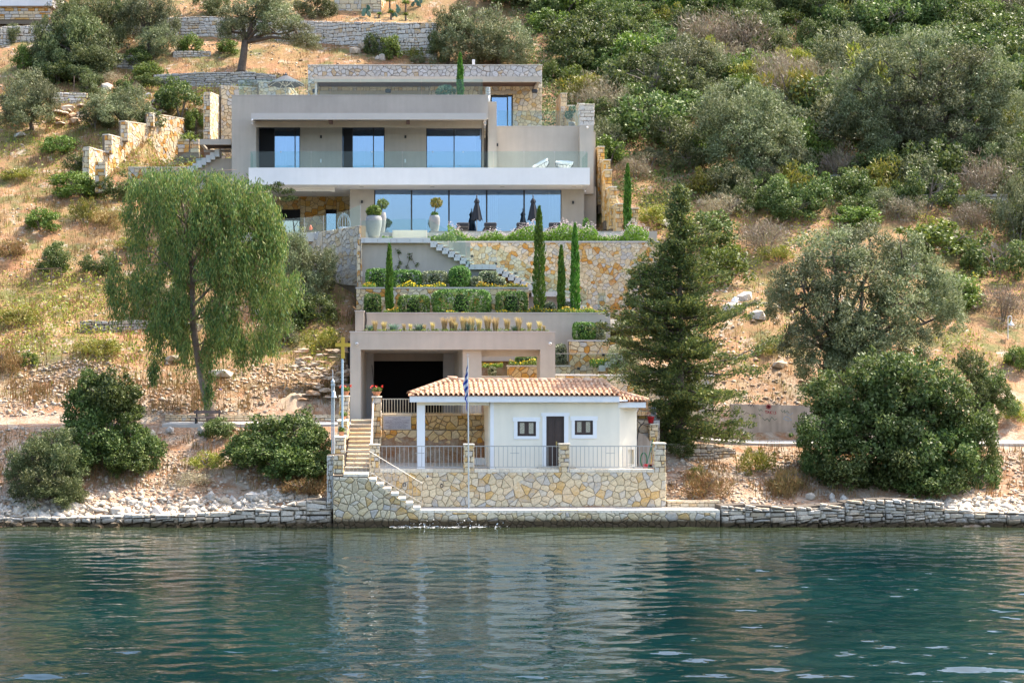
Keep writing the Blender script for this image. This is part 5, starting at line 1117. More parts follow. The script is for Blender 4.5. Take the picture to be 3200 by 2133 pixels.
t = thing('glass_screen', 'low clear glass screen right of the garage pier', 'glass screen', P(1830, 1166, 72.2)); glass_panel(MB(), [(1737, 1166), (1960, 1166), (1960, 1104), (1737, 1104)], 72.2).build('panel', M['rail_glass'], t); MB().pbox(1737, 1960, 1103.4, 1105, 72.19, 72.23).build('top_edge', M['steel'], t)
# ================================================================ villa
zf = 13.62                                     # terrace floor
YL0 = 92.0; YU = 92.6; YGB = 91.0; YBA = 89.5; YR = 93.2; YTOP = 99.0
villa = thing('villa', 'three storey taupe villa with a long white balcony and wide glass fronts', 'house', (0, YL0, zf))
# --- lower storey
zlt = Z(588, YL0)
MB().box(X(1093, YL0), X(1169, YL0), YL0, YL0+0.5, zf-0.4, zlt).box(X(1093, YL0), X(1093, YL0)+0.3, YL0+0.5, YL0+6, zf-.4, zlt).build('lower_pier', M['taupe'], villa)
MB().box(X(1755, YL0), X(1825, YL0), YL0, YL0+0.5, zf-0.4, zlt).box(X(1825, YL0)-0.3, X(1825, YL0), YL0+0.5, YL0+6, zf-.4, zlt).build('lower_pier', M['taupe'], villa)
MB().box(X(1093, YL0)+.3, X(1825, YL0)-.3, YL0+5.6, YL0+6, zf-0.2, zlt).build('room_back', M['room'], villa)
MB().box(X(850, YL0)-2.2, X(1825, YL0), YL0+0.6, YL0+6, zlt+0.012, zlt+0.25).build('room_ceiling', M['soffit'], villa)
MB().box(X(1350, YL0+4), X(1400, YL0+4), YL0+4, YL0+4.3, zf, zlt).box(X(1540, YL0+4.5), X(1680, YL0+4.5), YL0+4.5, YL0+4.7, zf, zf+2.0).build('room_partition', M['room'], villa)
def glazing(name, px, py0, py1, Y, bars, fr=0.06, mat='win_glass', zbot=None, dark=(), side=None):
    x0, x1, z1 = X(px[0], Y), X(px[1], Y), Z(py0, Y); z0 = Z(py1, Y) if zbot is None else zbot
    w = bpy.data.objects.new(name, None); COL.objects.link(w); w.parent = villa; w.location = Vector(((x0+x1)/2, Y, z0))-villa.location
    mb = MB(); mb.box(x0, x0+fr, Y, Y+0.09, z0, z1); mb.box(x1-fr, x1, Y, Y+0.09, z0, z1); mb.box(x0+fr, x1-fr, Y+.002, Y+0.088, z1-fr, z1); mb.box(x0+fr, x1-fr, Y+.002, Y+0.088, z0, z0+fr)
    xb = [X(b, Y) for b in bars]
    for b in xb: mb.box(b-fr*0.62, b+fr*0.62, Y+.003, Y+0.087, z0+fr, z1-fr)
    mb.build('frame', M['dark_frame'], w)
    e = [x0+fr]+xb+[x1-fr]
    for i, (a, b) in enumerate(zip(e[:-1], e[1:])):
        MB().box(a+(0 if i == 0 else fr*0.4), b-(0 if i == len(e)-2 else fr*0.4), Y+0.04, Y+0.05, z0+fr, z1-fr).build('pane', M[mat], w).rotation_euler = (rng.uniform(-.004, .004), 0, rng.uniform(-.003, .003))
    return w
glazing('window', (1169, 1756), 590, 735, YL0+0.2, (1286, 1403, 1521, 1638), zbot=zf, fr=0.075)
def curtain(px0, px1, py0, zb_, Y, seed):
    n = 40; vs = []; fs = []; r = random.Random(seed)
    for i in range(n+1):
        x = X(px0+(px1-px0)*i/n, Y); y = Y+0.06*math.sin(i*1.9+r.random())
        vs += [(x, y, zb_), (x, y, Z(py0, Y))]
    for i in range(n): fs.append((2*i, 2*i+2, 2*i+3, 2*i+1))
    return MB().add(vs, fs).build('curtain', M['curtain'], villa, True)
for a, b, s in ((1172, 1222, 1), (1484, 1555, 2), (1715, 1752, 3)): curtain(a, b, 594, zf, YL0+0.6, s)
# patio at the left: stone back wall with two dark doors, ceiling
Yp2 = 96.0
MB().box(X(825, Yp2), X(1093, Yp2)+0.4, Yp2+0.03, Yp2+0.4, zf-0.3, zlt+0.2).build('patio_back', M['mortar_dark'], villa)
ms = Masonry(villa, M['ochre']); hx = [prect(852, 938, 655, 740, Yp2), prect(1018, 1052, 655, 740, Yp2)]
xs_ = [X(825, Yp2), hx[0][0], hx[0][1], hx[1][0], hx[1][1], X(1093, Yp2)+0.35]; ztp = zlt+0.02
for a, b, z0 in ((xs_[0], xs_[1], zf), (xs_[1], xs_[2], hx[0][3]), (xs_[2], xs_[3], zf), (xs_[3], xs_[4], hx[1][3]), (xs_[4], xs_[5], zf)):
    if b-a > 0.05: ms.face(random_stones(rect(b-a, ztp-z0), 0.30, 0.02, 1.25), (a, Yp2, z0), RT, FR, 0.035, 0.018)
ms.done()
for h in hx: MB().box(h[0], h[1], Yp2+0.0, Yp2+0.028, zf, h[3]).build('patio_door', M['dark_hole'], villa)
MB().box(hx[0][0]+0.05, hx[0][1]-0.05, Yp2-0.03, Yp2-0.02, zf, Z(690, Yp2)).build('patio_pane', M['small_glass'], villa)
MB().box(hx[1][0]+0.05, hx[1][1]-0.05, Yp2-0.03, Yp2-0.02, zf, Z(668, Yp2)).build('patio_pane', M['win_glass'], villa)
o = MB().box(X(820, YL0)-2, X(1845, YL0)+1.0, 85.4, Yp2, zf-0.5, zf).build('terrace_paving', M['pale_floor']); tag(o, 'pale paved terrace in front of the glass storey', 'terrace', kind='structure')
# --- balcony: white box, soffit, lights
zb0, zb1 = Z(577, YBA), Z(524, YBA); xb0_, xb1_ = X(777, YBA), X(1843, YBA)
bal = MB().box(xb0_, xb1_, YBA, YBA+0.25, zb0, zb1).box(xb0_, xb0_+0.25, YBA+0.25, YU, zb0, zb1).box(xb1_-0.25, xb1_, YBA+0.25, YR+0.5, zb0, zb1).build('balcony_parapet', M['white'], villa)
MB().box(xb0_+0.25, xb1_-0.25, YBA+0.25, YU+6, zb0+0.004, zb1-0.35).build('balcony_slab', M['soffit'], villa)
MB().box(X(855, 91), X(1035, 91), 91.0, 91.15, zb0-0.2, zb0).box(X(1035, 91), X(1046, 91), 90.95, 91.2, zb0-0.24, zb0).build('soffit_beam', M['soffit'], villa)
for px in (1130, 1351, 1570, 1793): c = P(px, 584, 90.6); MB().box(c.x-0.12, c.x+0.12, 90.5, 90.75, zb0-0.012, zb0).build('soffit_light', M['taupe_cap'], villa)
for px in (980, 983): c = P(px, 0, 93.0+0.9*(px-980)); MB().box(c.x-0.12, c.x+0.12, c.y, c.y+0.2, zb0-0.03, zb0+0.0).build('soffit_light', M['taupe_cap'], villa)
gb = thing('balcony_glass', 'clear glass balustrade on the white balcony', 'balustrade', (0, YBA+0.1, zb1))
px = 782
while px < 1834:
    e = min(1836, px+ (95 if px > 783 else 95.5)); glass_panel(MB(), [(px+0.5, 524.3), (e-0.5, 524.3), (e-0.5, 473), (px+0.5, 473)], YBA+0.08).build('panel', M['rail_glass'], gb)
    MB().pbox(e-2, e+2, 473.5, 476.5, YBA+0.06, YBA+0.075).build('clip', M['steel'], gb); px = e
for x in (xb0_+0.1, xb1_-0.12): MB().box(x, x+0.016, YBA+0.12, YU-0.1, zb1, Z(473, YBA)).build('panel', M['rail_glass'], gb)
# --- upper storey front frame, recessed wall with three windows
zu0 = zb1-0.35
zp1 = Z(299, YGB)
wz = Z(398, YU)
holes = [prect(807, 938, 398, 540, YU), prect(1069, 1202, 398, 540, YU), prect(1332, 1506, 401, 540, YU)]
holes = [(a, b, zu0, d) for a, b, c_, d in holes]
openings_wall(X(796, YU), X(1512, YU), zu0, wz+0.9, YU, YU+0.3, holes).build('upper_wall', M['taupe'], villa)
glazing('window', (807, 938), 398, 540, YU+0.1, (822, 845, 857, 922), zbot=zu0+0.02, fr=0.05)
glazing('window', (1069, 1202), 398, 540, YU+0.1, (1080, 1101, 1167), zbot=zu0+0.02, fr=0.05)
glazing('window', (1332, 1506), 401, 540, YU+0.1, (1419,), zbot=zu0+0.02, fr=0.05)
MB().box(X(1506, YU), X(1513, YU), YU+0.05, YU+2.0, zu0+0.02, Z(401, YU)).build('corner_post', M['dark_frame'], villa)
for px0, px1 in ((807, 856), (1069, 1100)): MB().box(X(px0, YU)+0.06, X(px1, YU), YU+0.09, YU+0.13, zu0+0.1, wz-0.06).build('dark_screen', M['dark_hole'], villa)
for a, b, s in ((870, 895, 5), (1118, 1140, 6), (1336, 1348, 7), (1485, 1500, 8)): curtain(a, b, 404, zu0, YU+0.5, s)
MB().box(X(796, YU), X(1512, YU), YU+4.5, YU+4.8, zu0, wz+0.5).box(X(796, YU), X(1512, YU), YU+0.31, YU+4.5, wz+0.5, wz+0.6).build('upper_room', M['room'], villa)
MB().box(X(955, YU)-0.1, X(955, YU)+0.1, YU+0.31, YU+4.5, zu0, wz+0.5).box(X(1260, YU)-0.1, X(1260, YU)+0.1, YU+0.31, YU+4.5, zu0, wz+0.5).build('upper_partition', M['room'], villa)
c = P(1486, 523, YU+1.2); MB().lathe((c.x, c.y, zu0), [(0.2, 0), (0.12, 0.1), (0.24, 0.7), (0.27, 1.1), (0.25, 1.12)], 12).build('armchair', M['cushion'], villa, True)
MB().box(X(724, YGB), X(800, YGB), YGB, YU+4.5, zb0-0.9, zp1).box(X(800, YGB), X(1525.5, YGB), YGB, YGB+0.3, Z(372, YGB), zp1).build('front_frame', M['taupe'], villa)
MB().box(X(724, YGB)-0.02, X(1526, YGB)+0.02, YGB-0.02, YGB+0.35, zp1, zp1+0.04).build('parapet_cap', M['taupe_cap'], villa)
MB().box(X(800, YGB), X(1525, YGB), YGB+0.31, YTOP+2, zp1-0.75, zp1-0.45).build('roof_slab', M['taupe'], villa)
MB().box(X(800, YGB), X(1525.5, YGB), YGB+0.31, YU+0.3, Z(372, YGB)+0.15, Z(372, YGB)+0.3).build('frame_soffit', M['taupe'], villa)
# awning roof over the windows
za1, za0 = Z(353.5, YBA), Z(373.5, YBA)
aw = MB().box(X(785, YBA), X(1520, YBA), YBA, YBA+0.14, za0, za1).box(X(785, YBA), X(785, YBA)+0.12, YBA+0.14, YGB-0.002, za0, za1).box(X(1520, YBA)-0.12, X(1520, YBA), YBA+0.14, YGB-0.002, za0, za1).build('awning_frame', M['awning'], villa)
MB().box(X(785, YBA)+0.13, X(1520, YBA)-0.13, YBA+0.15, YGB-0.01, za1-0.12, za1-0.04).build('awning_ceiling', M['soffit_wood'], villa)
for px in (1034, 1275): c = P(px, 381, 90.6); MB().box(c.x-0.1, c.x+0.1, YBA+0.2, YGB-0.01, c.z-0.10, za1-0.13).build('awning_beam', M['soffit_wood'], villa)
MB().box(X(795, YGB), X(1504, YGB), YGB-0.06, YGB-0.003, Z(398, YGB), Z(379.5, YGB)).build('awning_rail', M['taupe'], villa)
for px0 in (785, 1514): MB().pbox(px0, px0+6, 374, 389, YBA+0.2, YBA+0.6).build('bracket', M['taupe_cap'], villa)
# right wing: chimney wall, upper right wall, corner pier
YCH = 91.6
MB().box(X(1525.6, YCH), X(1552, YCH), YCH, YCH+3.0, zu0, Z(318, YCH)).build('chimney_wall', M['taupe'], villa)
c = P(1525, 318, YCH+0.6); MB().lathe((c.x, c.y, Z(322, YCH)), [(0.13, 0), (0.13, 0.55)], 12).build('flue', M['galv'], villa, True)
for k in range(5): MB().lathe((c.x, c.y, Z(322, YCH)+0.57+0.10*k), [(0.13, 0), (0.15, 0.01), (0.15, 0.055), (0.13, 0.06)], 12).build('flue_ring', M['galv'], villa)
MB().box(X(1552, YR), X(1815, YR), YR, YR+0.3, zu0, Z(396, YR)).box(X(1552, YR), X(1815, YR), YR+.3, YTOP, Z(396, YR)-.9, Z(396, YR)-.6).build('right_wall', M['taupe'], villa)
MB().box(X(1552, YR)-0.01, X(1815, YR), YR-0.03, YR+0.33, Z(396, YR), Z(396, YR)+0.04).build('parapet_cap', M['taupe_cap'], villa)
MB().box(X(1812, YR-0.6), X(1855, YR-0.6), YR-0.6, YR+1.4, zb0-0.2, Z(391, YR-0.6)).build('corner_pier', M['taupe'], villa)
MB().box(X(1850, YR), X(1866, YR), YR+0.8, YR+2.5, Z(700, YR), Z(406, YR)).build('side_wall', M['taupe'], villa)
MB().box(X(1825, YR-.3), X(1863, YR-.3), YR-0.3, YR+3.5, zf-0.5, zb0+0.25).build('side_wall', M['taupe'], villa)
MB().pbox(1836, 1852, 555, 605, YR-0.34, YR-0.305).build('louvre_window', M['dark_hole'], villa)
for k in range(4): MB().pbox(1837+k*4, 1838.2+k*4, 556, 604, YR-0.36, YR-0.345).build('louvre_bar', M['wood_old'], villa)
for px, py, Y in ((1003, 427, YU), (1267, 427, YU), (1131, 630, YL0), (1791, 632, YL0), (1554, 452, YR)):
    MB().pbox(px-3, px+3, py-4, py+4.5, Y-0.12, Y).build('wall_lamp', M['black'], villa)
for px, Y in ((1002.5, YU), (1266.5, YU)): MB().pbox(px-2.3, px+2.3, 497, 508, Y-0.04, Y).build('wall_box', M['white'], villa)
for px, py, Y in ((788, 375, YBA-0.05), (1055, 581, 90.2), (1816, 582, 90.2), (1835, 398, YR-0.7), (1828, 597, YL0-.1)):
    c = P(px, py, Y); MB().lathe(c-Vector((0, 0, 0.06)), [(0.03, 0), (0.065, 0.03), (0.06, 0.1), (0.03, 0.12)], 8).build('security_camera', M['white'], villa, True)
# --- upper terrace: glass rail, pergola, stone storey
gt = thing('roof_terrace_glass', 'clear glass balustrade along the upper roof terrace', 'balustrade', (0, YGB+0.15, zp1))
for i in range(8): a = 746+i*95.3; glass_panel(MB(), [(a+0.5, 299), (a+94.8, 299), (a+94.8, 247), (a+0.5, 247)], YGB+0.12).build('panel', M['rail_glass'], gt)
for x in (X(746, YGB), X(1508, YGB)): MB().box(x-.01, x+.006, YGB+0.15, YGB+3.0, zp1, Z(247, YGB)).build('panel', M['rail_glass'], gt)
gt = thing('wing_glass', 'clear glass balustrade above the right wing of the villa', 'balustrade', (X(1680, YR), YR+0.1, Z(396, YR)))
for a, b in ((1554, 1617), (1618, 1703), (1704, 1812)): glass_panel(MB(), [(a+.5, 396), (b-.5, 396), (b-.5, 346), (a+.5, 346)], YR+0.1).build('panel', M['rail_glass'], gt)
zt1 = Z(204, YTOP); xs0, xs1 = X(962, YTOP), X(1694, YTOP)
ztf = zp1-0.45
dh = prect(1533, 1602, 297, 500, YTOP); dh = (dh[0], dh[1], ztf-2.6, dh[3])
dh2 = (X(1000, YTOP), X(1340, YTOP), ztf, Z(284, YTOP))
openings_wall(xs0, xs1, ztf-2.6, zt1-0.03, YTOP+0.03, YTOP+0.5, [dh, dh2]).build('stone_storey_core', M['mortar'], villa)
MB().box(xs1-0.4, xs1, YTOP+0.5, YTOP+6, ztf-2.6, zt1-0.03).box(xs0, xs0+0.4, YTOP+0.5, YTOP+6, ztf-2.6, zt1-.03).box(xs0+.4, xs1-.4, YTOP+0.5, YTOP+6, zt1-0.5, zt1-0.2).box(xs0+.4, xs1-.4, YTOP+5.5, YTOP+6, ztf-2.6, zt1-.5).build('stone_storey_body', M['mortar'], villa)
stor = bpy.data.objects.new('stone_storey', None); COL.objects.link(stor); stor.parent = villa; stor.location = Vector((xs0, YTOP, ztf))-villa.location
ms = Masonry(stor, M['white_stone']); zpg = Z(262, YTOP)
ms.face(random_stones(rect(xs1-xs0, zt1-0.03-zpg), 0.27, 0.024, 1.2), (xs0, YTOP, zpg), RT, FR, 0.04, 0.018)
ms.done()
ms = Masonry(stor, M['cream'])
ms.face(random_stones(rect(dh2[0]-xs0, zpg-ztf), 0.27, 0.022, 1.2), (xs0, YTOP, ztf), RT, FR, 0.04, 0.018)
ms.face(coursed_stones(rect(dh2[1]-dh2[0], zpg-dh2[3]), 0.2, 0.32, 0.02, 0.04), (dh2[0], YTOP, dh2[3]), RT, FR, 0.04, 0.012)
ms.face(random_stones(rect(dh[0]-dh2[1], zpg-ztf+0.9), 0.27, 0.022, 1.2), (dh2[1], YTOP, ztf-0.9), RT, FR, 0.04, 0.018)
ms.face(random_stones(rect(dh[1]-dh[0], zpg-dh[3]), 0.28, 0.03, 1.2), (dh[0], YTOP, dh[3]), RT, FR, 0.04, 0.012)
ms.face(random_stones(rect(xs1-dh[1], zpg-ztf+1.4), 0.27, 0.022, 1.2), (dh[1], YTOP, ztf-1.4), RT, FR, 0.04, 0.018); ms.done()
MB().box(xs0-0.02, xs1+0.02, YTOP-0.05, YTOP+0.6, zt1-0.03, zt1+0.03).build('stone_coping', M['coping'], villa)
glazing('window', (1534, 1601), 298, 500, YTOP+0.05, (1586,), zbot=dh[2]+0.02, fr=0.06)
glazing('window', (1001, 1339), 285, 310, YTOP+0.05, (1080, 1170, 1255), zbot=ztf+0.02, fr=0.06)
MB().box(X(1000, YTOP), X(1340, YTOP), YTOP-0.07, YTOP-0.045, Z(297, YTOP), Z(284, YTOP)).box(X(1500, YTOP), X(1615, YTOP), YTOP-0.07, YTOP-0.045, Z(294, YTOP), Z(284.5, YTOP)).build('lintel_band', M['taupe'], villa)
YPG = 96.3; zq1, zq0 = Z(239, YPG), Z(256, YPG)
per = MB().box(X(981, YPG), X(1688, YPG), YPG, YPG+0.2, zq0, zq1).box(X(981, YPG), X(981, YPG)+0.15, YPG+0.2, YTOP-0.06, zq0, zq1).box(X(1688, YPG)-0.15, X(1688, YPG), YPG+0.2, YTOP-0.06, zq0, zq1).build('pergola_frame', M['taupe'], villa)
for k in range(14): y = YPG+0.22+k*0.175; MB().box(X(981, YPG)+0.16, X(1688, YPG)-0.16, y, y+0.16, zq1-0.16, zq1-0.1).build('pergola_board', M['soffit_wood'], villa)
for px in (983,): MB().box(X(px, YPG), X(px, YPG)+0.14, YPG+0.25, YPG+0.4, ztf, zq0).build('pergola_post', M['taupe_cap'], villa)
c = P(1670, 256, YPG); MB().prism([P(1680, 256, YPG+0.3), P(1686, 256, YPG+0.3), P(1672, 280, YTOP-0.2), P(1666, 280, YTOP-.2)], (0, 0.15, 0)).build('bracket', M['taupe_cap'], villa)
for px, py in ((985, 284), (1213, 284), (1671, 285)):
    c = P(px, py, YPG+0.6); MB().box(c.x-0.18, c.x+0.18, c.y-0.12, c.y+0.12, c.z-0.12, c.z+0.12).build('loudspeaker', M['black'], villa, bevel=0.04)
c = P(1480, 203, YTOP+1.5); MB().box(c.x-0.09, c.x+0.09, c.y, c.y+0.18, zt1-0.3, Z(186, YTOP+1.5)).build('roof_vent', M['white'], villa)
# louvred pergola and stair at the left side
YSd = 91.6
t = thing('side_pergola', 'small taupe pergola with dark slats at the left side of the villa', 'pergola', P(680, 560, YSd))
MB().pbox(623, 722, 435, 452, YSd, YSd+0.15).box(X(623, YSd), X(623, YSd)+0.15, YSd+0.15, YSd+2.4, Z(452, YSd)+.002, Z(435, YSd)-.002).build('frame', M['taupe'], t)
MB().pbox(637, 722, 468, 475, YSd+2.3, YSd+2.45).build('back_beam', M['taupe'], t)
for k in range(20): x = X(637+k*4.2, YSd); MB().box(x, x+0.025, YSd+0.16, YSd+2.29, Z(450, YSd), Z(440, YSd)).build('slat', M['brown_wood'], t)
t = thing('side_stair', 'white saw-tooth outdoor stair left of the villa', 'stair', P(650, 540, YSd+1))
for i in range(7): MB().pbox(588+i*13.8, 602.5+i*13.8, 519-i*8.6, 541-i*8.6, YSd+0.8, YSd+2.0).build('step', M['stringer'], t)
t = MB().pbox(612, 724, 495, 590, YSd+1.2, YSd+1.5).build('side_garden_wall', M['taupe'], at=P(668, 590, YSd+1.2)); tag(t, 'taupe wall under the outdoor stair left of the villa', 'wall')
t = thing('stair_glass', 'sloping blue-grey glass screen beside the outdoor stair', 'glass screen', P(560, 520, YSd+0.7)); glass_panel(MB(), [(512, 521), (632, 500), (622, 452), (590, 470)], YSd+0.7).build('panel', M['rail_glass'], t)
# --- terrace border: flowers, pots, umbrellas
# steps up to the terrace beside the landing
t = thing('terrace_steps', 'pale steps between the flower beds at the stair landing', 'steps', P(1280, 743, 83.5))
for i in range(3): MB().box(X(1226, 83.2), X(1336, 83.2), 83.2+0.45*i, 85.5, Z(743, 83)-0.2, Z(743, 83)+0.02+(zf-Z(743, 83))*(i+1)/3).build('step', M['pale_floor'], t)
zbed = Z(753, YBW)-0.08
o = MB().box(X(1128, 83), X(1226, 83)-0.02, 82.9, 85.4, zbed-0.6, zbed+0.02).box(X(1337, 83), X(2057, 83), 83.5, 85.4, zbed-0.6, zbed).build('border_bed', M['soil']); tag(o, 'soil of the flower border above the stone wall', 'soil', kind='structure')
o = MB().box(X(1345, 85), X(2057, 85), 85.401, 85.6, zbed-0.3, zf+0.08).build('border_kerb', M['taupe']); tag(o, 'low taupe kerb behind the flower border', 'kerb', kind='structure')
def pot(label, px, py_base, Y, wpx, hpx, name='planter_pot', group=None, zbase=None):
    b = P(px, py_base, Y); 
    if zbase is not None: b.z = zbase
    h, r = hpx*Y/F, wpx*Y/F/2; t = thing(name, label, 'pot', b, group)
    MB().lathe(b, [(r*0.62, 0), (r*0.72, h*0.12), (r*0.95, h*0.55), (r, h*0.78), (r*0.93, h*0.92), (r*0.78, h), (r*0.68, h), (r*0.66, h*0.93)], 20).build('pot', M['pot_grey'], t, True); return t, b, h, r
t, b, h, r = pot('huge grey round shouldered pot with a green shrub on the landing', 1168, 743, 82.2, 52, 69)
link('shrub', fast_mesh('shrub', leaf_cloud(1100, 0.14, ball(0, 0, h+0.22, 0.42, 0.4, 0.36, 0.5), seed=1), 4), M['l_bright'], t)
def standard_tree(t, b, h, head_px, px, Y, seed, mat='l_green'):
    c = P(px, head_px, Y)-b; MB().tube([b+Vector((0, 0, h-0.1)), b+Vector((0.03, 0, (h+c.z)/2)), b+c], [0.035, 0.03, 0.02], 6).build('stem', M['bark'], t)
    for k in range(5): a = k*1.3; MB().tube([b+c-Vector((0, 0, .25)), b+c+Vector((0.2*math.cos(a), 0.2*math.sin(a), 0.1))], [0.016, 0.008], 4).build('branch', M['bark'], t)
    link('crown', fast_mesh('crown', leaf_cloud(420, 0.14, ball(c.x, c.y, c.z+0.06, 0.36, 0.34, 0.30, 0.35), seed=seed), 4), M[mat], t)
t, b, h, r = pot('grey pot with a small standard tree behind the huge pot', 1192, 735, 86.0, 30, 66, zbase=zf); standard_tree(t, b, h, 641, 1195, 86.0, 4)
t, b, h, r = pot('grey pot with a bronze leaved standard tree beside the steps', 1358, 735, 86.0, 34, 56, zbase=zf); standard_tree(t, b, h, 637, 1364, 86.0, 6, 'l_weed')
link('fern', fast_mesh('fern', leaf_cloud(120, 0.16, ball(0, 0, h+0.08, 0.22, 0.2, 0.12, 0.2), seed=9), 4), M['l_bright'], t)
def closed_umbrella(label, px, top_py, Y):
    z1 = Z(top_py, Y); b = Vector((X(px, Y), Y, zf)); t = thing('closed_parasol', label, 'parasol', b, 'closed parasols on the terrace')
    MB().tube([b, Vector((b.x, Y, z1))], 0.025, 8).build('pole', M['steel'], t)
    H = z1-Z(688, Y); vs = []; fs = []; n = 24; prof_ = [(0.015, 0.0), (0.10, 0.10), (0.13, 0.16), (0.145, 0.22), (0.10, 0.26), (0.17, 0.5), (0.24, 0.8), (0.30, 1.0)]
    for i, (r_, f) in enumerate(prof_):
        for k in range(n):
            a = 6.283*k/n; rr = r_*(1+(0.22 if i > 1 else 0)*math.cos(k*math.pi*0.5+px)); vs.append(Vector((b.x+rr*math.cos(a), Y+rr*math.sin(a), z1-0.10-(H-0.1)*f-(0.05*math.cos(k*math.pi*0.5+px) if i == len(prof_)-1 else 0))))
    for i in range(len(prof_)-1):
        for k in range(n): fs.append((i*n+k, (i+1)*n+k, (i+1)*n+(k+1) % n, i*n+(k+1) % n))
    MB().add(vs, fs).build('canopy', M['black_fabric'], t, False)
    MB().lathe((b.x, Y, z1-0.1), [(0.03, 0), (0.05, 0.03), (0.03, 0.06), (0.02, 0.08), (0.045, 0.1), (0.02, 0.14)], 8).build('finial', M['black'], t, True)
    MB().lathe(b, [(0.3, 0), (0.3, 0.05), (0.05, 0.08)], 14).build('base', M['black'], t)
closed_umbrella('closed black parasol in front of the middle glass panes', 1490, 611, 88.4)
closed_umbrella('closed black parasol near the right end of the glass front', 1666, 611, 88.4)
for i, px in enumerate((1445, 1530, 1630, 1730)):
    c = Vector((X(px, 87), 87.0, zf)); t = thing('sun_lounger', ['dark low lounger left of the first parasol', 'dark low lounger right of the first parasol', 'dark low lounger left of the second parasol', 'dark low lounger right of the second parasol'][i], 'lounger', c, 'dark loungers behind the flower border')
    MB().box(c.x-0.35, c.x+0.35, 86.3, 88.2, zf+0.25, zf+0.40).build('cushion', M['black_fabric'], t, bevel=0.04); MB().box(c.x-0.35, c.x+0.35, 86.0, 86.29, zf+0.38, zf+0.62).build('headrest', M['black_fabric'], t, bevel=0.05)
    for sx_ in (-0.3, 0.3):
        for sy_ in (86.4, 88.1): MB().box(c.x+sx_-0.025, c.x+sx_+0.025, sy_-0.025, sy_+0.025, zf, zf+0.25).build('leg', M['black'], t)
# open parasol on the roof terrace
c = P(893, 262, 94.0); Yo = 94.0; t = thing('open_parasol', 'open grey parasol on the roof terrace', 'parasol', (c.x, Yo, ztf))
MB().tube([(c.x, Yo, ztf), (c.x, Yo, Z(232, Yo))], 0.03, 8).build('pole', M['steel'], t)
top = Z(233, Yo); rim = Z(265, Yo); n = 8; mb = MB(); ring = [Vector((c.x+1.18*math.cos(6.283*k/n+0.39), Yo+1.18*math.sin(6.283*k/n+0.39), rim)) for k in range(n)]
for k in range(n):
    a, b = ring[k], ring[(k+1) % n]; s_ = bpy.data
    MB().add([Vector((c.x, Yo, top)), a, (a+b)/2+Vector((0, 0, 0.05)), b, Vector((c.x, Yo, top-0.02)), a-Vector((0, 0, .02)), (a+b)/2+Vector((0, 0, 0.03)), b-Vector((0, 0, .02))], [(0, 1, 2), (0, 2, 3), (4, 6, 5), (4, 7, 6), (1, 5, 6, 2), (2, 6, 7, 3)]).build('canopy_panel', M['grey_fabric'], t)
    MB().tube([Vector((c.x, Yo, top-0.06)), a-Vector((0, 0, 0.045))], 0.012, 4).build('rib', M['white'], t)
    MB().tube([Vector((c.x, Yo, rim-0.12)), Vector((c.x, Yo, top-.05)).lerp(a, 0.5)-Vector((0, 0, .03))], 0.010, 4).build('strut', M['white'], t)
MB().lathe((c.x, Yo, top-0.02), [(0.16, 0), (0.05, 0.06), (0.02, 0.14)], 8).build('vent_cap', M['grey_fabric'], t)
# lounge chairs on the balcony
def papasan(label, px, Y, yaw, tilt):
    b = Vector((X(px, Y), Y, zu0+0.0)); t = thing('lounge_chair', label, 'chair', b, 'round lounge chairs on the balcony')
    from mathutils import Matrix
    R_ = Matrix.Rotation(yaw, 4, 'Z') @ Matrix.Rotation(tilt, 4, 'X'); up = Vector((0, 0, 0.62))
    def bowl(rad, dep, th, n=20, m=5):
        vs = []; fs = []
        for i in range(m+1):
            f = i/m; r_ = rad*math.sin(f*math.pi/2); z = -dep*math.cos(f*math.pi/2)+dep*0.5
            for k in range(n): a = 6.283*k/n; q = 1+0.04*math.cos(k*2.5)*f; vs.append(Vector((r_*q*math.cos(a), r_*q*math.sin(a), z+th*(1+0.25*math.cos(a*7)*math.sin(f*9)))))
        for i in range(m):
            for k in range(n): fs.append((i*n+k, i*n+(k+1) % n, (i+1)*n+(k+1) % n, (i+1)*n+k))
        return [b+up+(R_ @ v) for v in vs], fs
    v1, f1 = bowl(0.52, 0.34, 0.10); v2, f2 = bowl(0.50, 0.36, 0.0); mb = MB(); mb.add(v1, f1); mb.add(v2, [f[::-1] for f in f2])
    n = 20; mb.add([v1[5*n+k] for k in range(n)]+[v2[5*n+k] for k in range(n)], [(k, n+k, n+(k+1) % n, (k+1) % n) for k in range(n)]); mb.build('cushion', M['cushion'], t, True)
    mb = MB(); rim_ = [b+up+(R_ @ Vector((0.55*math.cos(6.283*k/20), 0.55*math.sin(6.283*k/20), 0.14))) for k in range(21)]; mb.tube(rim_, 0.014, 5)
    for k in range(16): a = 6.283*k/16; mb.tube([b+up+(R_ @ Vector((0.55*math.cos(a), 0.55*math.sin(a), 0.14))), b+up+(R_ @ Vector((0.42*math.cos(a), 0.42*math.sin(a), -0.10))), b+up+(R_ @ Vector((0.15*math.cos(a), 0.15*math.sin(a), -0.22)))], 0.010, 4)
    mb.build('basket', M['black'], t); MB().lathe(b, [(0.36, 0), (0.37, 0.03), (0.20, 0.30), (0.22, 0.45)], 14).build('base', M['black'], t)
papasan('round lounge chair with pale cushion turned sideways on the balcony', 1694, 91.0, -1.3, 0.55)
papasan('round lounge chair with pale cushion facing the sea on the balcony', 1763, 91.0, 0.15, 0.25)
c = Vector((X(1728, 90.8), 90.8, zu0)); t = thing('side_table', 'low white round table between the lounge chairs', 'table', c); MB().lathe(c, [(0.14, 0), (0.05, 0.05), (0.05, 0.40), (0.28, 0.42), (0.28, 0.45)], 14).build('top', M['white'], t)
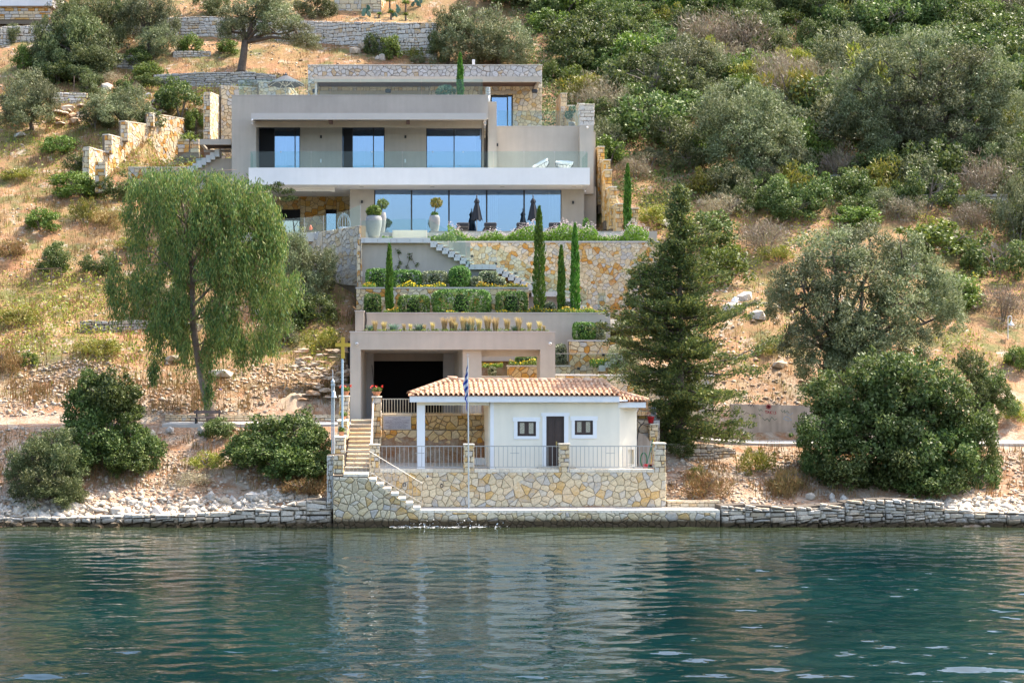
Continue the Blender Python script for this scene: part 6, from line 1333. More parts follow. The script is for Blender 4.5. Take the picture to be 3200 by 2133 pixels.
MB().lathe(c, [(0.2, -0.0), (0.2, 0.02)], 12).build('foot', M['white'], t)
# topiary, upper shrubs
t, b, h, r = pot('dark pot with a two ball topiary on the right wing', 1787, 396, YR+1.2, 22, 14, name='topiary'); 
for dx, dz, rr in ((-0.18, 0.72, 0.25), (0.02, 1.05, 0.24)): link('ball', fast_mesh('ball', leaf_cloud(260, 0.12, ball(dx, 0, dz, rr, rr, rr, 0.75), seed=int(dz*9)), 4), M['l_blue'], t); MB().tube([b+Vector((0, 0, 0.2)), b+Vector((dx, 0, dz))], 0.02, 5).build('stem', M['bark'], t)
c = P(1394, 299, YGB+1.0); t = thing('lavender_bush', 'grey-green round bush behind the roof terrace glass', 'bush', c); link('foliage', fast_mesh('foliage', leaf_cloud(700, 0.16, ball(0, 0, 0.22, 0.62, 0.5, 0.42, 0.6), seed=3), 4), M['l_blue'], t)
# small terrace furniture at the patio
cc = P(1075, 700, 90.0); t = thing('hanging_chair', 'grey wicker egg chair on the patio', 'chair', (cc.x, 90.0, zf))
mb = MB()
for k in range(14):
    a = 6.283*k/14; mb.tube([cc+Vector((0.38*math.cos(a)*math.sin(f), 0.3*math.sin(a)*math.sin(f), 0.62*math.cos(f))) for f in np.linspace(0.05, 3.0, 9)], 0.014, 4)
mb.build('basket', M['galv'], t); MB().tube([cc+Vector((0.45, 0, -0.9)), cc+Vector((0.35, 0, 0.1)), cc+Vector((0.02, 0, 0.66))], 0.025, 6).build('stand', M['galv'], t); MB().lathe((cc.x, 90.0, zf), [(0.42, 0), (0.42, 0.04)], 14).build('foot', M['galv'], t); MB().lathe(cc-Vector((0, 0, 0.35)), [(0.05, 0), (0.3, 0.04), (0.33, 0.16), (0.1, 0.2)], 12).build('seat_cushion', M['cushion'], t, True)
c = P(971, 719, 86.6); t = thing('patio_lantern', 'small orange teardrop lantern on the curved wall', 'lantern', c); MB().lathe(c, [(0.04, 0), (0.09, 0.06), (0.10, 0.12), (0.05, 0.22), (0.005, 0.30)], 12).build('shade', M['orange'], t, True); MB().lathe(c, [(0.05, -0.02), (0.05, 0.005)], 10).build('foot', M['black'], t)
# curved stone wall with glass in front of the patio
def wall_path(label, pts, mat, cell, name='stone_wall', style='p', ch=0.2, lw=0.3, core='mortar', depth=0.4, cop=None, d=0.04, bev=0.018, wob=0.1, most=300, asp=1.2, dig=False, warp=0.0, gap=0.024):
    """pts: (x, y, z_bottom, z_top) along the wall; faces the viewer"""
    m0 = pts[len(pts)//2]; t = thing(name, label, 'wall', (m0[0], m0[1], m0[2])); ms = Masonry(t, M[mat], most=most); mb = MB(); cb = MB()
    if dig: pts = [(x, y, min(b_, ground(x, y)-0.3), t_) for x, y, b_, t_ in pts]
    for (xa, ya, ba, ta), (xb, yb, bb, tb) in zip(pts[:-1], pts[1:]):
        U_ = Vector((xb-xa, yb-ya, 0)); L_ = U_.length
        if L_ < 0.06: continue
        U_.normalize(); N_ = Vector((U_.y, -U_.x, 0))
        if N_.y > 0: N_ = -N_
        reg = [(0, ba), (L_, bb), (L_, tb), (0, ta)]
        polys = (random_stones(reg, cell*0.8, 0.016, asp, 0.32, 0.13) if asp > 1.5 else random_stones(reg, cell*0.8, 0.022, asp)) if style == 'p' else coursed_stones(reg, ch, lw, gap, wob, warp)
        ms.face(polys, (xa, ya, 0), U_, N_, d, bev)
        back = -N_*depth; f = -N_*0.03
        a0, b0 = Vector((xa, ya, ba-0.4))+f, Vector((xb, yb, bb-0.4))+f; a1, b1 = Vector((xa, ya, ta-0.01))+f, Vector((xb, yb, tb-0.01))+f
        mb.prism([a0, b0, b1, a1], back)
        if cop: cb.prism([a1+N_*0.08, b1+N_*0.08, b1+N_*0.08+Vector((0, 0, 0.06)), a1+N_*0.08+Vector((0, 0, 0.06))], back-N_*0.08)
    mb.build('core', M[core], t); ms.done()
    if cop: cb.build('coping', M[cop], t)
    return t
cw = []
for px, py_t, py_b, Y in ((1126, 704, 895, 83.0), (1070, 713, 890, 83.9), (1010, 722, 870, 84.9), (950, 727, 840, 86.0), (880, 731, 820, 87.2), (800, 733, 800, 88.0)): cw.append((X(px, Y), Y, Z(py_b, Y), Z(py_t, Y)))
wall_path('curved warm grey stone wall below the patio glass', cw, 'shade_stone', 0.34)
t = thing('patio_glass', 'glass balustrade on the curved patio wall', 'balustrade', (cw[2][0], cw[2][1]+0.2, cw[2][3]))
gtop = [640, 655, 664, 671, 678, 683]
for i in range(5):
    a, b = cw[i], cw[i+1]; p, q = Vector((a[0], a[1]+0.25, a[3])), Vector((b[0], b[1]+0.25, b[3])); zt_a = Z((638, 662, 672, 678, 683, 686)[i], a[1]); zt_b = Z((638, 662, 672, 678, 683, 686)[i+1], b[1])
    MB().prism([p, q, Vector((q.x, q.y, zt_b)), Vector((p.x, p.y, zt_a))], (0, 0.016, 0)).build('panel', M['rail_glass'], t)
    MB().tube([p, Vector((p.x, p.y, zt_a))], 0.018, 5).build('post', M['steel'], t)
# retaining walls stepping up on the left of the villa
SH = 7.5
def pl(px, Y, pb, pt): return (X(px, Y), Y, Z(pb, Y), Z(pt, Y))
wall_path('long sunlit honey stone wall with a stepped top climbing to the villa', [pl(278, 97.5, 560, 461), pl(337, 99.4, 550, 479), pl(337.5, 99.41, 550, 421), pl(388, 101.1, 545, 434), pl(388.5, 101.11, 545, 379), pl(468, 103.8, 525, 391), pl(468.5, 103.81, 525, 354), pl(575, 107.5, 470, 372)], 'honey', 0.34, cop='coping', dig=True, name='stepped_wall')
wall_path('tall pale stone wall beside the upper left corner of the villa', [pl(657, 103.5, 440, 290), pl(692, 107.0, 430, 304)], 'cream', 0.34, cop='coping', dig=True)
wall_path('pale stone wall with a step behind the left end of the roof terrace', [pl(690, 106.1, 430, 269), pl(812, 107.1, 430, 276)], 'cream', 0.34, cop='coping', dig=True)
wall_path('curved pale stone wall behind the open parasol', [pl(808, 106.5, 340, 256), pl(900, 107.1, 340, 262), pl(932, 108.0, 340, 300)], 'cream', 0.34, cop='coping', dig=True)
wall_path('low stone terrace edge below the white flowers left of the villa', [pl(400, 97.7, 570, 524), pl(590, 98.1, 560, 524)], 'honey', 0.3, cop='coping', dig=True)
for px0, px1, top, bot, Y, w in ((258, 279, 460, 580, 89.8, 'lowest'), (327, 349, 420, 478, 91.6, 'second'), (377, 399, 378, 440, 93.3, 'third'), (458, 479, 353, 394, 96.0, 'fourth'), (636, 657, 288, 450, 95.6, 'topmost'), (297, 330, 503, 600, 88.2, 'small isolated front')):
    stone_pier('wall_end_pier', w+' end pier of the stepped stone walls left of the villa', px0, px1, top, bot, Y+SH, 0.45, 'honey', False, 'end piers of the stepped walls', 0.3)
low_wall('short honey stone wall under the palm left of the villa', 555, 622, 434, 465, 102.0, 0.25, 0.4, 'honey', name='short_wall')
# right side: stepped walls running back up the hill, inner face lit by bounce
def side_wall_steps(label, steps, mat, name):
    """steps: (px, y0, y1, z_top, z_bottom) wall running away from the viewer at constant photo column px; shows its left face and its front end"""
    t = None
    for i, (xa, y0, y1, zt_, zb__) in enumerate(steps):
        if t is None: t = thing(name, label, 'wall', (xa, y0, zb__)); ms = Masonry(t, M[mat])
        w = 0.42
        MB().box(xa+0.03, xa+w-0.02, y0+0.03, y1, zb__-0.5, zt_-0.01).build('core', M['mortar'], t)
        ms.face(random_stones(rect(y1-y0, zt_-zb__), 0.30, 0.028, 1.25), (xa+0.02, y0, zb__), (0, 1, 0), (-1, 0, 0), 0.03, 0.015)
        ms.face(coursed_stones(rect(w, zt_-zb__), 0.22, 0.24, 0.022, 0.07), (xa, y0+0.02, zb__), RT, FR, 0.03, 0.014)
        MB().box(xa-0.02, xa+w+0.02, y0-0.03, y1, zt_-0.01, zt_+0.05).build('coping', M['coping'], t)
    ms.done(); return t
side_wall_steps('honey stone wall stepping down the slope right of the villa', [(X(1868, 93.6), 93.6, 97.0, Z(459, 93.6), Z(640, 93.6)), (X(1886, 92.2), 92.2, 93.55, Z(501, 92.2), Z(660, 92.2)), (X(1890, 90.8), 90.8, 92.15, Z(532, 90.8), Z(690, 90.8)), (X(1905, 89.4), 89.4, 90.75, Z(585, 89.4), Z(715, 89.4)), (X(1925, 88.0), 88.0, 89.35, Z(638, 88.0), Z(735, 88.0)), (X(1972, 87.0), 87.0, 87.95, Z(652, 87.0), Z(735, 87.0))], 'ochre', 'stepped_wall')
wall_path('tall curved honey stone wall in the corner right of the villa', [pl(1862, 95.6, 740, 500), pl(1890, 93.5, 740, 540), pl(1930, 90.6, 745, 630), pl(1960, 88.6, 748, 670)], 'ochre', 0.32, depth=0.1)
side_wall_steps('pale stone wall stepping up behind the upper right wing', [(X(1806, 95.0), 95.0, 98.0, Z(325, 95.0), Z(400, 95.0)), (X(1775, 98.2), 98.2, 100.5, Z(331, 98.2), Z(400, 98.2)), (X(1752, 100.6), 100.6, 104, Z(293, 100.6), Z(400, 100.6))], 'cream', 'upper_stepped_wall')
stone_pier('corner_pier', 'square block stone pier at the upper right corner of the villa', 1812, 1857, 325, 392, 93.0, 0.9, 'white_stone', True, cell=0.24)
# ---------------------------------------------------------------- stone terraces on the hill above
def ground_wall(label, pts, hpx, mat, ch, lw, name='dry_stone_wall', core='mortar_dark', depth=0.5, d=0.06, wob=0.14, bev=0.03, sink=0.35):
    out = []
    for (px, pyb), h in zip(pts, hpx):
        g = hit(px, pyb); s_ = g.y/F; out.append((g.x, g.y, g.z-sink, g.z+h*s_))
    return wall_path(label, out, mat, 0.3, name, 'c', ch, lw, core, depth, None, d, bev, wob, warp=0.05)
ground_wall('long white block retaining wall high above the villa', [(0, 142), (110, 130), (230, 118)], [56, 50, 42], 'white_stone', 0.27, 0.31, 'retaining_wall')
ground_wall('high pale stone retaining wall behind the open olive tree', [(355, 104), (470, 112), (560, 112), (690, 118), (800, 122), (900, 128), (1010, 136), (1130, 150), (1240, 172), (1365, 190)], [40, 54, 56, 64, 66, 66, 66, 78, 100, 115], 'white_stone', 0.27, 0.31, 'retaining_wall')
ground_wall('grey dry stone wall left of the open parasol', [(480, 262), (560, 268), (640, 274), (720, 272), (800, 266), (862, 268)], [28, 38, 46, 46, 38, 30], 'grey_stone', 0.17, 0.36)
ground_wall('low pale stone row above the bright shrub', [(540, 178), (660, 176)], [16, 16], 'white_stone', 0.14, 0.3)
ground_wall('grey dry stone wall under the dark olives', [(345, 212), (450, 212)], [38, 38], 'grey_stone', 0.16, 0.35)
ground_wall('crumbling pale dry stone wall at the left behind the small olive', [(160, 322), (275, 318)], [30, 26], 'white_stone', 0.2, 0.34)
ground_wall('low grey dry stone wall left of the eucalyptus trunk', [(250, 1040), (340, 1040), (480, 1020), (620, 1040)], [36, 34, 16, 26], 'grey_stone', 0.15, 0.36)
ground_wall('grey dry stone wall below the big olive on the right slope', [(2590, 585), (2700, 578), (2860, 572)], [34, 34, 30], 'grey_stone', 0.18, 0.36)
ground_wall('lower grey dry stone wall on the right slope', [(2840, 640), (2960, 638), (3150, 634)], [28, 30, 26], 'grey_stone', 0.18, 0.36)
ground_wall('short grey dry stone wall at the right below the olives', [(3055, 560), (3150, 566)], [20, 22], 'grey_stone', 0.18, 0.36)
g0 = hit(1000, 60)
wall_path('tall cream stone wall at the top behind the olives', [(X(1045, 128), 128, Z(48, 128), Z(-60, 128)), (X(1190, 128), 128, Z(58, 128), Z(-60, 128))], 'cream', 0.3, 'retaining_wall', 'c', 0.34, 0.48, d=0.04, wob=0.05)
wall_path('sunlit stone wall running uphill beside the yuccas', [(X(1190, 128.1), 128.1, Z(58, 128), Z(-60, 128)), (X(1262, 138), 138, Z(40, 138), Z(-120, 138))], 'honey', 0.3, 'retaining_wall', 'c', 0.34, 0.48, d=0.03, wob=0.05)
# neighbour house at the upper left corner
nb = thing('neighbour_house', 'corner of a pale house with a stone base at the upper left', 'house', P(60, 60, 125))
ms = Masonry(nb, M['honey']); ms.face(coursed_stones(rect(X(158, 125)-X(-60, 125), Z(22, 125)-Z(62, 125)), 0.22, 0.5, 0.03, 0.04), (X(-60, 125), 125, Z(62, 125)), RT, FR, 0.04, 0.015); ms.done()
MB().box(X(-60, 125), X(158, 125), 125.03, 128, Z(75, 125), Z(22, 125)).build('stone_base', M['mortar'], nb)
MB().box(X(-60, 125), X(165, 125), 124.8, 129, Z(20, 125), Z(-60, 125)).build('wall', M['white'], nb)
MB().box(X(-60, 125), X(166, 125), 124.75, 125.0, Z(23, 125)+.02, Z(20, 125)).build('ledge', M['taupe'], nb)
# ================================================================ vegetation
def crown_mesh(name, seed, nclump, per, leaf, wid, rz=0.8, cl=(0.22, 0.42), up=0.2, flat=0.0, hollow=0.55, bottom=-0.75, ragged=0.25):
    """a crown of unit radius: leaves gathered in clumps spread through an uneven ellipsoid, base near z = 0"""
    rs = np.random.RandomState(seed); parts = []
    lob = rs.normal(size=(5, 3)); lob /= np.linalg.norm(lob, axis=1)[:, None]
    k = 0
    while k < nclump:
        v = rs.normal(size=3); v /= np.linalg.norm(v)
        if v[2] < bottom: continue
        r = hollow+(1-hollow)*rs.rand()**0.7
        r *= 1-ragged*0.5+ragged*max(0, max(lob @ v))*rs.uniform(0.6, 1.2)
        cr = rs.uniform(*cl)*(0.7+0.5*rs.rand())
        if rs.rand() < 0.2: r *= rs.uniform(1.08, 1.3); cr *= 0.5
        c = v*np.array([1, 1, rz])*r*0.84
        n = int(per*rs.uniform(0.6, 1.4)*(cr/np.mean(cl))**1.3); n = max(n, 8)
        d = rs.normal(size=(n, 3)); d /= np.linalg.norm(d, axis=1)[:, None]
        p = c+d*(cr*(0.35+0.65*rs.rand(n)**0.6))[:, None]*np.array([1, 1, 0.8])
        out = d*0.7+v*0.5; dirn = rs.normal(size=(n, 3))*0.8+out*0.7; dirn[:, 2] += up; dirn /= np.linalg.norm(dirn, axis=1)[:, None]
        nr = out+rs.normal(size=(n, 3))*0.6; nr[:, 2] += 0.5
        w = np.cross(dirn, nr); w /= np.linalg.norm(w, axis=1)[:, None]+1e-9
        L = (leaf*(0.55+0.9*rs.rand(n)))[:, None]
        parts.append(np.stack([p-dirn*L*0.5, p+w*L*wid*0.5, p+dirn*L*0.5, p-w*L*wid*0.5], 1).reshape(-1, 3)); k += 1
    V_ = np.concatenate(parts); V_[:, 2] += rz*0.62
    return fast_mesh(name, V_, 4)
def stems_mesh(name, seed, n, h, spread, r0, twig=2):
    rs = random.Random(seed); mb = MB()
    for i in range(n):
        a = rs.uniform(0, 6.283); p0 = Vector((rs.uniform(-.05, .05), rs.uniform(-.05, .05), -0.25)); p1 = p0+Vector((math.cos(a)*spread*0.4, math.sin(a)*spread*0.4, h*0.55+0.2)); p2 = p1+Vector((math.cos(a)*spread*0.6, math.sin(a)*spread*0.6, h*0.5))
        mb.tube([p0, p1, p2], [r0, r0*0.7, r0*0.3], 5)
        for k in range(twig): b = a+rs.uniform(-1, 1); mb.tube([p1.lerp(p2, rs.uniform(0, .6)), p1+Vector((math.cos(b)*spread*0.9, math.sin(b)*spread*0.9, h*rs.uniform(0.2, 0.5)))], [r0*0.4, r0*0.15], 4)
    return mesh_of(name, mb.v, mb.f)
SPEC = {
 'olive':  dict(mat='l_olive', meshes=[crown_mesh('olive_crown', s, 46, 150, 0.085, 0.34, 0.86, (0.20, 0.36), 0.5, hollow=0.45, ragged=0.5) for s in (1, 2, 3)]),
 'olived': dict(mat='l_olive_dark', meshes=[crown_mesh('dark_olive_crown', s, 46, 150, 0.085, 0.36, 0.86, (0.20, 0.36), 0.4, hollow=0.45, ragged=0.5) for s in (4, 5)]),
 'bright': dict(mat='l_bright', meshes=[crown_mesh('bright_crown', s, 34, 150, 0.10, 0.55, 0.75, (0.24, 0.42), 0.4, ragged=0.35) for s in (6, 7)]),
 'green':  dict(mat='l_green', meshes=[crown_mesh('green_crown', s, 48, 150, 0.085, 0.55, 0.8, (0.20, 0.36), 0.3, ragged=0.45) for s in (8, 9, 10)]),
 'dark':   dict(mat='l_dark', meshes=[crown_mesh('dark_crown', s, 44, 160, 0.085, 0.6, 0.82, (0.22, 0.38), 0.25, ragged=0.35) for s in (11, 12)]),
 'dry':    dict(mat='l_dry', meshes=[crown_mesh('dry_crown', s, 44, 110, 0.13, 0.10, 0.75, (0.25, 0.45), 1.2, hollow=0.3, ragged=0.4) for s in (13, 14)]),
 'straw':  dict(mat='l_straw', meshes=[crown_mesh('straw_crown', s, 30, 110, 0.20, 0.10, 0.65, (0.25, 0.45), 1.6, hollow=0.2, ragged=0.4) for s in (15, 16)]),
 'weed':   dict(mat='l_weed', meshes=[crown_mesh('weed_crown', s, 30, 110, 0.12, 0.30, 0.65, (0.25, 0.45), 1.0, hollow=0.3, ragged=0.5) for s in (17, 18)]),
}
for k_, s_ in SPEC.items():
    for m_ in s_['meshes']: m_.materials.append(M[s_['mat']])
STEMS = [stems_mesh('stems', s, 5, 0.8, 0.7, 0.035) for s in (1, 2)]
for m_ in STEMS: m_.materials.append(M['twig'])
vr = random.Random(21); USED = []
def bush(kind, g, rx, h, label, cat='shrub', group=None, name=None, ry=None, yaw=None, stems=True):
    """a bush with base at g, half width rx and height h (metres)"""
    t = thing(name or {'olive': 'olive_bush', 'olived': 'olive_bush', 'bright': 'green_shrub', 'green': 'green_shrub', 'dark': 'dark_shrub', 'dry': 'dry_shrub', 'straw': 'dry_grass_clump', 'weed': 'weed_clump'}[kind], label, cat, (g[0], g[1], g[2]-0.08), group)
    me = vr.choice(SPEC[kind]['meshes']); rz = max(v.co.z for v in me.vertices[::37]) if False else 1.42
    c = link('crown', me, None, t); c.scale = (rx*1.02, (ry or rx)*1.0, h/rz); c.rotation_euler = (0, 0, vr.uniform(0, 6.283) if yaw is None else yaw)
    if stems: s = link('stems', vr.choice(STEMS), None, t); s.scale = (rx*0.8, rx*0.8, h*0.75); s.rotation_euler = (0, 0, vr.uniform(0, 6.28))
    USED.append((g[0], g[1], rx)); return t
def pb(kind, px, py, wpx, hpx, label, cat='shrub', group=None, **k):     # bush from its place in the photo: base centre, width, height
    g = hit(px, py); s = g.y/F; return bush(kind, g, wpx*s*0.58, hpx*s*1.15, label, cat, group, **k)
def limb_tree(g, fork_h, limbs, r0, seed, mat='bark', lean=(0, 0), parent=None, name='trunk', sub=3):
    """trunk that forks into limbs; limbs: end points relative to g"""
    rs = random.Random(seed); mb = MB(); g = Vector(g); f = g+Vector((lean[0], lean[1], fork_h)); mid = g.lerp(f, 0.5)+Vector((rs.uniform(-.1, .1), 0, 0))
    mb.tube([g-Vector((0, 0, 0.3)), g+Vector((0, 0, 0.12)), mid, f], [r0*1.5, r0*1.15, r0, r0*0.85], 9)
    for e in limbs:
        e = g+Vector(e); m1 = f.lerp(e, 0.4)+Vector((rs.uniform(-.2, .2), rs.uniform(-.2, .2), rs.uniform(0.0, .35))); m2 = f.lerp(e, 0.72)+Vector((rs.uniform(-.25, .25), rs.uniform(-.2, .2), rs.uniform(-.1, .3)))
        mb.tube([f-Vector((0, 0, 0.15)), m1, m2, e], [r0*0.62, r0*0.42, r0*0.26, r0*0.10], 6)
        for k in range(sub):
            b = m1.lerp(e, rs.uniform(0.1, 0.9)); q = b+Vector((rs.uniform(-1, 1), rs.uniform(-1, 1), rs.uniform(-.2, .9)))*0.35*(e-f).length; mb.tube([b, b.lerp(q, 0.5)+Vector((0, 0, 0.08)), q], [r0*0.2, r0*0.14, r0*0.06], 5)
    return mb.build(name, M[mat], parent, True)
def tree(kind, px, py, crowns, label, fork_px=40, r0=0.16, cat='tree', name='olive_tree', seed=0, depth=1.0, group=None, lean_px=0, at=None, sub=3):
    """a tree: base pixel, crown lobes as (centre px, centre py, half width px, half height px, depth offset m)"""
    g = at if at is not None else hit(px, py); s = g.y/F; t = thing(name, label, cat, g, group); ends = []
    for i, (cx, cy, hw, hh, dy) in enumerate(crowns):
        Y = g.y+dy; c = P(cx, cy, Y); sc = Y/F; me = SPEC[kind]['meshes'][(seed+i) % len(SPEC[kind]['meshes'])]
        o = link('crown', me, None, t); o.scale = (hw*sc*1.2, max(hw*sc, 0.3), hh*2*sc*1.15/1.42); o.location = Vector((c.x, Y, c.z-hh*sc*1.1))-g; o.rotation_euler = (0, 0, vr.uniform(0, 6.283)); ends.append(Vector((c.x, Y, c.z+hh*sc*0.2))-g)
    limb_tree(g, fork_px*s, ends, r0, seed, parent=t, lean=(lean_px*s, 0.0), sub=sub); USED.append((g.x, g.y, 2.0)); return t
# --- eucalyptus: leaning trunk, hanging strands of narrow leaves
def eucalyptus():
    Y = 69.0; g = P(664, 1325, Y); g.z = min(g.z, ground(g.x, Y)+0.05); t = thing('eucalyptus', 'tall weeping eucalyptus behind the bench', 'tree', g); rs = random.Random(4); nr = np.random.RandomState(4)
    path = [(664, 1330), (650, 1255), (632, 1190), (617, 1110), (603, 1010), (601, 900), (597, 790), (583, 700), (565, 620), (552, 560)]
    pts = [P(a, b, Y+0.1*i) for i, (a, b) in enumerate(path)]; MB().tube(pts, [0.26, 0.21, 0.18, 0.155, 0.14, 0.12, 0.10, 0.075, 0.05, 0.02], 9).build('trunk', M['euc_bark'], t, True)
    tips = []; mb = MB()
    def limb(a, b, r, dy, arch=40):
        p, q = P(*a, Y), P(*b, Y+dy); m_ = p.lerp(q, 0.55)+Vector((0, 0, arch*Y/F)); MB().tube([p, p.lerp(m_, 0.5), m_, q], [r, r*0.8, r*0.55, r*0.2], 6).build('branch', M['euc_bark'], t, True); return [p.lerp(m_, 0.6), m_, m_.lerp(q, 0.5), q]
    LIM = [((620, 1130), (655, 1075), 0.07, -0.6), ((600, 960), (760, 860), 0.07, 0.8), ((601, 900), (455, 830), 0.06, -0.6), ((602, 1000), (720, 960), 0.07, -0.8), ((597, 790), (700, 640), 0.07, 0.4), ((597, 800), (500, 700), 0.06, 0.6), ((583, 700), (800, 720), 0.06, -0.9), ((583, 700), (440, 640), 0.05, -0.5), ((590, 750), (850, 820), 0.06, 1.0), ((601, 880), (880, 900), 0.06, -0.2), ((601, 900), (380, 770), 0.06, 0.7), ((565, 620), (660, 545), 0.04, 0.3), ((565, 620), (480, 560), 0.04, 0.2), ((597, 830), (780, 600), 0.06, 0.5), ((583, 700), (840, 600), 0.05, -0.4), ((565, 630), (740, 530), 0.04, -0.2), ((603, 1000), (830, 1000), 0.05, 0.5), ((603, 1010), (450, 950), 0.04, 0.4), ((612, 1080), (700, 1120), 0.04, -0.4), ((601, 900), (530, 860), 0.05, -1.2), ((583, 720), (600, 600), 0.04, -1.2), ((590, 760), (680, 760), 0.05, -1.5), ((590, 760), (520, 620), 0.05, 1.0), ((597, 830), (720, 1030), 0.05, -1.0)]
    for a, b, r, dy in LIM: tips += limb(a, b, r, dy)
    # crown outline in the photo (left, right edge at each height) keeps the strands inside the tree's real shape
    oy = [520, 560, 640, 720, 800, 880, 960, 1040, 1120, 1200, 1260]; ol = [470, 415, 395, 400, 358, 350, 370, 480, 520, 545, 560]; orr = [600, 800, 860, 880, 925, 925, 890, 860, 700, 690, 660]
    strands = []; tries = 0
    while len(strands) < 2500 and tries < 40000:
        tries += 1
        py = rs.uniform(520, 1120)**1.0; l_, r_ = np.interp(py, oy, ol), np.interp(py, oy, orr)
        px = rs.uniform(l_-14, r_+14); dens = 0.6+1.7*float(vnoise(np.array([px/48.0]), np.array([py/62.0]), 33)[0])
        if py > 960 and abs(px-600) > 110: dens *= 0.55
        if py > 1000: dens *= 0.7
        if rs.random() > dens: continue
        wdt = (r_-l_)/2+16; off = (px-(l_+r_)/2)/wdt; dep = math.sqrt(max(0.0, 1-off*off))*2.6
        dy_ = dep*rs.uniform(-1, 1)
        if py > 720 and abs(px-602) < 16 and dy_ < 0.2: continue
        strands.append((px, py, Y+0.3+dy_, rs.uniform(35, 85)))
    for k in range(16): strands += [(480+rs.uniform(-9, 9), 1115+rs.uniform(0, 30), Y-0.5, 60), (652+rs.uniform(-10, 10), 1150+rs.uniform(-10, 50), Y-0.6, 85), (755+rs.uniform(-12, 12), 1040+rs.uniform(-10, 40), Y-0.4, 70), (660+rs.uniform(-24, 24), 1010+rs.uniform(-40, 90), Y-0.7, 80)]
    parts = []
    for px, py, y, L in strands:
        n = rs.randint(24, 38); s = y/F; top = P(px, py, y); hang = L*s
        f = nr.rand(n); p = np.array(top)+np.stack([nr.normal(size=n)*0.11+0.18*(nr.rand()-0.5)*f, nr.normal(size=n)*0.11, -f*hang+0.12*nr.normal(size=n)], 1)
        d = np.stack([nr.normal(size=n)*0.35, nr.normal(size=n)*0.35, -np.ones(n)], 1); d /= np.linalg.norm(d, axis=1)[:, None]
        a = nr.rand(n)*6.283; w = np.cross(d, np.stack([np.cos(a), np.sin(a), np.zeros(n)], 1)); w /= np.linalg.norm(w, axis=1)[:, None]
        Ln = (0.21*(0.7+0.6*nr.rand(n)))[:, None]; parts.append(np.stack([p, p+d*Ln*0.4+w*0.024, p+d*Ln, p+d*Ln*0.4-w*0.024], 1).reshape(-1, 3))
    V_ = np.concatenate(parts)-np.array(g); link('crown', fast_mesh('crown', V_, 4), M['l_euc'], t)
eucalyptus()
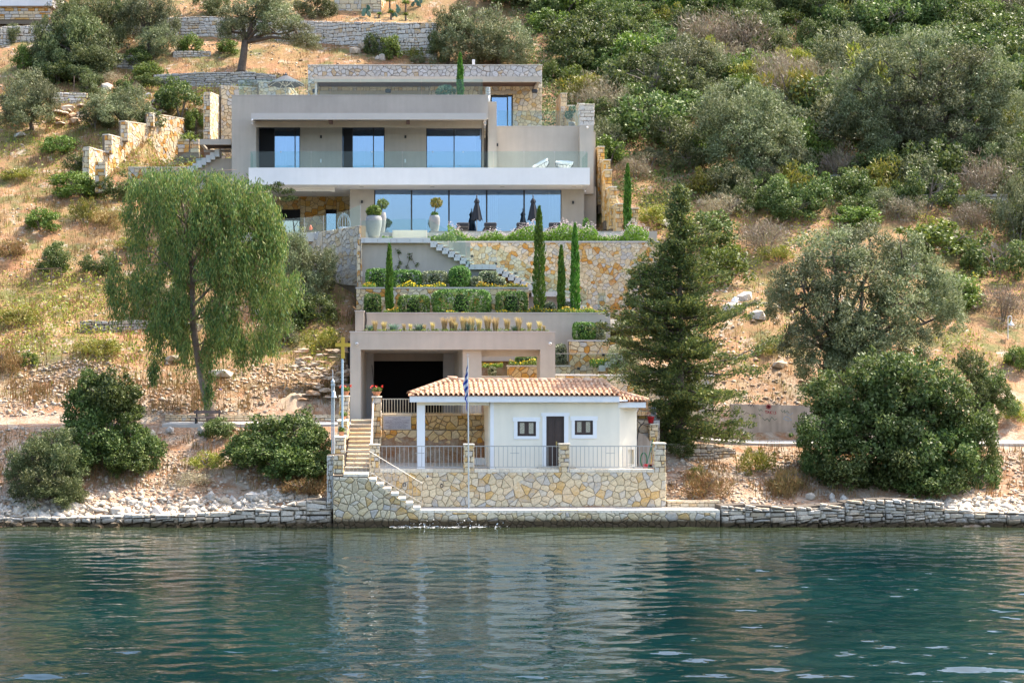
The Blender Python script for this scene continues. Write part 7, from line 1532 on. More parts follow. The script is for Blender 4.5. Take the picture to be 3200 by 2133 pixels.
# --- spreading conifer right of the chapel
def conifer():
    Y = 66.0; base = P(2118, 1405, Y); base.z = ground(base.x, Y); t = thing('conifer', 'tall dark conifer with spreading branches right of the chapel', 'tree', base); rs = random.Random(9); nr = np.random.RandomState(9)
    top = P(2128, 585, Y); MB().tube([base-Vector((0, 0, .3)), base.lerp(top, 0.3)+Vector((0.05, 0, 0)), base.lerp(top, 0.6), top], [0.24, 0.18, 0.11, 0.02], 9).build('trunk', M['bark'], t, True)
    oy = [585, 640, 700, 760, 830, 900, 960, 1030, 1100, 1160, 1220, 1270, 1330, 1380, 1420]; ol = [14, 26, 50, 75, 115, 150, 175, 190, 200, 205, 190, 110, 80, 60, 30]; orr = [14, 26, 48, 75, 95, 110, 150, 170, 165, 200, 290, 300, 210, 100, 60]
    mb = MB(); parts = []
    def spray(c, ax, L, n, flat):
        """a flat feathery tuft around c along ax"""
        ax = np.array(ax); f = nr.rand(n); p = np.array(c)+ax*((f-0.3)*L)[:, None]+nr.normal(size=(n, 3))*np.array([0.11, 0.11, 0.055])*(1.15-0.5*f)[:, None]*flat
        d = ax*0.8+nr.normal(size=(n, 3))*0.55; d[:, 2] += 0.35; d /= np.linalg.norm(d, axis=1)[:, None]; w = np.cross(d, nr.normal(size=(n, 3))); w /= np.linalg.norm(w, axis=1)[:, None]
        Ln = (0.13*(0.6+0.8*nr.rand(n)))[:, None]; parts.append(np.stack([p-d*Ln*.5, p+w*Ln*0.2, p+d*Ln*.5, p-w*Ln*0.2], 1).reshape(-1, 3))
    py = 590
    while py < 1400:
        for k in range(4 if py < 760 else 6):
            a = rs.uniform(0, 6.283); cs, sn = math.cos(a), math.sin(a); half = (np.interp(py, oy, orr) if cs > 0 else np.interp(py, oy, ol))*rs.uniform(0.45, 1.22)*(1+0.35*math.sin(py*0.045+a*2))
            s = Y/F; L = half*s*math.sqrt(cs*cs+0.6*sn*sn); st = base.lerp(top, min(0.99, max(0.02, (1405-py)/820))); rise = rs.uniform(-0.12, 0.34)*L
            if py > 1180 and L > 1.5: rise = -rs.uniform(0.0, 0.18)*L
            e = st+Vector((cs*L, sn*L*0.9, rise)); m_ = st.lerp(e, 0.55)+Vector((0, 0, -0.06*L)); mb.tube([st, m_, e], [0.05*min(1, L/2)+.01, 0.03*min(1, L/2)+.006, 0.008], 5)
            nn = max(3, int(L/0.20))
            for j in range(nn):
                f = 0.22+0.8*(j+rs.random()*0.7)/nn
                c = st.lerp(m_, f/0.55) if f < 0.55 else m_.lerp(e, (f-0.55)/0.45)
                sd = rs.uniform(-1, 1)*0.34*L*(1-0.6*f); c = c+Vector((-sn*sd, cs*sd, rs.uniform(-0.22, 0.16))); ax = (Vector((cs, sn, 0.45))+Vector((-sn, cs, 0))*(0.8 if sd > 0 else -0.8)*rs.random()).normalized()
                spray(c, ax, rs.uniform(0.3, 0.55), rs.randint(34, 60), 1.25)
        py += rs.uniform(13, 23)
    spray(top-Vector((0, 0, 0.25)), (0, 0, 1), 0.45, 70, 0.4); spray(top-Vector((0, 0, 0.4)), (0, 0, 1), 0.6, 100, 0.8)
    # side leader on the left
    a0 = base.lerp(top, 0.35); a1 = P(1995, 830, Y-0.3); mb.tube([a0, a0.lerp(a1, 0.4)-Vector((0.1, 0, 0.1)), P(2012, 930, Y-.3), a1], [0.07, 0.05, 0.03, 0.01], 5)
    for i in range(60): py2 = rs.uniform(840, 1010); hw = (py2-825)*0.36; c = P(1997+rs.uniform(-1, 1)*hw, py2, Y-0.3+rs.uniform(-.5, .5)); spray(c, Vector((rs.uniform(-1, 1), rs.uniform(-1, 1), 0.5)).normalized(), 0.35, 40, 0.9)
    mb.build('branches', M['bark'], t, True, kind='stuff'); link('foliage', fast_mesh('foliage', np.concatenate(parts)-np.array(base), 4), M['l_conifer'], t)
conifer()
# --- column cypresses
def cypress_mesh(seed, n=2600, blobs=True):
    rs = np.random.RandomState(seed); z = rs.rand(n)**0.9; a = rs.rand(n)*6.283; prof_ = np.interp(z, [0, 0.04, 0.15, 0.55, 0.8, 0.93, 1.0], [0.55, 0.85, 1.0, 0.86, 0.6, 0.34, 0.05])
    r = prof_*(0.62+0.42*rs.rand(n))*(1+0.16*np.sin(a*3+z*14)); p = np.stack([np.cos(a)*r, np.sin(a)*r, z*0.985], 1)
    d = np.stack([np.cos(a)*0.30+rs.normal(size=n)*0.2, np.sin(a)*0.30+rs.normal(size=n)*0.2, np.full(n, 0.32)], 1)
    return p, d, rs, n
def cypress(label, px, py_base, py_top, wpx, Y, group=None, seed=1, zb=None):
    b = P(px, py_base, Y); b.z = zb if zb is not None else b.z; h = Z(py_top, Y)-b.z; r = wpx*Y/F/2; t = thing('cypress', label, 'cypress', b, group)
    p, d, rs, n = cypress_mesh(seed); p = p*np.array([r, r, h]); d = d*np.array([1, 1, 2.6]); d /= np.linalg.norm(d, axis=1)[:, None]; w = np.cross(d, rs.normal(size=(n, 3))); w /= np.linalg.norm(w, axis=1)[:, None]; L = (0.17*(0.6+0.8*rs.rand(n)))[:, None]
    link('foliage', fast_mesh('foliage', np.stack([p-d*L*.5, p+w*L*.2, p+d*L*.6, p-w*L*.2], 1).reshape(-1, 3), 4), M['l_cypress'], t)
    MB().tube([b-Vector((0, 0, .1)), b+Vector((0, 0, h*0.85))], [0.06, 0.02], 6).build('trunk', M['bark'], t)
Yc = 77.6
CG = 'column cypresses in the garden terraces'
cypress('thin cypress among the hedges at the left of the planters', 1217, 962, 760, 24, Yc, CG, 1, zb2)
cypress('tallest thick cypress in front of the honey stone wall', 1685, 962, 640, 38, Yc, CG, 2, zb2)
cypress('slim short cypress between the two taller cypresses', 1754, 965, 765, 24, Yc, CG, 3, zb2)
cypress('slim tall cypress right of the middle cypress', 1797, 965, 695, 30, Yc, CG, 4, zb2)
cypress('cypress beside the stepped wall right of the villa', 1961, 722, 510, 24, 86.0, CG, 5)
cypress('small young cypress half hidden left of the big conifer', 2016, 900, 828, 14, 80.0, CG, 6)
cypress('thin cypress on the roof terrace', 1438, 300, 165, 20, YGB+0.9, CG, 7)
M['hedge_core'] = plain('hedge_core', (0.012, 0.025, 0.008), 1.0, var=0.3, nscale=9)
# --- clipped hedges
def hedge(label, px0, px1, py0, py1, Y, depth, mat='l_hedge', rnd=0.0, seed=0, name='hedge', zb=None, group='clipped hedges in the garden'):
    x0, x1, z1, z0 = X(px0, Y), X(px1, Y), Z(py0, Y), Z(py1, Y); z0 = zb if zb is not None else z0; c = Vector(((x0+x1)/2, Y+depth/2, z0)); t = thing(name, label, 'hedge', c, group); rs = np.random.RandomState(seed)
    W_, D_, H_ = x1-x0, depth, z1-z0; n = int((W_*H_*2+W_*D_+D_*H_*2)*420)
    q = rs.rand(n, 3)*2-1; pw = 5.0 if rnd == 0 else 2.4; m_ = (np.abs(q)**pw).sum(1)**(1/pw); q = q/m_[:, None]; q *= (0.86+0.16*rs.rand(n))[:, None]; q += 0.05*np.stack([vnoise(q[:, 0]*4*W_, q[:, 2]*3, seed), vnoise(q[:, 1]*3, q[:, 0]*4*W_, seed+1), vnoise(q[:, 0]*4*W_, q[:, 1]*3, seed+2)], 1)
    out = q/np.linalg.norm(q, axis=1)[:, None]; p = q*np.array([W_/2, D_/2, H_/2])+np.array([0, 0, H_/2])
    d = rs.normal(size=(n, 3))*0.8+out*0.4; d[:, 2] += 0.3; d /= np.linalg.norm(d, axis=1)[:, None]; w = np.cross(d, out+rs.normal(size=(n, 3))*0.7); w /= np.linalg.norm(w, axis=1)[:, None]; L = (0.10*(0.6+0.8*rs.rand(n)))[:, None]
    link('foliage', fast_mesh('foliage', np.stack([p-d*L*.5, p+w*L*.3, p+d*L*.5, p-w*L*.3], 1).reshape(-1, 3), 4), M[mat], t)
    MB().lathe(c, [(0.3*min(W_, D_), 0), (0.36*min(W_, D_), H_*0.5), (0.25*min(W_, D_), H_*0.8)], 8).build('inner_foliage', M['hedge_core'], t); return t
zh = Z(897, Y1)-0.12
hedge('square clipped hedge at the left of the upper planter', 1142, 1212, 838, 890, 79.6, 1.0, seed=1, zb=zh)
hedge('long clipped hedge right of the thin cypress in the upper planter', 1226, 1318, 842, 890, 79.7, 1.0, seed=2, zb=zh)
hedge('silvery clipped hedge in the middle of the upper planter', 1318, 1400, 845, 890, 79.7, 1.0, 'l_silver', seed=3, zb=zh)
hedge('round dark green ball shrub above the hedges', 1402, 1474, 828, 892, 79.5, 1.15, rnd=1, seed=4, name='ball_shrub', zb=zh)
hedge('low silvery shrub right of the round ball shrub', 1470, 1510, 862, 894, 79.5, 0.8, 'l_silver', 1, 5, name='ball_shrub', zb=zh)
hedge('small dark clipped shrub under the floating stair', 1498, 1556, 846, 880, 80.2, 0.8, 'l_silver', 0, 6, name='ball_shrub', zb=zh+0.2)
hedge('small silvery shrub beside the yellow flowers', 1542, 1582, 862, 884, 80.0, 0.7, 'l_silver', 1, 7, name='ball_shrub', zb=zh)
hedge('square clipped hedge at the left end of the lower planter', 1137, 1190, 917, 974, 77.1, 1.0, seed=8, zb=zb2)
hedge('clipped hedge right of the thin cypress in the lower planter', 1243, 1343, 921, 974, 77.1, 1.0, seed=9, zb=zb2)
hedge('longest clipped hedge in the middle of the lower planter', 1352, 1536, 903, 974, 77.2, 1.1, seed=10, zb=zb2)
hedge('clipped hedge beside the tallest cypress in the lower planter', 1551, 1651, 909, 974, 77.2, 1.1, seed=11, zb=zb2)
hedge('small dark shrub between the cypresses', 1703, 1738, 942, 974, 77.3, 0.7, 'l_silver', 1, 12, name='ball_shrub', zb=zb2)
hedge('small dark shrub behind the slim short cypress', 1764, 1786, 942, 974, 77.3, 0.6, 'l_silver', 1, 13, name='ball_shrub', zb=zb2)
hedge('glossy clipped hedge in front of the planter wall right of the garage', 1793, 1864, 1006, 1062, 75.0, 0.9, seed=14)
hedge('silvery hedge end beside the glossy hedge right of the garage', 1864, 1895, 1006, 1062, 75.0, 0.9, 'l_silver', seed=15)
hedge('tall dark hedge between the garage and the stone wall', 1737, 1772, 1075, 1142, 74.6, 0.9, 'l_silver', seed=16)
hedge('dark hedge seen through the open garage bay', 1612, 1680, 1113, 1142, 74.2, 0.8, seed=17)
hedge('small round silver bush seen through the open garage bay', 1526, 1552, 1143, 1176, 73.0, 0.6, 'l_silver', 1, 18, name='ball_shrub')
hedge('round green bush behind the flower border at the right', 1823, 1843, 680, 735, 86.5, 0.7, 'l_hedge', 1, 19, name='ball_shrub')
# flower drifts
def drift(label, segs, Y, zb, h, leafmat, flmat, nl, nf, seed, name='flower_bed', fs=0.06, dep=0.5, cat='flowers'):
    for (a, b) in segs:
        rs = np.random.RandomState(seed+int(a)); x0, x1 = X(a, Y), X(b, Y); W_ = x1-x0; n = int(nl*W_)
        p = np.stack([x0+W_*rs.rand(n), Y+dep*rs.rand(n), zb+h*rs.rand(n)], 1); p[:, 2] = zb+(p[:, 2]-zb)*(0.8+1.1*vnoise(p[:, 0]*1.9, p[:, 1]*0.7, seed)); d = rs.normal(size=(n, 3))*0.6; d[:, 2] += 0.9; d /= np.linalg.norm(d, axis=1)[:, None]; w = np.cross(d, rs.normal(size=(n, 3))); w /= np.linalg.norm(w, axis=1)[:, None]; L = (0.13*(0.6+0.8*rs.rand(n)))[:, None]
        t = thing(name, label[segs.index((a, b))] if isinstance(label, list) else label, cat, (x0+W_/2, Y, zb), 'flower beds'); o = np.array(t.location)
        link('leaves', fast_mesh('leaves', np.stack([p-d*L*.5, p+w*L*.25, p+d*L*.5, p-w*L*.25], 1).reshape(-1, 3)-o, 4), M[leafmat], t)
        n = int(nf*W_); p = np.stack([x0+W_*rs.rand(n), Y-0.03+dep*rs.rand(n), zb+h*(0.55+0.7*rs.rand(n))], 1); p[:, 2] = zb+(p[:, 2]-zb)*(0.85+1.1*vnoise(p[:, 0]*1.9, p[:, 1]*0.7, seed)); d = rs.normal(size=(n, 3)); d /= np.linalg.norm(d, axis=1)[:, None]; w = np.cross(d, rs.normal(size=(n, 3))); w /= np.linalg.norm(w, axis=1)[:, None]; L = (fs*(0.6+0.8*rs.rand(n)))[:, None]
        link('blossoms', fast_mesh('blossoms', np.stack([p-d*L*.5, p+w*L*.5, p+d*L*.5, p-w*L*.5], 1).reshape(-1, 3)-o, 4), M[flmat], t)
drift(['yellow flowers at the left corner of the upper planter', 'yellow flowers between the hedges of the upper planter', 'mass of yellow flowers at the right end of the upper planter'], [(1134, 1174), (1240, 1392), (1488, 1648)], 79.0, zh+0.02, 0.30, 'l_bright', 'f_yellow', 420, 80, 5)
drift(['yellow flowers beside the thin cypress in the lower planter', 'low yellow-green flowers under the longest hedge', 'yellow flowers under the tallest cypress', 'yellow flowers at the right end of the lower planter'], [(1200, 1245), (1395, 1465), (1550, 1745), (1745, 1893)], 76.7, zb2, 0.32, 'l_bright', 'f_yellow', 420, 55, 6)
drift(['yellow flowers on top of the orange stone planter', 'yellow and white flowers beside the lower stair', 'yellow flowers in the low bed of the open garage bay'], [(1592, 1680), (1845, 1960), (1508, 1572)], 73.2, Z(1146, 73.2), 0.26, 'l_bright', 'f_yellow', 380, 60, 7)
drift(['grass-like border with pale pink blossoms along the stone wall top'], [(1400, 2030)], 83.8, zbed, 0.85, 'l_lavender', 'f_white', 1100, 260, 8, fs=0.055, dep=1.1)
drift(['green grass-like clump beside the landing steps', 'white flowered clump beside the huge pot'], [(1340, 1425), (1195, 1226)], 82.9, zbed, 0.50, 'l_lavender', 'f_white', 900, 70, 9, fs=0.05, dep=0.8)
for px, pts in ((1245, [(1240, 838), (1251, 815), (1244, 800), (1252, 787)]), (1285, [(1270, 838), (1278, 812), (1284, 798), (1296, 826)])):
    t = thing('climbing_plant', {1245: 'left', 1285: 'right'}[px]+' of two thin climbing plants on the taupe landing wall', 'climber', P(px, 840, YL-0.1), 'climbing plants on the landing wall'); MB().tube([P(a, b, YL-0.05) for a, b in pts], 0.012, 4).build('stem', M['bark'], t)
    rs = np.random.RandomState(px); V_ = [leaf_cloud(22, 0.10, ball(*(P(a+rs.normal()*5, b+rs.normal()*5, YL-0.08)-t.location), 0.16, 0.06, 0.14, 0.1), seed=a) for a, b in pts]; link('leaves', fast_mesh('leaves', np.concatenate(V_), 4), M['l_green'], t)
# jacaranda-like sapling under the balcony, palm and citrus on the left garden
g = P(860, 735, 88.4); t = thing('feathery_sapling', 'slender feathery tree under the left end of the balcony', 'tree', g)
MB().tube([g, P(858, 650, 88.4), P(852, 600, 88.4)], [0.08, 0.06, 0.02], 6).tube([P(857, 640, 88.4), P(880, 600, 88.4), P(905, 590, 88.4)], [0.03, 0.02, 0.01], 5).build('trunk', M['bark'], t)
V_ = []
for i, (a, b) in enumerate(((815, 588), (840, 585), (862, 592), (885, 600), (905, 596), (895, 622), (912, 618), (870, 575), (826, 600))): V_.append(leaf_cloud(120, 0.14, ball(*(P(a, b, 88.4)-g), 0.40, 0.35, 0.16, 0.1), seed=i, up=-0.4))
link('crown', fast_mesh('crown', np.concatenate(V_), 4), M['l_green'], t)
gcit = hit(612, 425); t = thing('citrus_tree', 'bright yellow-green rounded tree left of the villa', 'tree', gcit); o = link('crown', SPEC['bright']['meshes'][0], None, t); o.scale = (0.85, 0.8, 1.15); o.location = (0, 0, 0.2); MB().tube([gcit-Vector((0, 0, 1.2)), gcit+Vector((0, 0, 0.9))], [0.08, 0.05], 6).build('trunk', M['bark'], t)
gp = P(592, 470, 100.5); t = thing('plumeria', 'small tree with long pointed leaves beside the side pergola', 'tree', gp); MB().tube([gp-Vector((0, 0, .5)), P(593, 432, 100.5)], [0.06, 0.04], 6).build('trunk', M['bark'], t)
rs = np.random.RandomState(2); n = 46; a = rs.rand(n)*6.283; c = np.array(P(593, 432, 100.5)-gp)+rs.normal(size=(n, 3))*np.array([0.26, 0.2, 0.08]); d = np.stack([np.cos(a), np.sin(a), 0.3+0.4*rs.normal(size=n)], 1); d /= np.linalg.norm(d, axis=1)[:, None]; w = np.cross(d, [0, 0, 1.0]); w /= np.linalg.norm(w, axis=1)[:, None]
link('leaves', fast_mesh('leaves', np.stack([c, c+d*0.25+w*0.07, c+d*0.55, c+d*0.25-w*0.07], 1).reshape(-1, 3), 4), M['l_bright'], t)
for i, (px, py, w_, h_, lb) in enumerate(((520, 515, 110, 50, 'white flowering border below the stepped walls'), (585, 500, 90, 70, 'white flowering bushes behind the sloping glass screen'), (560, 450, 80, 40, 'green flowering bush at the short stone wall'))):
    g = hit(px, py); t = bush('green', g, w_*g.y/F/2, h_*g.y/F, lb, 'flowers', stems=False, name='flowering_bush'); link('blossoms', fast_mesh('blossoms', leaf_cloud(260, 0.07, ball(0, 0, h_*g.y/F*0.5, w_*g.y/F*0.5, 0.9, h_*g.y/F*0.5, 0.8), seed=i, wid=0.9), 4), M['f_white'], t)
# --- trees and shrubs of the left slope
tree('olive', 100, 405, [(85, 290, 75, 62, 0), (45, 330, 50, 50, .8), (140, 300, 45, 55, -.6), (95, 350, 70, 40, -1)], 'round grey-green olive at the left edge', 30, 0.15, seed=1)
tree('olived', 255, 232, [(200, 130, 80, 75, 0), (270, 110, 75, 75, .8), (310, 170, 70, 60, -.5), (170, 190, 65, 50, -.8), (250, 190, 80, 45, -1.2), (140, 120, 50, 60, .6), (340, 130, 60, 60, .9), (230, 60, 70, 50, 1.2)], 'big dark olive group left of the white block wall', 30, 0.24, seed=2)
tree('olived', 330, 150, [(300, 30, 80, 55, 0), (370, 50, 60, 60, .5), (250, 40, 60, 45, .5)], 'dark olive crown at the top edge above the big olive group', 60, 0.2, seed=3)
tree('olive', 468, 168, [(470, 20, 60, 55, 0), (420, 60, 50, 50, .6), (520, 60, 45, 70, 0.3), (475, 130, 55, 40, -.8), (520, 120, 40, 50, -.5), (430, 20, 50, 40, .9)], 'olive with a forked dark trunk in front of the retaining wall', 60, 0.2, seed=4)
tree('olive', 754, 222, [(740, 50, 62, 42, 0), (800, 20, 70, 45, .6), (870, 60, 70, 42, -.4), (930, 100, 55, 32, -.6), (720, 90, 42, 36, -.6), (850, 10, 70, 40, 1), (960, 125, 40, 22, -1)], 'large spreading olive with thick bare trunk above the parasol', 95, 0.28, seed=5, lean_px=12, sub=5)
tree('olived', 660, 55, [(640, 10, 45, 35, 0), (690, 8, 40, 35, .5)], 'small dark tree with leaning stems at the top edge', 25, 0.1, seed=6)
tree('olived', 975, 50, [(970, 20, 60, 38, 0), (1015, 15, 40, 35, .4)], 'dark olive at the top edge left of the cream wall', 10, 0.14, seed=7)
tree('olived', 210, 75, [(190, -5, 75, 30, 0), (80, -5, 50, 18, 0.2)], 'dark tree in front of the pale house at the upper left corner', 35, 0.2, seed=8)
tree('olive', 385, 402, [(330, 325, 60, 45, 0), (420, 330, 50, 55, -.3), (370, 350, 70, 40, -.8), (300, 340, 40, 40, .5)], 'loose grey-green olive above the stepped walls', 20, 0.12, seed=9)
tree('olive', 965, 945, [(930, 800, 65, 70, 0), (985, 840, 70, 65, .4), (900, 770, 55, 45, .6), (1030, 820, 34, 42, -.5), (950, 880, 60, 50, -.6)], 'grey-green olive right of the eucalyptus below the curved wall', 30, 0.14, seed=10)
tree('olive', 490, 1010, [(500, 930, 55, 55, 0), (460, 960, 45, 40, .4)], 'olive bush showing through behind the eucalyptus', 20, 0.1, seed=11)
L = [('bright', 590, 165, 76, 62, 'bright green shrub below the pale retaining wall'), ('bright', 460, 245, 100, 56, 'bright green shrub at the left of the grey dry stone wall'), ('bright', 710, 165, 72, 44, 'low green shrub left of the large olive trunk'),
     ('dark', 563, 352, 130, 105, 'big dark green shrub below the grey dry stone wall'), ('dark', 385, 322, 78, 78, 'dark green shrub right of the pale boulder'), ('green', 470, 275, 90, 40, 'green shrub at the end of the grey dry stone wall'), ('bright', 70, 215, 70, 80, 'bright shrub at the left below the dark olives'), ('olive', 105, 210, 50, 70, 'thin pale olive sapling at the left'), ('olived', 45, 130, 60, 60, 'dark bush at the left edge under the block wall'),
     ('green', 280, 300, 60, 60, 'green bush under the big olive group'), ('bright', 185, 478, 105, 58, 'rounded bright shrub on the dry left slope'), ('green', 258, 545, 95, 80, 'dark green shrub in front of the lowest stone wall'), ('bright', 245, 610, 150, 78, 'wide bright shrub on the left slope below the walls'), ('green', 362, 620, 110, 90, 'green shrub in front of the isolated pier'), ('bright', 130, 718, 112, 68, 'bright green shrub in the middle of the dry slope'),
     ('green', 170, 850, 98, 92, 'olive-green shrub above the rusty metal frame'), ('green', 302, 855, 90, 78, 'green shrub left of the eucalyptus crown'), ('weed', 265, 690, 80, 90, 'pale feathery weed clump on the dry slope'), ('bright', 92, 1142, 60, 48, 'small bright bush low on the left slope'), ('straw', 15, 1160, 110, 90, 'pale dry grass clump at the left edge'), ('dark', 905, 1020, 130, 110, 'dark shrub in the shade right of the eucalyptus'), ('green', 1000, 1000, 110, 80, 'green shrub on the cut bank beside the garden wall'),
     ('olived', 870, 1085, 150, 80, 'grey-green shrub on the red bank right of the eucalyptus'), ('weed', 1015, 1095, 130, 90, 'pale weeds hanging over the rock face left of the garage'), ('green', 1170, 168, 62, 70, 'dark bush at the foot of the retaining wall'), ('bright', 1228, 182, 76, 74, 'bright green bush in front of the retaining wall'), ('weed', 1297, 182, 56, 42, 'rounded rusty shrub in front of the retaining wall'), ('olive', 1305, 200, 50, 26, 'low silver bush behind the villa roof'), ('dark', 180, 262, 120, 70, 'dark bush in the shade left under the big olive group'), ('olived', 262, 272, 110, 66, 'dusky bush under the right of the big olive group'), ('dark', 425, 205, 90, 55, 'dark bush under the forked olive'), ('green', 105, 262, 80, 55, 'green bush between the two left olives'), ('dry', 340, 262, 90, 45, 'grey dry brush beside the rusty posts'), ('green', 470, 398, 90, 60, 'green bush behind the sunlit stepped wall'), ('olived', 300, 405, 120, 60, 'dusky bush left of the loose olive'), ('weed', 60, 560, 120, 40, 'dry weeds at the left edge of the slope'), ('weed', 420, 780, 110, 50, 'yellow weeds beside the eucalyptus crown'), ('straw', 330, 700, 120, 60, 'tall straw clump on the dry left slope'), ('straw', 40, 800, 100, 60, 'tall straw clump at the left edge of the slope'), ('weed', 60, 1010, 140, 60, 'weed patch low on the left slope'), ('weed', 300, 1110, 150, 70, 'brown weeds below the grey dry stone wall')]
for k_, px, py, w_, h_, lb in L:
    if lb: pb(k_, px, py, w_, h_, lb)
# shore shrubs on the left
def shore_tree(kind, px, py, Y, crowns, label, name, seed, r0=0.14, fork=20, cat='bush'):
    g = P(px, py, Y); g.z = ground(g.x, Y); return tree(kind, px, py, crowns, label, fork, r0, cat, name, seed, at=g)
shore_tree('dark', 330, 1460, 64.2, [(290, 1210, 75, 60, 0.4), (345, 1215, 80, 62, 0.2), (270, 1275, 75, 55, .2), (370, 1270, 75, 50, .4), (300, 1340, 85, 60, -.2), (400, 1370, 80, 62, -.2), (460, 1395, 55, 55, 0), (310, 1420, 75, 50, -.5), (400, 1430, 75, 45, -.6)], 'large glossy dark green bush on the left shore', 'dark_bush', 1)
shore_tree('olived', 150, 1570, 62.0, [(160, 1390, 75, 60, 0.6), (95, 1430, 75, 65, .2), (190, 1450, 80, 70, 0.3), (130, 1500, 95, 65, -.3), (220, 1530, 55, 45, -.4), (60, 1480, 55, 50, .2), (170, 1545, 80, 32, -.6)], 'broad olive bush low on the left shore', 'olive_bush', 2)
shore_tree('dark', 890, 1480, 63.6, [(840, 1350, 85, 55, .2), (920, 1345, 90, 65, .3), (970, 1400, 65, 60, 0), (800, 1400, 85, 50, -.2), (890, 1420, 95, 55, -.5), (750, 1390, 50, 40, .2), (940, 1450, 80, 40, -.6)], 'wide dark green bush on the bank left of the stone steps', 'dark_bush', 3)
pb('green', 680, 1365, 110, 62, 'thin green bush beside the bench')
pb('weed', 650, 1460, 130, 60, 'brown dry weeds in the middle of the left bank')
pb('dry', 600, 1520, 150, 60, 'grey dry brush on the left bank above the stones')
pb('straw', 960, 1545, 160, 70, 'brown dry grass under the wide dark bush')
pb('straw', 1000, 1500, 60, 90, 'tall brown grass beside the parapet pier')
# --- right shore and slope
shore_tree('green', 2800, 1540, 64.0, [(2850, 1170, 115, 85, 0), (2880, 1390, 130, 95, -.3), (2780, 1270, 140, 100, 0), (2950, 1230, 95, 80, .2), (2860, 1480, 120, 60, -.6), (2640, 1240, 110, 80, .8), (2760, 1170, 120, 90, .6), (2560, 1330, 95, 75, .2), (2700, 1330, 125, 85, -.2), (2860, 1280, 120, 95, .2), (2990, 1300, 95, 80, .4), (3060, 1390, 70, 80, .2), (2930, 1400, 115, 85, -.4), (2640, 1430, 110, 70, -.5), (2790, 1440, 120, 80, -.7), (2960, 1490, 95, 60, -.8), (3075, 1480, 55, 65, -.2), (2560, 1440, 60, 50, .1)], 'huge rounded dark green bush on the right shore', 'dark_bush', 5, 0.2, 60)
tree('olive', 2640, 1262, [(2500, 880, 95, 75, 0), (2600, 790, 105, 70, .8), (2720, 760, 100, 70, 1.2), (2840, 830, 95, 85, 1.0), (2700, 870, 110, 80, -.3), (2580, 960, 100, 80, -.6), (2810, 960, 110, 80, -.3), (2930, 920, 80, 65, .6), (2960, 990, 65, 50, .4), (2500, 1060, 80, 70, -.6), (2680, 1060, 105, 80, -.9), (2830, 1060, 80, 60, -.5), (2560, 1150, 85, 60, -.9), (2440, 940, 50, 50, 0), (2690, 1150, 90, 60, -1.1)], 'very large silvery olive on the right slope', 110, 0.3, seed=12, sub=4)
tree('olived', 2700, 1265, [(2650, 1010, 65, 70, 0), (2690, 1090, 70, 60, -.4), (2620, 1110, 55, 55, -.2)], 'greener tree inside the large silvery olive', 60, 0.15, seed=13, name='green_tree')
tree('green', 3060, 1330, [(3030, 1130, 50, 45, 0), (3080, 1170, 55, 50, .3), (3120, 1220, 50, 45, .2), (3050, 1220, 60, 45, -.4), (3150, 1260, 35, 30, 0), (3070, 1280, 50, 35, -.4)], 'fig tree with broad leaves at the right', 40, 0.12, seed=14, name='fig_tree')
tree('olive', 2880, 520, [(2760, 200, 95, 65, 0), (2870, 160, 90, 65, .8), (2980, 200, 95, 65, .6), (3090, 230, 90, 70, .2), (2680, 290, 80, 70, -.3), (2800, 310, 90, 65, -.6), (2920, 300, 95, 70, -.4), (3040, 330, 90, 65, -.3), (3140, 330, 70, 65, 0), (2720, 380, 80, 60, -.8), (2850, 400, 90, 60, -1), (2990, 420, 90, 60, -.8), (3110, 430, 80, 60, -.6), (2760, 450, 70, 45, -1.2)], 'very large old olive with dark trunk on the upper right slope', 120, 0.34, seed=15, sub=5)
tree('olive', 2330, 560, [(2250, 340, 90, 70, 0), (2340, 330, 85, 75, .5), (2420, 420, 85, 80, .2), (2300, 420, 95, 75, -.5), (2480, 500, 70, 70, 0), (2380, 500, 90, 70, -.7)], 'broad grey-green olive in the middle of the right slope', 50, 0.2, seed=16)
tree('olive', 2140, 280, [(2060, 190, 85, 55, 0), (2150, 170, 95, 60, .5), (2230, 210, 75, 55, .2), (2120, 240, 100, 50, -.5)], 'rounded grey olive right of the villa roof', 30, 0.18, seed=17)
tree('olive', 1560, 205, [(1450, 110, 75, 60, 0), (1530, 100, 85, 65, .4), (1610, 120, 60, 60, 0), (1490, 160, 90, 45, -.4), (1590, 165, 60, 40, -.4)], 'olive with reddish twigs right behind the villa roof', 30, 0.16, seed=18)
tree('olived', 1400, 198, [(1390, 90, 50, 60, 0), (1370, 150, 45, 50, -.2), (1430, 60, 50, 50, .6)], 'dark tree at the end of the retaining wall', 30, 0.14, seed=19)
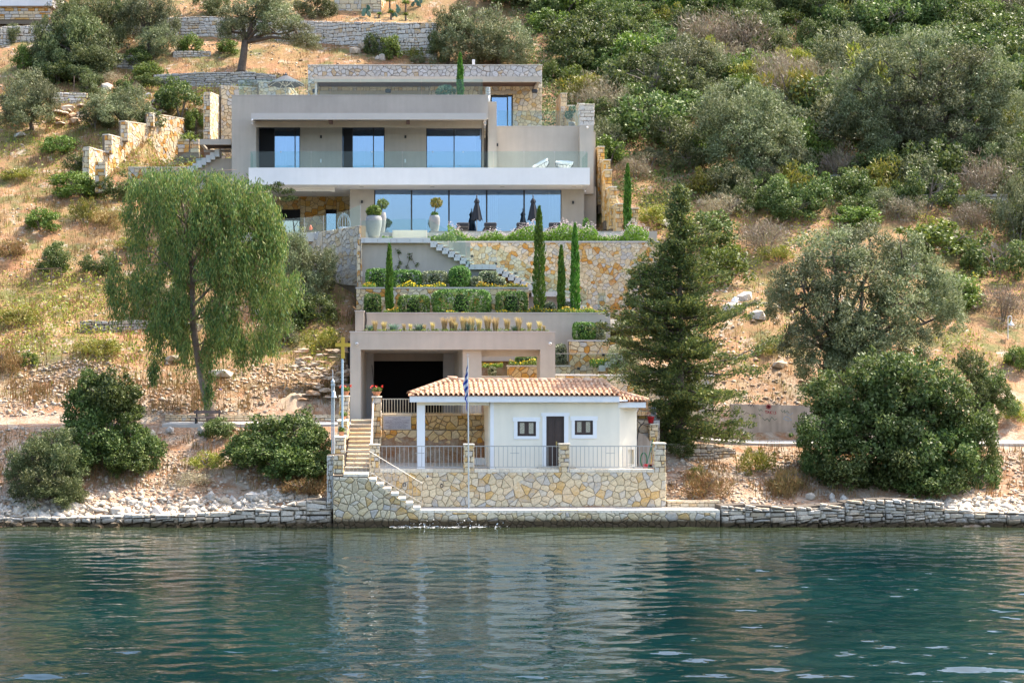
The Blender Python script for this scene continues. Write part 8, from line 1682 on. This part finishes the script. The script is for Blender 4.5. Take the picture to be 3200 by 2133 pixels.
R_L = [('bright', 2574, 525, 88, 92, 'vivid green shrub under the big upper olive'), ('bright', 2660, 705, 160, 66, 'bright green shrub above the very large silvery olive'), ('green', 2190, 770, 200, 120, 'green shrub behind the top of the conifer'), ('bright', 2265, 880, 175, 120, 'green shrub right of the conifer above the bare path'), ('weed', 2050, 695, 120, 66, 'yellow-green bush right of the stepped wall'), ('bright', 2050, 855, 80, 90, 'green shrub between the stone wall and the conifer'), ('dry', 2390, 790, 170, 120, 'grey-brown twiggy shrub above the bare path'), ('weed', 2430, 815, 110, 60, 'rusty weed clump at the top of the bare path'),
       ('bright', 2940, 800, 240, 110, 'bright green shrub behind the silvery olive'), ('green', 3120, 870, 170, 150, 'dark green bush at the right edge behind the olive'), ('bright', 2990, 960, 170, 110, 'green shrub right of the silvery olive'), ('dry', 3130, 1000, 150, 130, 'pale dry brush at the right edge'), ('bright', 3180, 1150, 90, 70, 'bright shrub at the right edge beside the lamp'), ('weed', 3170, 1310, 90, 70, 'mustard weed clump at the right edge'), ('olive', 3180, 760, 130, 190, 'grey-green olive at the right edge'), ('dry', 1990, 560, 110, 90, 'grey dry twigs behind the cypress'), ('weed', 2150, 1075, 0, 0, ''), ('weed', 2400, 1110, 80, 55, 'small weed clump beside the bare path'), ('weed', 2360, 1480, 120, 100, 'tall dry weeds below the lane on the right bank'), ('straw', 2200, 1540, 170, 90, 'rusty dry weeds right of the terrace wall'), ('straw', 2450, 1540, 130, 100, 'dry weeds under the huge dark bush'), ('weed', 2180, 1500, 60, 60, 'green weed clump right of the terrace wall'), ('green', 2120, 1420, 100, 60, 'small dark shrub at the foot of the conifer'), ('olive', 1945, 1172, 110, 130, 'small olive beside the lower stair right of the garage'), ('bright', 1720, 255, 60, 70, 'bright shrub at the upper right corner of the villa'), ('weed', 1830, 310, 170, 90, 'dry yellow weeds above the upper stepped wall')]
for k_, px, py, w_, h_, lb in R_L:
    if lb and w_:
        if px == 1945: bush('olive', P(1945, 1165, 73.0), 0.85, 1.75, lb)
        else: pb(k_, px, py, w_, h_, lb)
# maquis that covers the right slope: every bush stands where the ground is free
AREA = {'olive': 'grey-green', 'olived': 'dark olive', 'green': 'green', 'dark': 'dark green', 'dry': 'grey twiggy', 'bright': 'bright green', 'weed': 'dry yellow'}
cnt = {}
def zone(x, Y):
    z = ground(x, Y); px, py = CX+x*F/Y, CY+(HC-z)*F/Y
    v = 'slope top' if py < 70 else ('upper slope' if py < 260 else ('middle slope' if py < 470 else 'lower slope'))
    hz = 'right of the villa' if px < 2050 else ('left of big olive' if px < 2600 else ('beside big olive' if px < 2950 else 'near right edge'))
    return px, py, v+' '+hz
ORD = ['front', 'small', 'second', 'third', 'another', 'last']; PL = []
tries = 0; placed = 0
while tries < 16000 and placed < 298:
    tries += 1; Y = vr.uniform(90, 139); x = vr.uniform(6, 58)
    px, py, zn = zone(x, Y)
    if px > 3280 or py < -70 or py > 930: continue
    if py > 700 and px < 2980: continue
    if px < 1700+max(0, (py-60))*0.42 and not (py < 60 and px > 1500): continue
    if 560 < py and px < 2180: continue
    rr = vr.choice([1.4, 1.7, 2.0, 2.4, 2.9])*(0.8 if py > 480 else 1.0)
    if any((x-a)**2+(Y-b)**2 < (0.36*(rr+min(r_, 1.6)))**2 for a, b, r_ in USED): continue
    n_ = float(vnoise(np.array([x/7]), np.array([Y/9]), 77)[0])+vr.uniform(-0.22, 0.22)
    kind = 'green' if n_ < -0.14 else ('dry' if n_ > 0.42 else vr.choice(['olive', 'green', 'dark', 'olived', 'bright', 'green', 'olived', 'green', 'weed']))
    if py > 480: kind = vr.choice(['dry', 'weed', 'olived', 'green', 'olive', 'bright', 'green'])
    h = rr*vr.uniform(1.15, 1.75)
    size = 'small ' if rr < 1.2 else ('large ' if rr > 1.75 else '')
    lb = f"{size}{AREA[kind]} bush, {zn}"
    bush(kind, (x, Y, ground(x, Y)), rr, h, lb, 'bush', 'bushes of the scrub on the right slope', stems=(placed % 2 == 0)); placed += 1
# hill beyond the frame goes on with the same scrub
for i in range(70):
    Y = vr.uniform(141, 185); x = vr.uniform(-40, 75); kind = vr.choice(['olive', 'green', 'dark', 'olived', 'dry']); rr = vr.uniform(1.8, 3.2)
    bush(kind, (x, Y, ground(x, Y)), rr, rr*1.4, 'scrub bush on the hill top above the picture', 'bush', 'scrub on the hill top', stems=False)
# yuccas and prickly pears near the top
for i, (px, py, h_, lb) in enumerate(((1218, 42, 62, 'tall yucca with a bare stem at the top'), (1268, 42, 46, 'yucca right of the tall yucca at the top'), (1222, 62, 36, 'low yucca in front of the tall yucca'), (1268, 66, 30, 'low yucca at the right near the wall top'), (1185, 58, 20, 'small yucca at the wall corner'))):
    g = hit(px, py); s = g.y/F; t = thing('yucca', lb, 'yucca', g, 'yuccas at the top of the hill'); c = g+Vector((0, 0, h_*s*0.62)); MB().tube([g, c], [0.09, 0.06], 6).build('stem', M['bark'], t)
    rs = np.random.RandomState(i); n = 70; d = rs.normal(size=(n, 3)); d[:, 2] = np.abs(d[:, 2])*0.8-0.15; d /= np.linalg.norm(d, axis=1)[:, None]; w = np.cross(d, rs.normal(size=(n, 3))); w /= np.linalg.norm(w, axis=1)[:, None]; p0 = np.array(c-g); Ln = 0.45*h_*s*(0.7+0.4*rs.rand(n))[:, None]
    link('leaves', fast_mesh('leaves', np.stack([p0+d*0.02, p0+d*Ln*.4+w*0.035, p0+d*Ln, p0+d*Ln*.4-w*0.035], 1).reshape(-1, 3), 4), M['l_bright'], t)
for i, (px, py, lb) in enumerate(((1143, 58, 'prickly pear above the retaining wall'), (1235, 60, 'prickly pear between the yuccas'), (1300, 28, 'prickly pear at the top right of the wall'))):
    g = hit(px, py); t = thing('prickly_pear', lb, 'cactus', g, 'prickly pears at the top of the hill'); rs = random.Random(i)
    for k in range(7):
        c = g+Vector((rs.uniform(-.4, .4), rs.uniform(-.2, .2), 0.15+0.28*(k//3))); mb = MB(); n = 12; a0 = rs.uniform(-.6, .6); pts = [c+Vector((0.15*math.cos(a)*math.cos(a0)+0.2*math.sin(a0)*(math.sin(a)+1), 0.02, 0.22*(math.sin(a)+1))) for a in np.linspace(0, 6.28, n, endpoint=False)]; mb.prism(pts, (0.02, 0.05, 0)); mb.build('pad', M['l_blue'], t)
# ================================================================ shore walls, rocks, rubble, dry grass, small things
def shore_wall(label, px0, px1, tops, bot_z, Y, ch, lw, mat='shore_stone', name='dry_stone_wall'):
    xs_ = np.linspace(X(px0, Y), X(px1, Y), len(tops)); pts = [(x, Y+0.12*math.sin(i*1.7), bot_z, Z(tp, Y)) for i, (x, tp) in enumerate(zip(xs_, tops))]
    return wall_path(label, pts, mat, 0.3, name, 'c', ch, lw, 'mortar_dark', 0.7, None, 0.18, 0.035, 0.16, warp=0.13, gap=0.016)
shore_wall('dry stone sea wall of flat white stones right of the quay', 2252, 2640, [1578, 1576, 1580, 1582, 1578, 1572], -0.35, 60.15, 0.16, 0.42)
shore_wall('higher dry stone sea wall below the huge dark bush', 2640, 2950, [1568, 1560, 1556, 1558, 1562, 1580], -0.35, 60.25, 0.16, 0.40)
shore_wall('broken dry stone sea wall left of the stair block', 640, 1036, [1602, 1600, 1588, 1592, 1560, 1558], -0.35, 60.2, 0.19, 0.5)
shore_wall('lowest row of rough stones edging the open rubble shore', 300, 645, [1618, 1612, 1608, 1612, 1604], -0.35, 60.2, 0.17, 0.45)
shore_wall('low rough stone edging at the far left shore', -40, 300, [1622, 1620, 1616, 1618], -0.35, 60.3, 0.16, 0.40)
shore_wall('low rough stone edging at the far right shore', 2950, 3240, [1590, 1606, 1600, 1608], -0.35, 60.25, 0.16, 0.40)
wall_path('low grey dry stone wall at the foot of the conifer', [pl(2082, 65.2, 1470, 1385), pl(2230, 65.6, 1470, 1388), pl(2300, 66.0, 1470, 1402)], 'shade_stone', 0.3, 'dry_stone_wall', 'c', 0.16, 0.26, 'mortar_dark', 0.4, None, 0.06, 0.03, 0.2)
# rock shapes
def rock_mesh(seed, sub=1, flat=0.65, jag=0.28):
    bm = bmesh.new(); bmesh.ops.create_icosphere(bm, subdivisions=sub, radius=1.0); r = np.random.RandomState(seed)
    planes = r.normal(size=(9, 3)); planes /= np.linalg.norm(planes, axis=1)[:, None]; dist = 0.48+0.3*r.rand(9)
    for v in bm.verts:
        c = np.array(v.co)
        for q, d in zip(planes, dist):
            k = c @ q
            if k > d: c = c-q*(k-d)*0.98
        c *= 1+jag*0.12*r.normal(); v.co = (c[0], c[1]*0.85, c[2]*flat)
    m = bpy.data.meshes.new('rock'); bm.to_mesh(m); bm.free(); return m
ROCK = [rock_mesh(s) for s in range(6)]; FLAT = [rock_mesh(20+s, flat=0.33) for s in range(4)]
for m_ in ROCK+FLAT: m_.materials.append(M['shore_stone'])
PALE = [m_.copy() for m_ in ROCK[:3]+FLAT]; 
for m_ in PALE: m_.materials.clear(); m_.materials.append(M['rubble'])
kr = random.Random(3)
def rock(px, py, wpx, hpx, label, group=None, flat=False, pale=False, name='boulder', at=None):
    g = at if at is not None else hit(px, py); s = g.y/F; me = kr.choice(PALE if pale else (FLAT if flat else ROCK)); o = link(name, me, None); rx, rz = wpx*s/2, hpx*s/2; zz = max(v.co.z for v in me.vertices)
    o.location = (g.x, g.y+rx*0.3, g.z+rz*0.55); o.scale = (rx, rx*0.9, rz/zz); o.rotation_euler = (kr.uniform(-.15, .15), kr.uniform(-.2, .2), kr.uniform(0, 6.28)); return tag(o, label, 'rock', group)
for px, py, w_, h_, lb in ((475, 1378, 46, 40, 'pale angular boulder beside the large dark bush'), (628, 1360, 30, 36, 'upright pale boulder on the left bank'), (530, 1358, 34, 26, 'tilted pale rock left of the upright boulder'), (660, 1565, 46, 34, 'white boulder above the broken sea wall'), (345, 1560, 40, 26, 'flat white boulder on the rubble shore'), (575, 1320, 30, 20, 'pale rock beside the bench'), (330, 285, 50, 34, 'large white boulder below the wire fence'), (462, 308, 30, 22, 'white rock left of the big dark shrub'), (520, 330, 52, 28, 'pale rock under the big dark shrub'), (1110, 168, 44, 26, 'big white boulder below the retaining wall'), (1135, 158, 60, 30, 'white rock in front of the weeds behind the villa roof'), (1195, 190, 34, 26, 'white rock pair behind the villa roof'), (1180, 188, 22, 18, 'small white rock behind the villa roof'), (2080, 708, 60, 34, 'pale boulder right of the flower border'), (2330, 940, 70, 34, 'long pale rock on the bare path'), (2290, 985, 110, 50, 'big white outcrop beside the conifer'), (2370, 1000, 70, 36, 'pale outcrop below the bare path'), (2440, 1150, 60, 30, 'pale rock under the silvery olive'), (3090, 1210, 70, 40, 'pale rock ledge at the right edge'), (2500, 1500, 0, 0, ''), (2535, 1562, 40, 28, 'white rounded boulder on the right sea wall'), (2600, 1565, 24, 30, 'small white upright rock on the right sea wall'), (2190, 640, 40, 20, 'pale rock above the stepped wall'), (545, 1135, 90, 30, 'long tan rock ledge left of the eucalyptus trunk'), (700, 1180, 110, 30, 'long tan rock ledge right of the eucalyptus trunk'), (940, 870, 34, 24, 'grey rock under the olive'), (800, 985, 40, 24, 'tan rock behind the eucalyptus crown'), (60, 430, 70, 20, 'pale rocks under the left olive')):
    if w_: rock(px, py, w_*1.1, h_*1.1, lb, 'boulders on the slope')
# layered outcrop at the left
oc = thing('rock_outcrop', 'layered pale limestone outcrop on the upper left slope', 'rock', hit(220, 380))
for i in range(13):
    px, py = 165+kr.uniform(0, 105), 330+i*4.8; g = hit(px, py+6); o = link('ledge', kr.choice(PALE), None, oc); w_ = kr.uniform(30, 65)*g.y/F; o.scale = (w_/2, 0.7, 0.55); o.location = Vector((g.x, g.y, g.z+0.12))-oc.location; o.rotation_euler = (0, kr.uniform(-.1, .1), kr.uniform(-.4, .4))
oc = thing('rock_outcrop', 'layered pale outcrop between the shrubs above the stepped walls', 'rock', hit(480, 370))
for i in range(9):
    px, py = 450+kr.uniform(0, 60), 315+i*7; g = hit(px, py+6); o = link('ledge', kr.choice(PALE), None, oc); w_ = kr.uniform(25, 50)*g.y/F; o.scale = (w_/2, 0.6, 0.5); o.location = Vector((g.x, g.y, g.z+0.12))-oc.location; o.rotation_euler = (0, kr.uniform(-.1, .1), kr.uniform(-.4, .4))
oc = thing('rocky_bank', 'red-brown layered rock face left of the garage', 'rock', P(1000, 1240, 70.6))
for i in range(60):
    px, py = kr.uniform(925, 1090), kr.uniform(1090, 1250); Y = 70.9+(1250-py)*0.012; g = P(px, py, Y); o = link('block', kr.choice(PALE), None, oc); o.scale = (kr.uniform(0.25, 0.5), 0.4, kr.uniform(0.14, 0.28)); o.location = g-oc.location; o.rotation_euler = (0, kr.uniform(-.12, .12), kr.uniform(-.5, .5))
# shore boulders at the water line
n_sh = 0
for px0, px1, py0, py1, n in ((0, 1036, 1628, 1648, 70), (0, 1040, 1566, 1622, 90), (2250, 3200, 1592, 1640, 60), (2900, 3200, 1560, 1636, 60)):
    for i in range(n):
        px = kr.uniform(px0, px1); py = kr.uniform(py0, py1); Y = 60.0+(1642-py)*0.024+kr.uniform(-.1, .2); z = max(ground(X(px, Y), Y), -0.05); big = kr.random()
        w_ = 14+26*big**2+ (14 if kr.random() < 0.12 else 0)
        rock(px, py, w_*1.5, w_*kr.uniform(0.6, 0.95), ('big ' if w_ > 30 else ('small ' if w_ < 17 else ''))+'pale shore rock '+('below the broad olive bush' if px < 300 else 'under the large dark bush' if px < 500 else 'on the open rubble shore' if px < 680 else 'below the broken sea wall' if px < 1100 else 'right of the quay' if px < 2600 else 'below the huge dark bush' if px < 2950 else 'at the far right shore'), 'shore rocks '+('left of the stair block' if px < 1100 else 'right of the quay'), kr.random() < 0.4, name='shore_rock', at=Vector((X(px, Y), Y, z-0.04)))
# rubble: thousands of small stones on the banks and bare patches
def rubble(name, pts, smin, smax, mat, seed, label):
    rs = np.random.RandomState(seed); n = len(pts); oct_ = np.array([[1, 0, 0], [0, 1, 0], [-1, 0, 0], [0, -1, 0], [0, 0, 1], [0, 0, -1]], float); tri = np.array([[0, 1, 4], [1, 2, 4], [2, 3, 4], [3, 0, 4], [1, 0, 5], [2, 1, 5], [3, 2, 5], [0, 3, 5]])
    v = oct_[None]*(1+0.35*rs.normal(size=(n, 6, 1)))+0.18*rs.normal(size=(n, 6, 3)); s = smin+(smax-smin)*rs.rand(n)**2.6; v *= (s[:, None]*np.array([1.0, 0.9, 0.6]))[:, None, :]
    a = rs.rand(n)*6.283; ca, sa = np.cos(a)[:, None], np.sin(a)[:, None]; xy = np.stack([v[..., 0]*ca-v[..., 1]*sa, v[..., 0]*sa+v[..., 1]*ca, v[..., 2]], -1)+pts[:, None, :]
    V_ = xy.reshape(-1, 3).astype(np.float32); idx = (tri[None]+6*np.arange(n)[:, None, None]).reshape(-1, 3).astype(np.int32)
    m = bpy.data.meshes.new(name); m.vertices.add(len(V_)); m.vertices.foreach_set('co', V_.ravel()); m.loops.add(idx.size); m.loops.foreach_set('vertex_index', idx.ravel()); m.polygons.add(len(idx)); m.polygons.foreach_set('loop_start', np.arange(0, idx.size, 3, dtype=np.int32)); m.polygons.foreach_set('loop_total', np.full(len(idx), 3, dtype=np.int32)); m.update(calc_edges=True)
    o = link(name, m, mat); return tag(o, label, 'rubble', kind='stuff')
rs = np.random.RandomState(12)
def sample(n, x0, x1, y0, y1, dens=None, seed=0, thr=0.0, sc=3.0):
    r = np.random.RandomState(seed); x = x0+(x1-x0)*r.rand(n*3); y = y0+(y1-y0)*r.rand(n*3)
    m = vnoise(x/sc, y/sc, seed+5)+0.25*r.normal(size=len(x)) > thr; x, y = x[m][:n], y[m][:n]; return np.stack([x, y, T(x, y)], 1)
A1 = sample(5200, -18, -3.4, 60.6, 66.8, seed=1, thr=-0.15, sc=2); A2 = sample(5000, 9.8, 30, 60.6, 66.5, seed=2, thr=0.0, sc=2)
A0 = np.concatenate([sample(2600, -19, -3.5, 60.15, 62.2, seed=41, thr=-0.3, sc=2), sample(2200, 17, 30, 60.15, 62.2, seed=42, thr=-0.3, sc=2)])
rubble('beach_stones', A0, 0.05, 0.24, M['shore_stone'], 43, 'angular white stones along the water line')
rubble('shore_rubble', np.concatenate([A1, A2]), 0.025, 0.15, M['rubble'], 3, 'loose pale rubble on the banks above the water')
B1 = sample(3800, -19, -2.9, 70.1, 74.5, seed=3, thr=0.05, sc=2); B2 = sample(9000, -42, -3, 73, 132, seed=4, thr=0.12, sc=4); B3 = sample(3500, 11, 24, 72, 92, seed=6, thr=0.0, sc=3); B4 = sample(2500, -16, 10, 106, 128, seed=8, thr=0.0, sc=3)
rubble('slope_rubble', np.concatenate([B1, B2, B3, B4]), 0.03, 0.16, M['rubble'], 5, 'scattered stones on the dry slope')
# spoil heap beside the garage
hx_, hy_ = np.meshgrid(np.linspace(-1, 1, 24), np.linspace(-1, 1, 14)); c = P(915, 1262, 71.2)
hz_ = np.maximum(0, 1-np.sqrt(hx_**2+hy_**2))*1.35+0.06*rs.normal(size=hx_.shape); V_ = np.stack([c.x+hx_*2.3, c.y+hy_*1.3, c.z-0.75+hz_], -1).reshape(-1, 3); fs = [(j*24+i, j*24+i+1, (j+1)*24+i+1, (j+1)*24+i) for j in range(13) for i in range(23)]
o = MB().add([tuple(v) for v in V_], fs).build('spoil_heap', plain('sandy_soil', (0.46, 0.33, 0.22), 0.95, var=0.2, nscale=3, bump=0.8, bscale=6), smooth=True, at=(c.x, c.y, c.z-0.75)); tag(o, 'sandy heap of earth and rubble between the eucalyptus and the garage', 'heap')
# dry grass
def grass(name, pts, h0, h1, w, mat, seed, label):
    r = np.random.RandomState(seed); n = len(pts); a = r.rand(n)*6.283; h = h0+(h1-h0)*r.rand(n)**1.5; ln = h*0.45*r.normal(size=n)
    tip = pts+np.stack([np.cos(a)*ln, np.sin(a)*ln, h], 1); s = np.stack([np.cos(a+1.3), np.sin(a+1.3)*0.4, np.zeros(n)], 1)*w; base = pts-np.array([0, 0, 0.05])
    o = link(name, fast_mesh(name, np.stack([base-s, base+s, tip], 1).reshape(-1, 3), 3), mat); return tag(o, label, 'grass', kind='stuff')
def clump(p, k, spread, seed):
    r = np.random.RandomState(seed); q = np.repeat(p, k, 0); q[:, :2] += r.normal(size=(len(q), 2))*spread; q[:, 2] = T(q[:, 0], q[:, 1]); return q
G1 = clump(sample(7500, -42, -2.9, 72, 112, seed=11, thr=-0.12, sc=3.5), 9, 0.16, 1)
G2 = clump(sample(1800, -36, 8, 106, 134, seed=12, thr=-0.1, sc=3.5), 9, 0.18, 2)
G3 = clump(sample(3800, 11, 58, 72, 136, seed=13, thr=-0.05, sc=3.5), 9, 0.2, 3)
G4 = clump(np.concatenate([sample(500, -18, -3.5, 62.5, 66.8, seed=14, thr=0.08, sc=1.6), sample(700, 9.8, 30, 62, 66.6, seed=15, thr=0.0, sc=1.6), sample(500, -19, -3, 70.3, 73, seed=16, thr=0.05, sc=1.6)]), 9, 0.13, 4)
grass('dry_grass', np.concatenate([G1, G2, G3, G4]), 0.16, 0.62, 0.018, M['l_straw'], 6, 'dry straw-coloured grass on the slopes')
W1 = clump(np.concatenate([sample(1700, -42, -3, 72, 112, seed=31, thr=0.14, sc=4), sample(1200, 11, 58, 72, 136, seed=32, thr=0.1, sc=4)]), 9, 0.16, 7)
grass('green_weeds', W1, 0.12, 0.42, 0.022, M['l_weed'], 8, 'low green weeds among the dry grass')
def undergrowth(name, pts, size, mat, seed, label):
    r = np.random.RandomState(seed); n = len(pts); p = pts+np.stack([np.zeros(n), np.zeros(n), 0.05+0.7*r.rand(n)**1.5], 1); d = r.normal(size=(n, 3)); d[:, 2] += 0.6; d /= np.linalg.norm(d, axis=1)[:, None]; w = np.cross(d, r.normal(size=(n, 3))); w /= np.linalg.norm(w, axis=1)[:, None]; L_ = (size*(0.6+0.8*r.rand(n)))[:, None]
    o = link(name, fast_mesh(name, np.stack([p-d*L_*.5, p+w*L_*.28, p+d*L_*.5, p-w*L_*.28], 1).reshape(-1, 3), 4), mat); return tag(o, label, 'undergrowth', kind='stuff')
U0 = sample(9500, 8, 56, 94, 146, seed=51, thr=-0.35, sc=3); U0 = U0[U0[:, 0] > 8.8+np.maximum(0, 104-U0[:, 1])*0.45]
undergrowth('undergrowth', clump(U0, 16, 0.35, 5), 0.17, M['l_green'], 52, 'low green undergrowth between the bushes of the right slope')
U1 = np.concatenate([sample(1500, -42, -4, 74, 112, seed=53, thr=0.17, sc=4.5), sample(900, 14, 50, 74, 96, seed=54, thr=0.1, sc=3.5)])
undergrowth('weed_cover', clump(U1, 16, 0.28, 6), 0.14, M['l_weed'], 55, 'patches of yellow-green weeds on the dry slopes')
# small things: rusty frame on the left slope, wire fence posts, lamp on the right, stakes, splash
fr = hit(130, 900); Yr = fr.y; t = thing('metal_frame', 'thin rusty rectangular metal frame on the dry left slope', 'frame', fr)
MB().tube([P(68, 842, Yr), P(192, 838, Yr), P(192, 898, Yr), P(70, 900, Yr), P(68, 842, Yr)], 0.018, 5).build('outline', M['rusty'], t)
for px in (100, 161): MB().tube([P(px, 840, Yr), P(px, 910, Yr)], 0.026, 5).build('post', M['rusty'], t)
for i, (px, py, h_) in enumerate(((231, 295, 55), (298, 245, 34), (368, 250, 30), (394, 248, 26))):
    g = hit(px, py); o = MB().tube([g-Vector((0, 0, .1)), g+Vector((0.02, 0, h_*g.y/F))], 0.035, 6).build('fence_post', M['rusty'], at=g); tag(o, ['tall rusty fence post under the dark olives', 'second rusty fence post from the left below the olives', 'third rusty fence post beside the bright shrub', 'rightmost rusty fence post beside the bright shrub'][i], 'fence post', 'rusty fence posts on the upper left slope')
g = hit(3150, 1060); Yl = g.y; t = thing('lamp_post', 'white gooseneck lamp standing in the dry grass at the right', 'lamp', g); top_ = P(3158, 985, Yl)
MB().tube([g, P(3150, 1000, Yl)]+[P(3150+6*(1-math.cos(a)), 985-6*math.sin(a)+8, Yl) for a in np.linspace(0.3, 2.8, 6)]+[P(3160, 1005, Yl)], 0.02, 6).build('pole', M['white'], t); MB().lathe(P(3160, 1017, Yl), [(0.17, 0), (0.13, 0.06), (0.05, 0.16), (0.03, 0.24)], 12).build('shade', M['white'], t, True)
o = MB().tube([P(2225, 938, 78.0), P(2330, 948, 78.2), P(2420, 945, 78.6), P(2500, 928, 79.0), P(2620, 900, 79.4)], 0.022, 5).build('power_cable', M['black'], at=P(2420, 945, 78.6)); tag(o, 'black cable hanging across the bare path to the silvery olive', 'cable')
g = hit(2285, 955); o = MB().add([g+Vector((0, 0, 0.05)), g+Vector((0.3, -.1, 0.12)), g+Vector((0.42, 0.1, 0.42)), g+Vector((0.2, 0.1, 0.5)), g+Vector((0.02, 0.05, 0.3)), g+Vector((0.2, 0.25, 0.1))], [(0, 1, 4), (1, 3, 4), (1, 2, 3), (2, 1, 5), (3, 2, 5), (4, 3, 5), (0, 4, 5), (1, 0, 5)]).build('plastic_sack', M['white'], at=g); tag(o, 'crumpled white sack lying on the bare path', 'sack')
for i, (px, py) in enumerate(((690, 1216), (170, 1640), (480, 1642), (602, 1620))):
    g = P(px, py, 60.4 if py > 1500 else 70.8); o = link('litter', ROCK[i % 6].copy(), None); o.data.materials.clear(); o.data.materials.append(M['blue']); o.scale = (0.10, 0.08, 0.07); o.location = g; tag(o, ['blue plastic scrap on the rubble right of the eucalyptus', 'blue plastic scrap at the water line on the far left', 'blue plastic scrap at the water line below the rubble', 'blue plastic scrap between the shore stones'][i], 'litter')
# surf against the quay
rs = np.random.RandomState(2); V_ = []
for i in range(110):
    px = 1255+rs.rand()*340 if rs.rand() < 0.75 else rs.normal(1325, 18); f = rs.rand()**2; y = 59.85-0.4*rs.rand(); hz = (0.34 if 1300 < px < 1370 or 1400 < px < 1480 else 0.14)*rs.rand()**1.6
    c = np.array([X(px, y), y, 0.02+hz]); s = 0.012+0.035*rs.rand(); q = rs.normal(size=(3, 3)); q /= np.linalg.norm(q, axis=1)[:, None]; V_.append(c+q*s)
for i in range(170):
    px = 1220+rs.rand()*300; y = 59.9-0.6*rs.rand()**1.5; c = np.array([X(px, y), y, 0.035]); s = 0.03+0.07*rs.rand(); a = rs.rand()*6.28; V_.append(c+np.array([[math.cos(a), 0.4*math.sin(a), 0], [math.cos(a+2), 0.4*math.sin(a+2), 0.015], [math.cos(a+4), 0.4*math.sin(a+4), 0.0]])*s)
o = link('sea_foam', fast_mesh('sea_foam', np.concatenate(V_), 3), M['foam']); tag(o, 'white splash of small waves at the quay', 'foam', kind='stuff')
# labels: where look-alikes would share one, say which one by its place from the left
ORDN = ['leftmost', 'second from left', 'third from left', 'fourth from left', 'fifth from left', 'sixth from left', 'seventh from left', 'eighth from left']+[w+' from left' for w in 'ninth tenth eleventh twelfth thirteenth fourteenth fifteenth sixteenth seventeenth eighteenth nineteenth twentieth 21st 22nd 23rd 24th 25th 26th 27th 28th 29th 30th'.split()]
seen = {}
for o in bpy.data.objects:
    if o.parent is None and 'label' in o: seen.setdefault(o['label'], []).append(o)
for k, v in seen.items():
    if 1 < len(v) <= 30 and 'hill top' not in k:
        for i, o in enumerate(sorted(v, key=lambda o: o.location.x/o.location.y)): o['label'] = ORDN[i]+' '+k
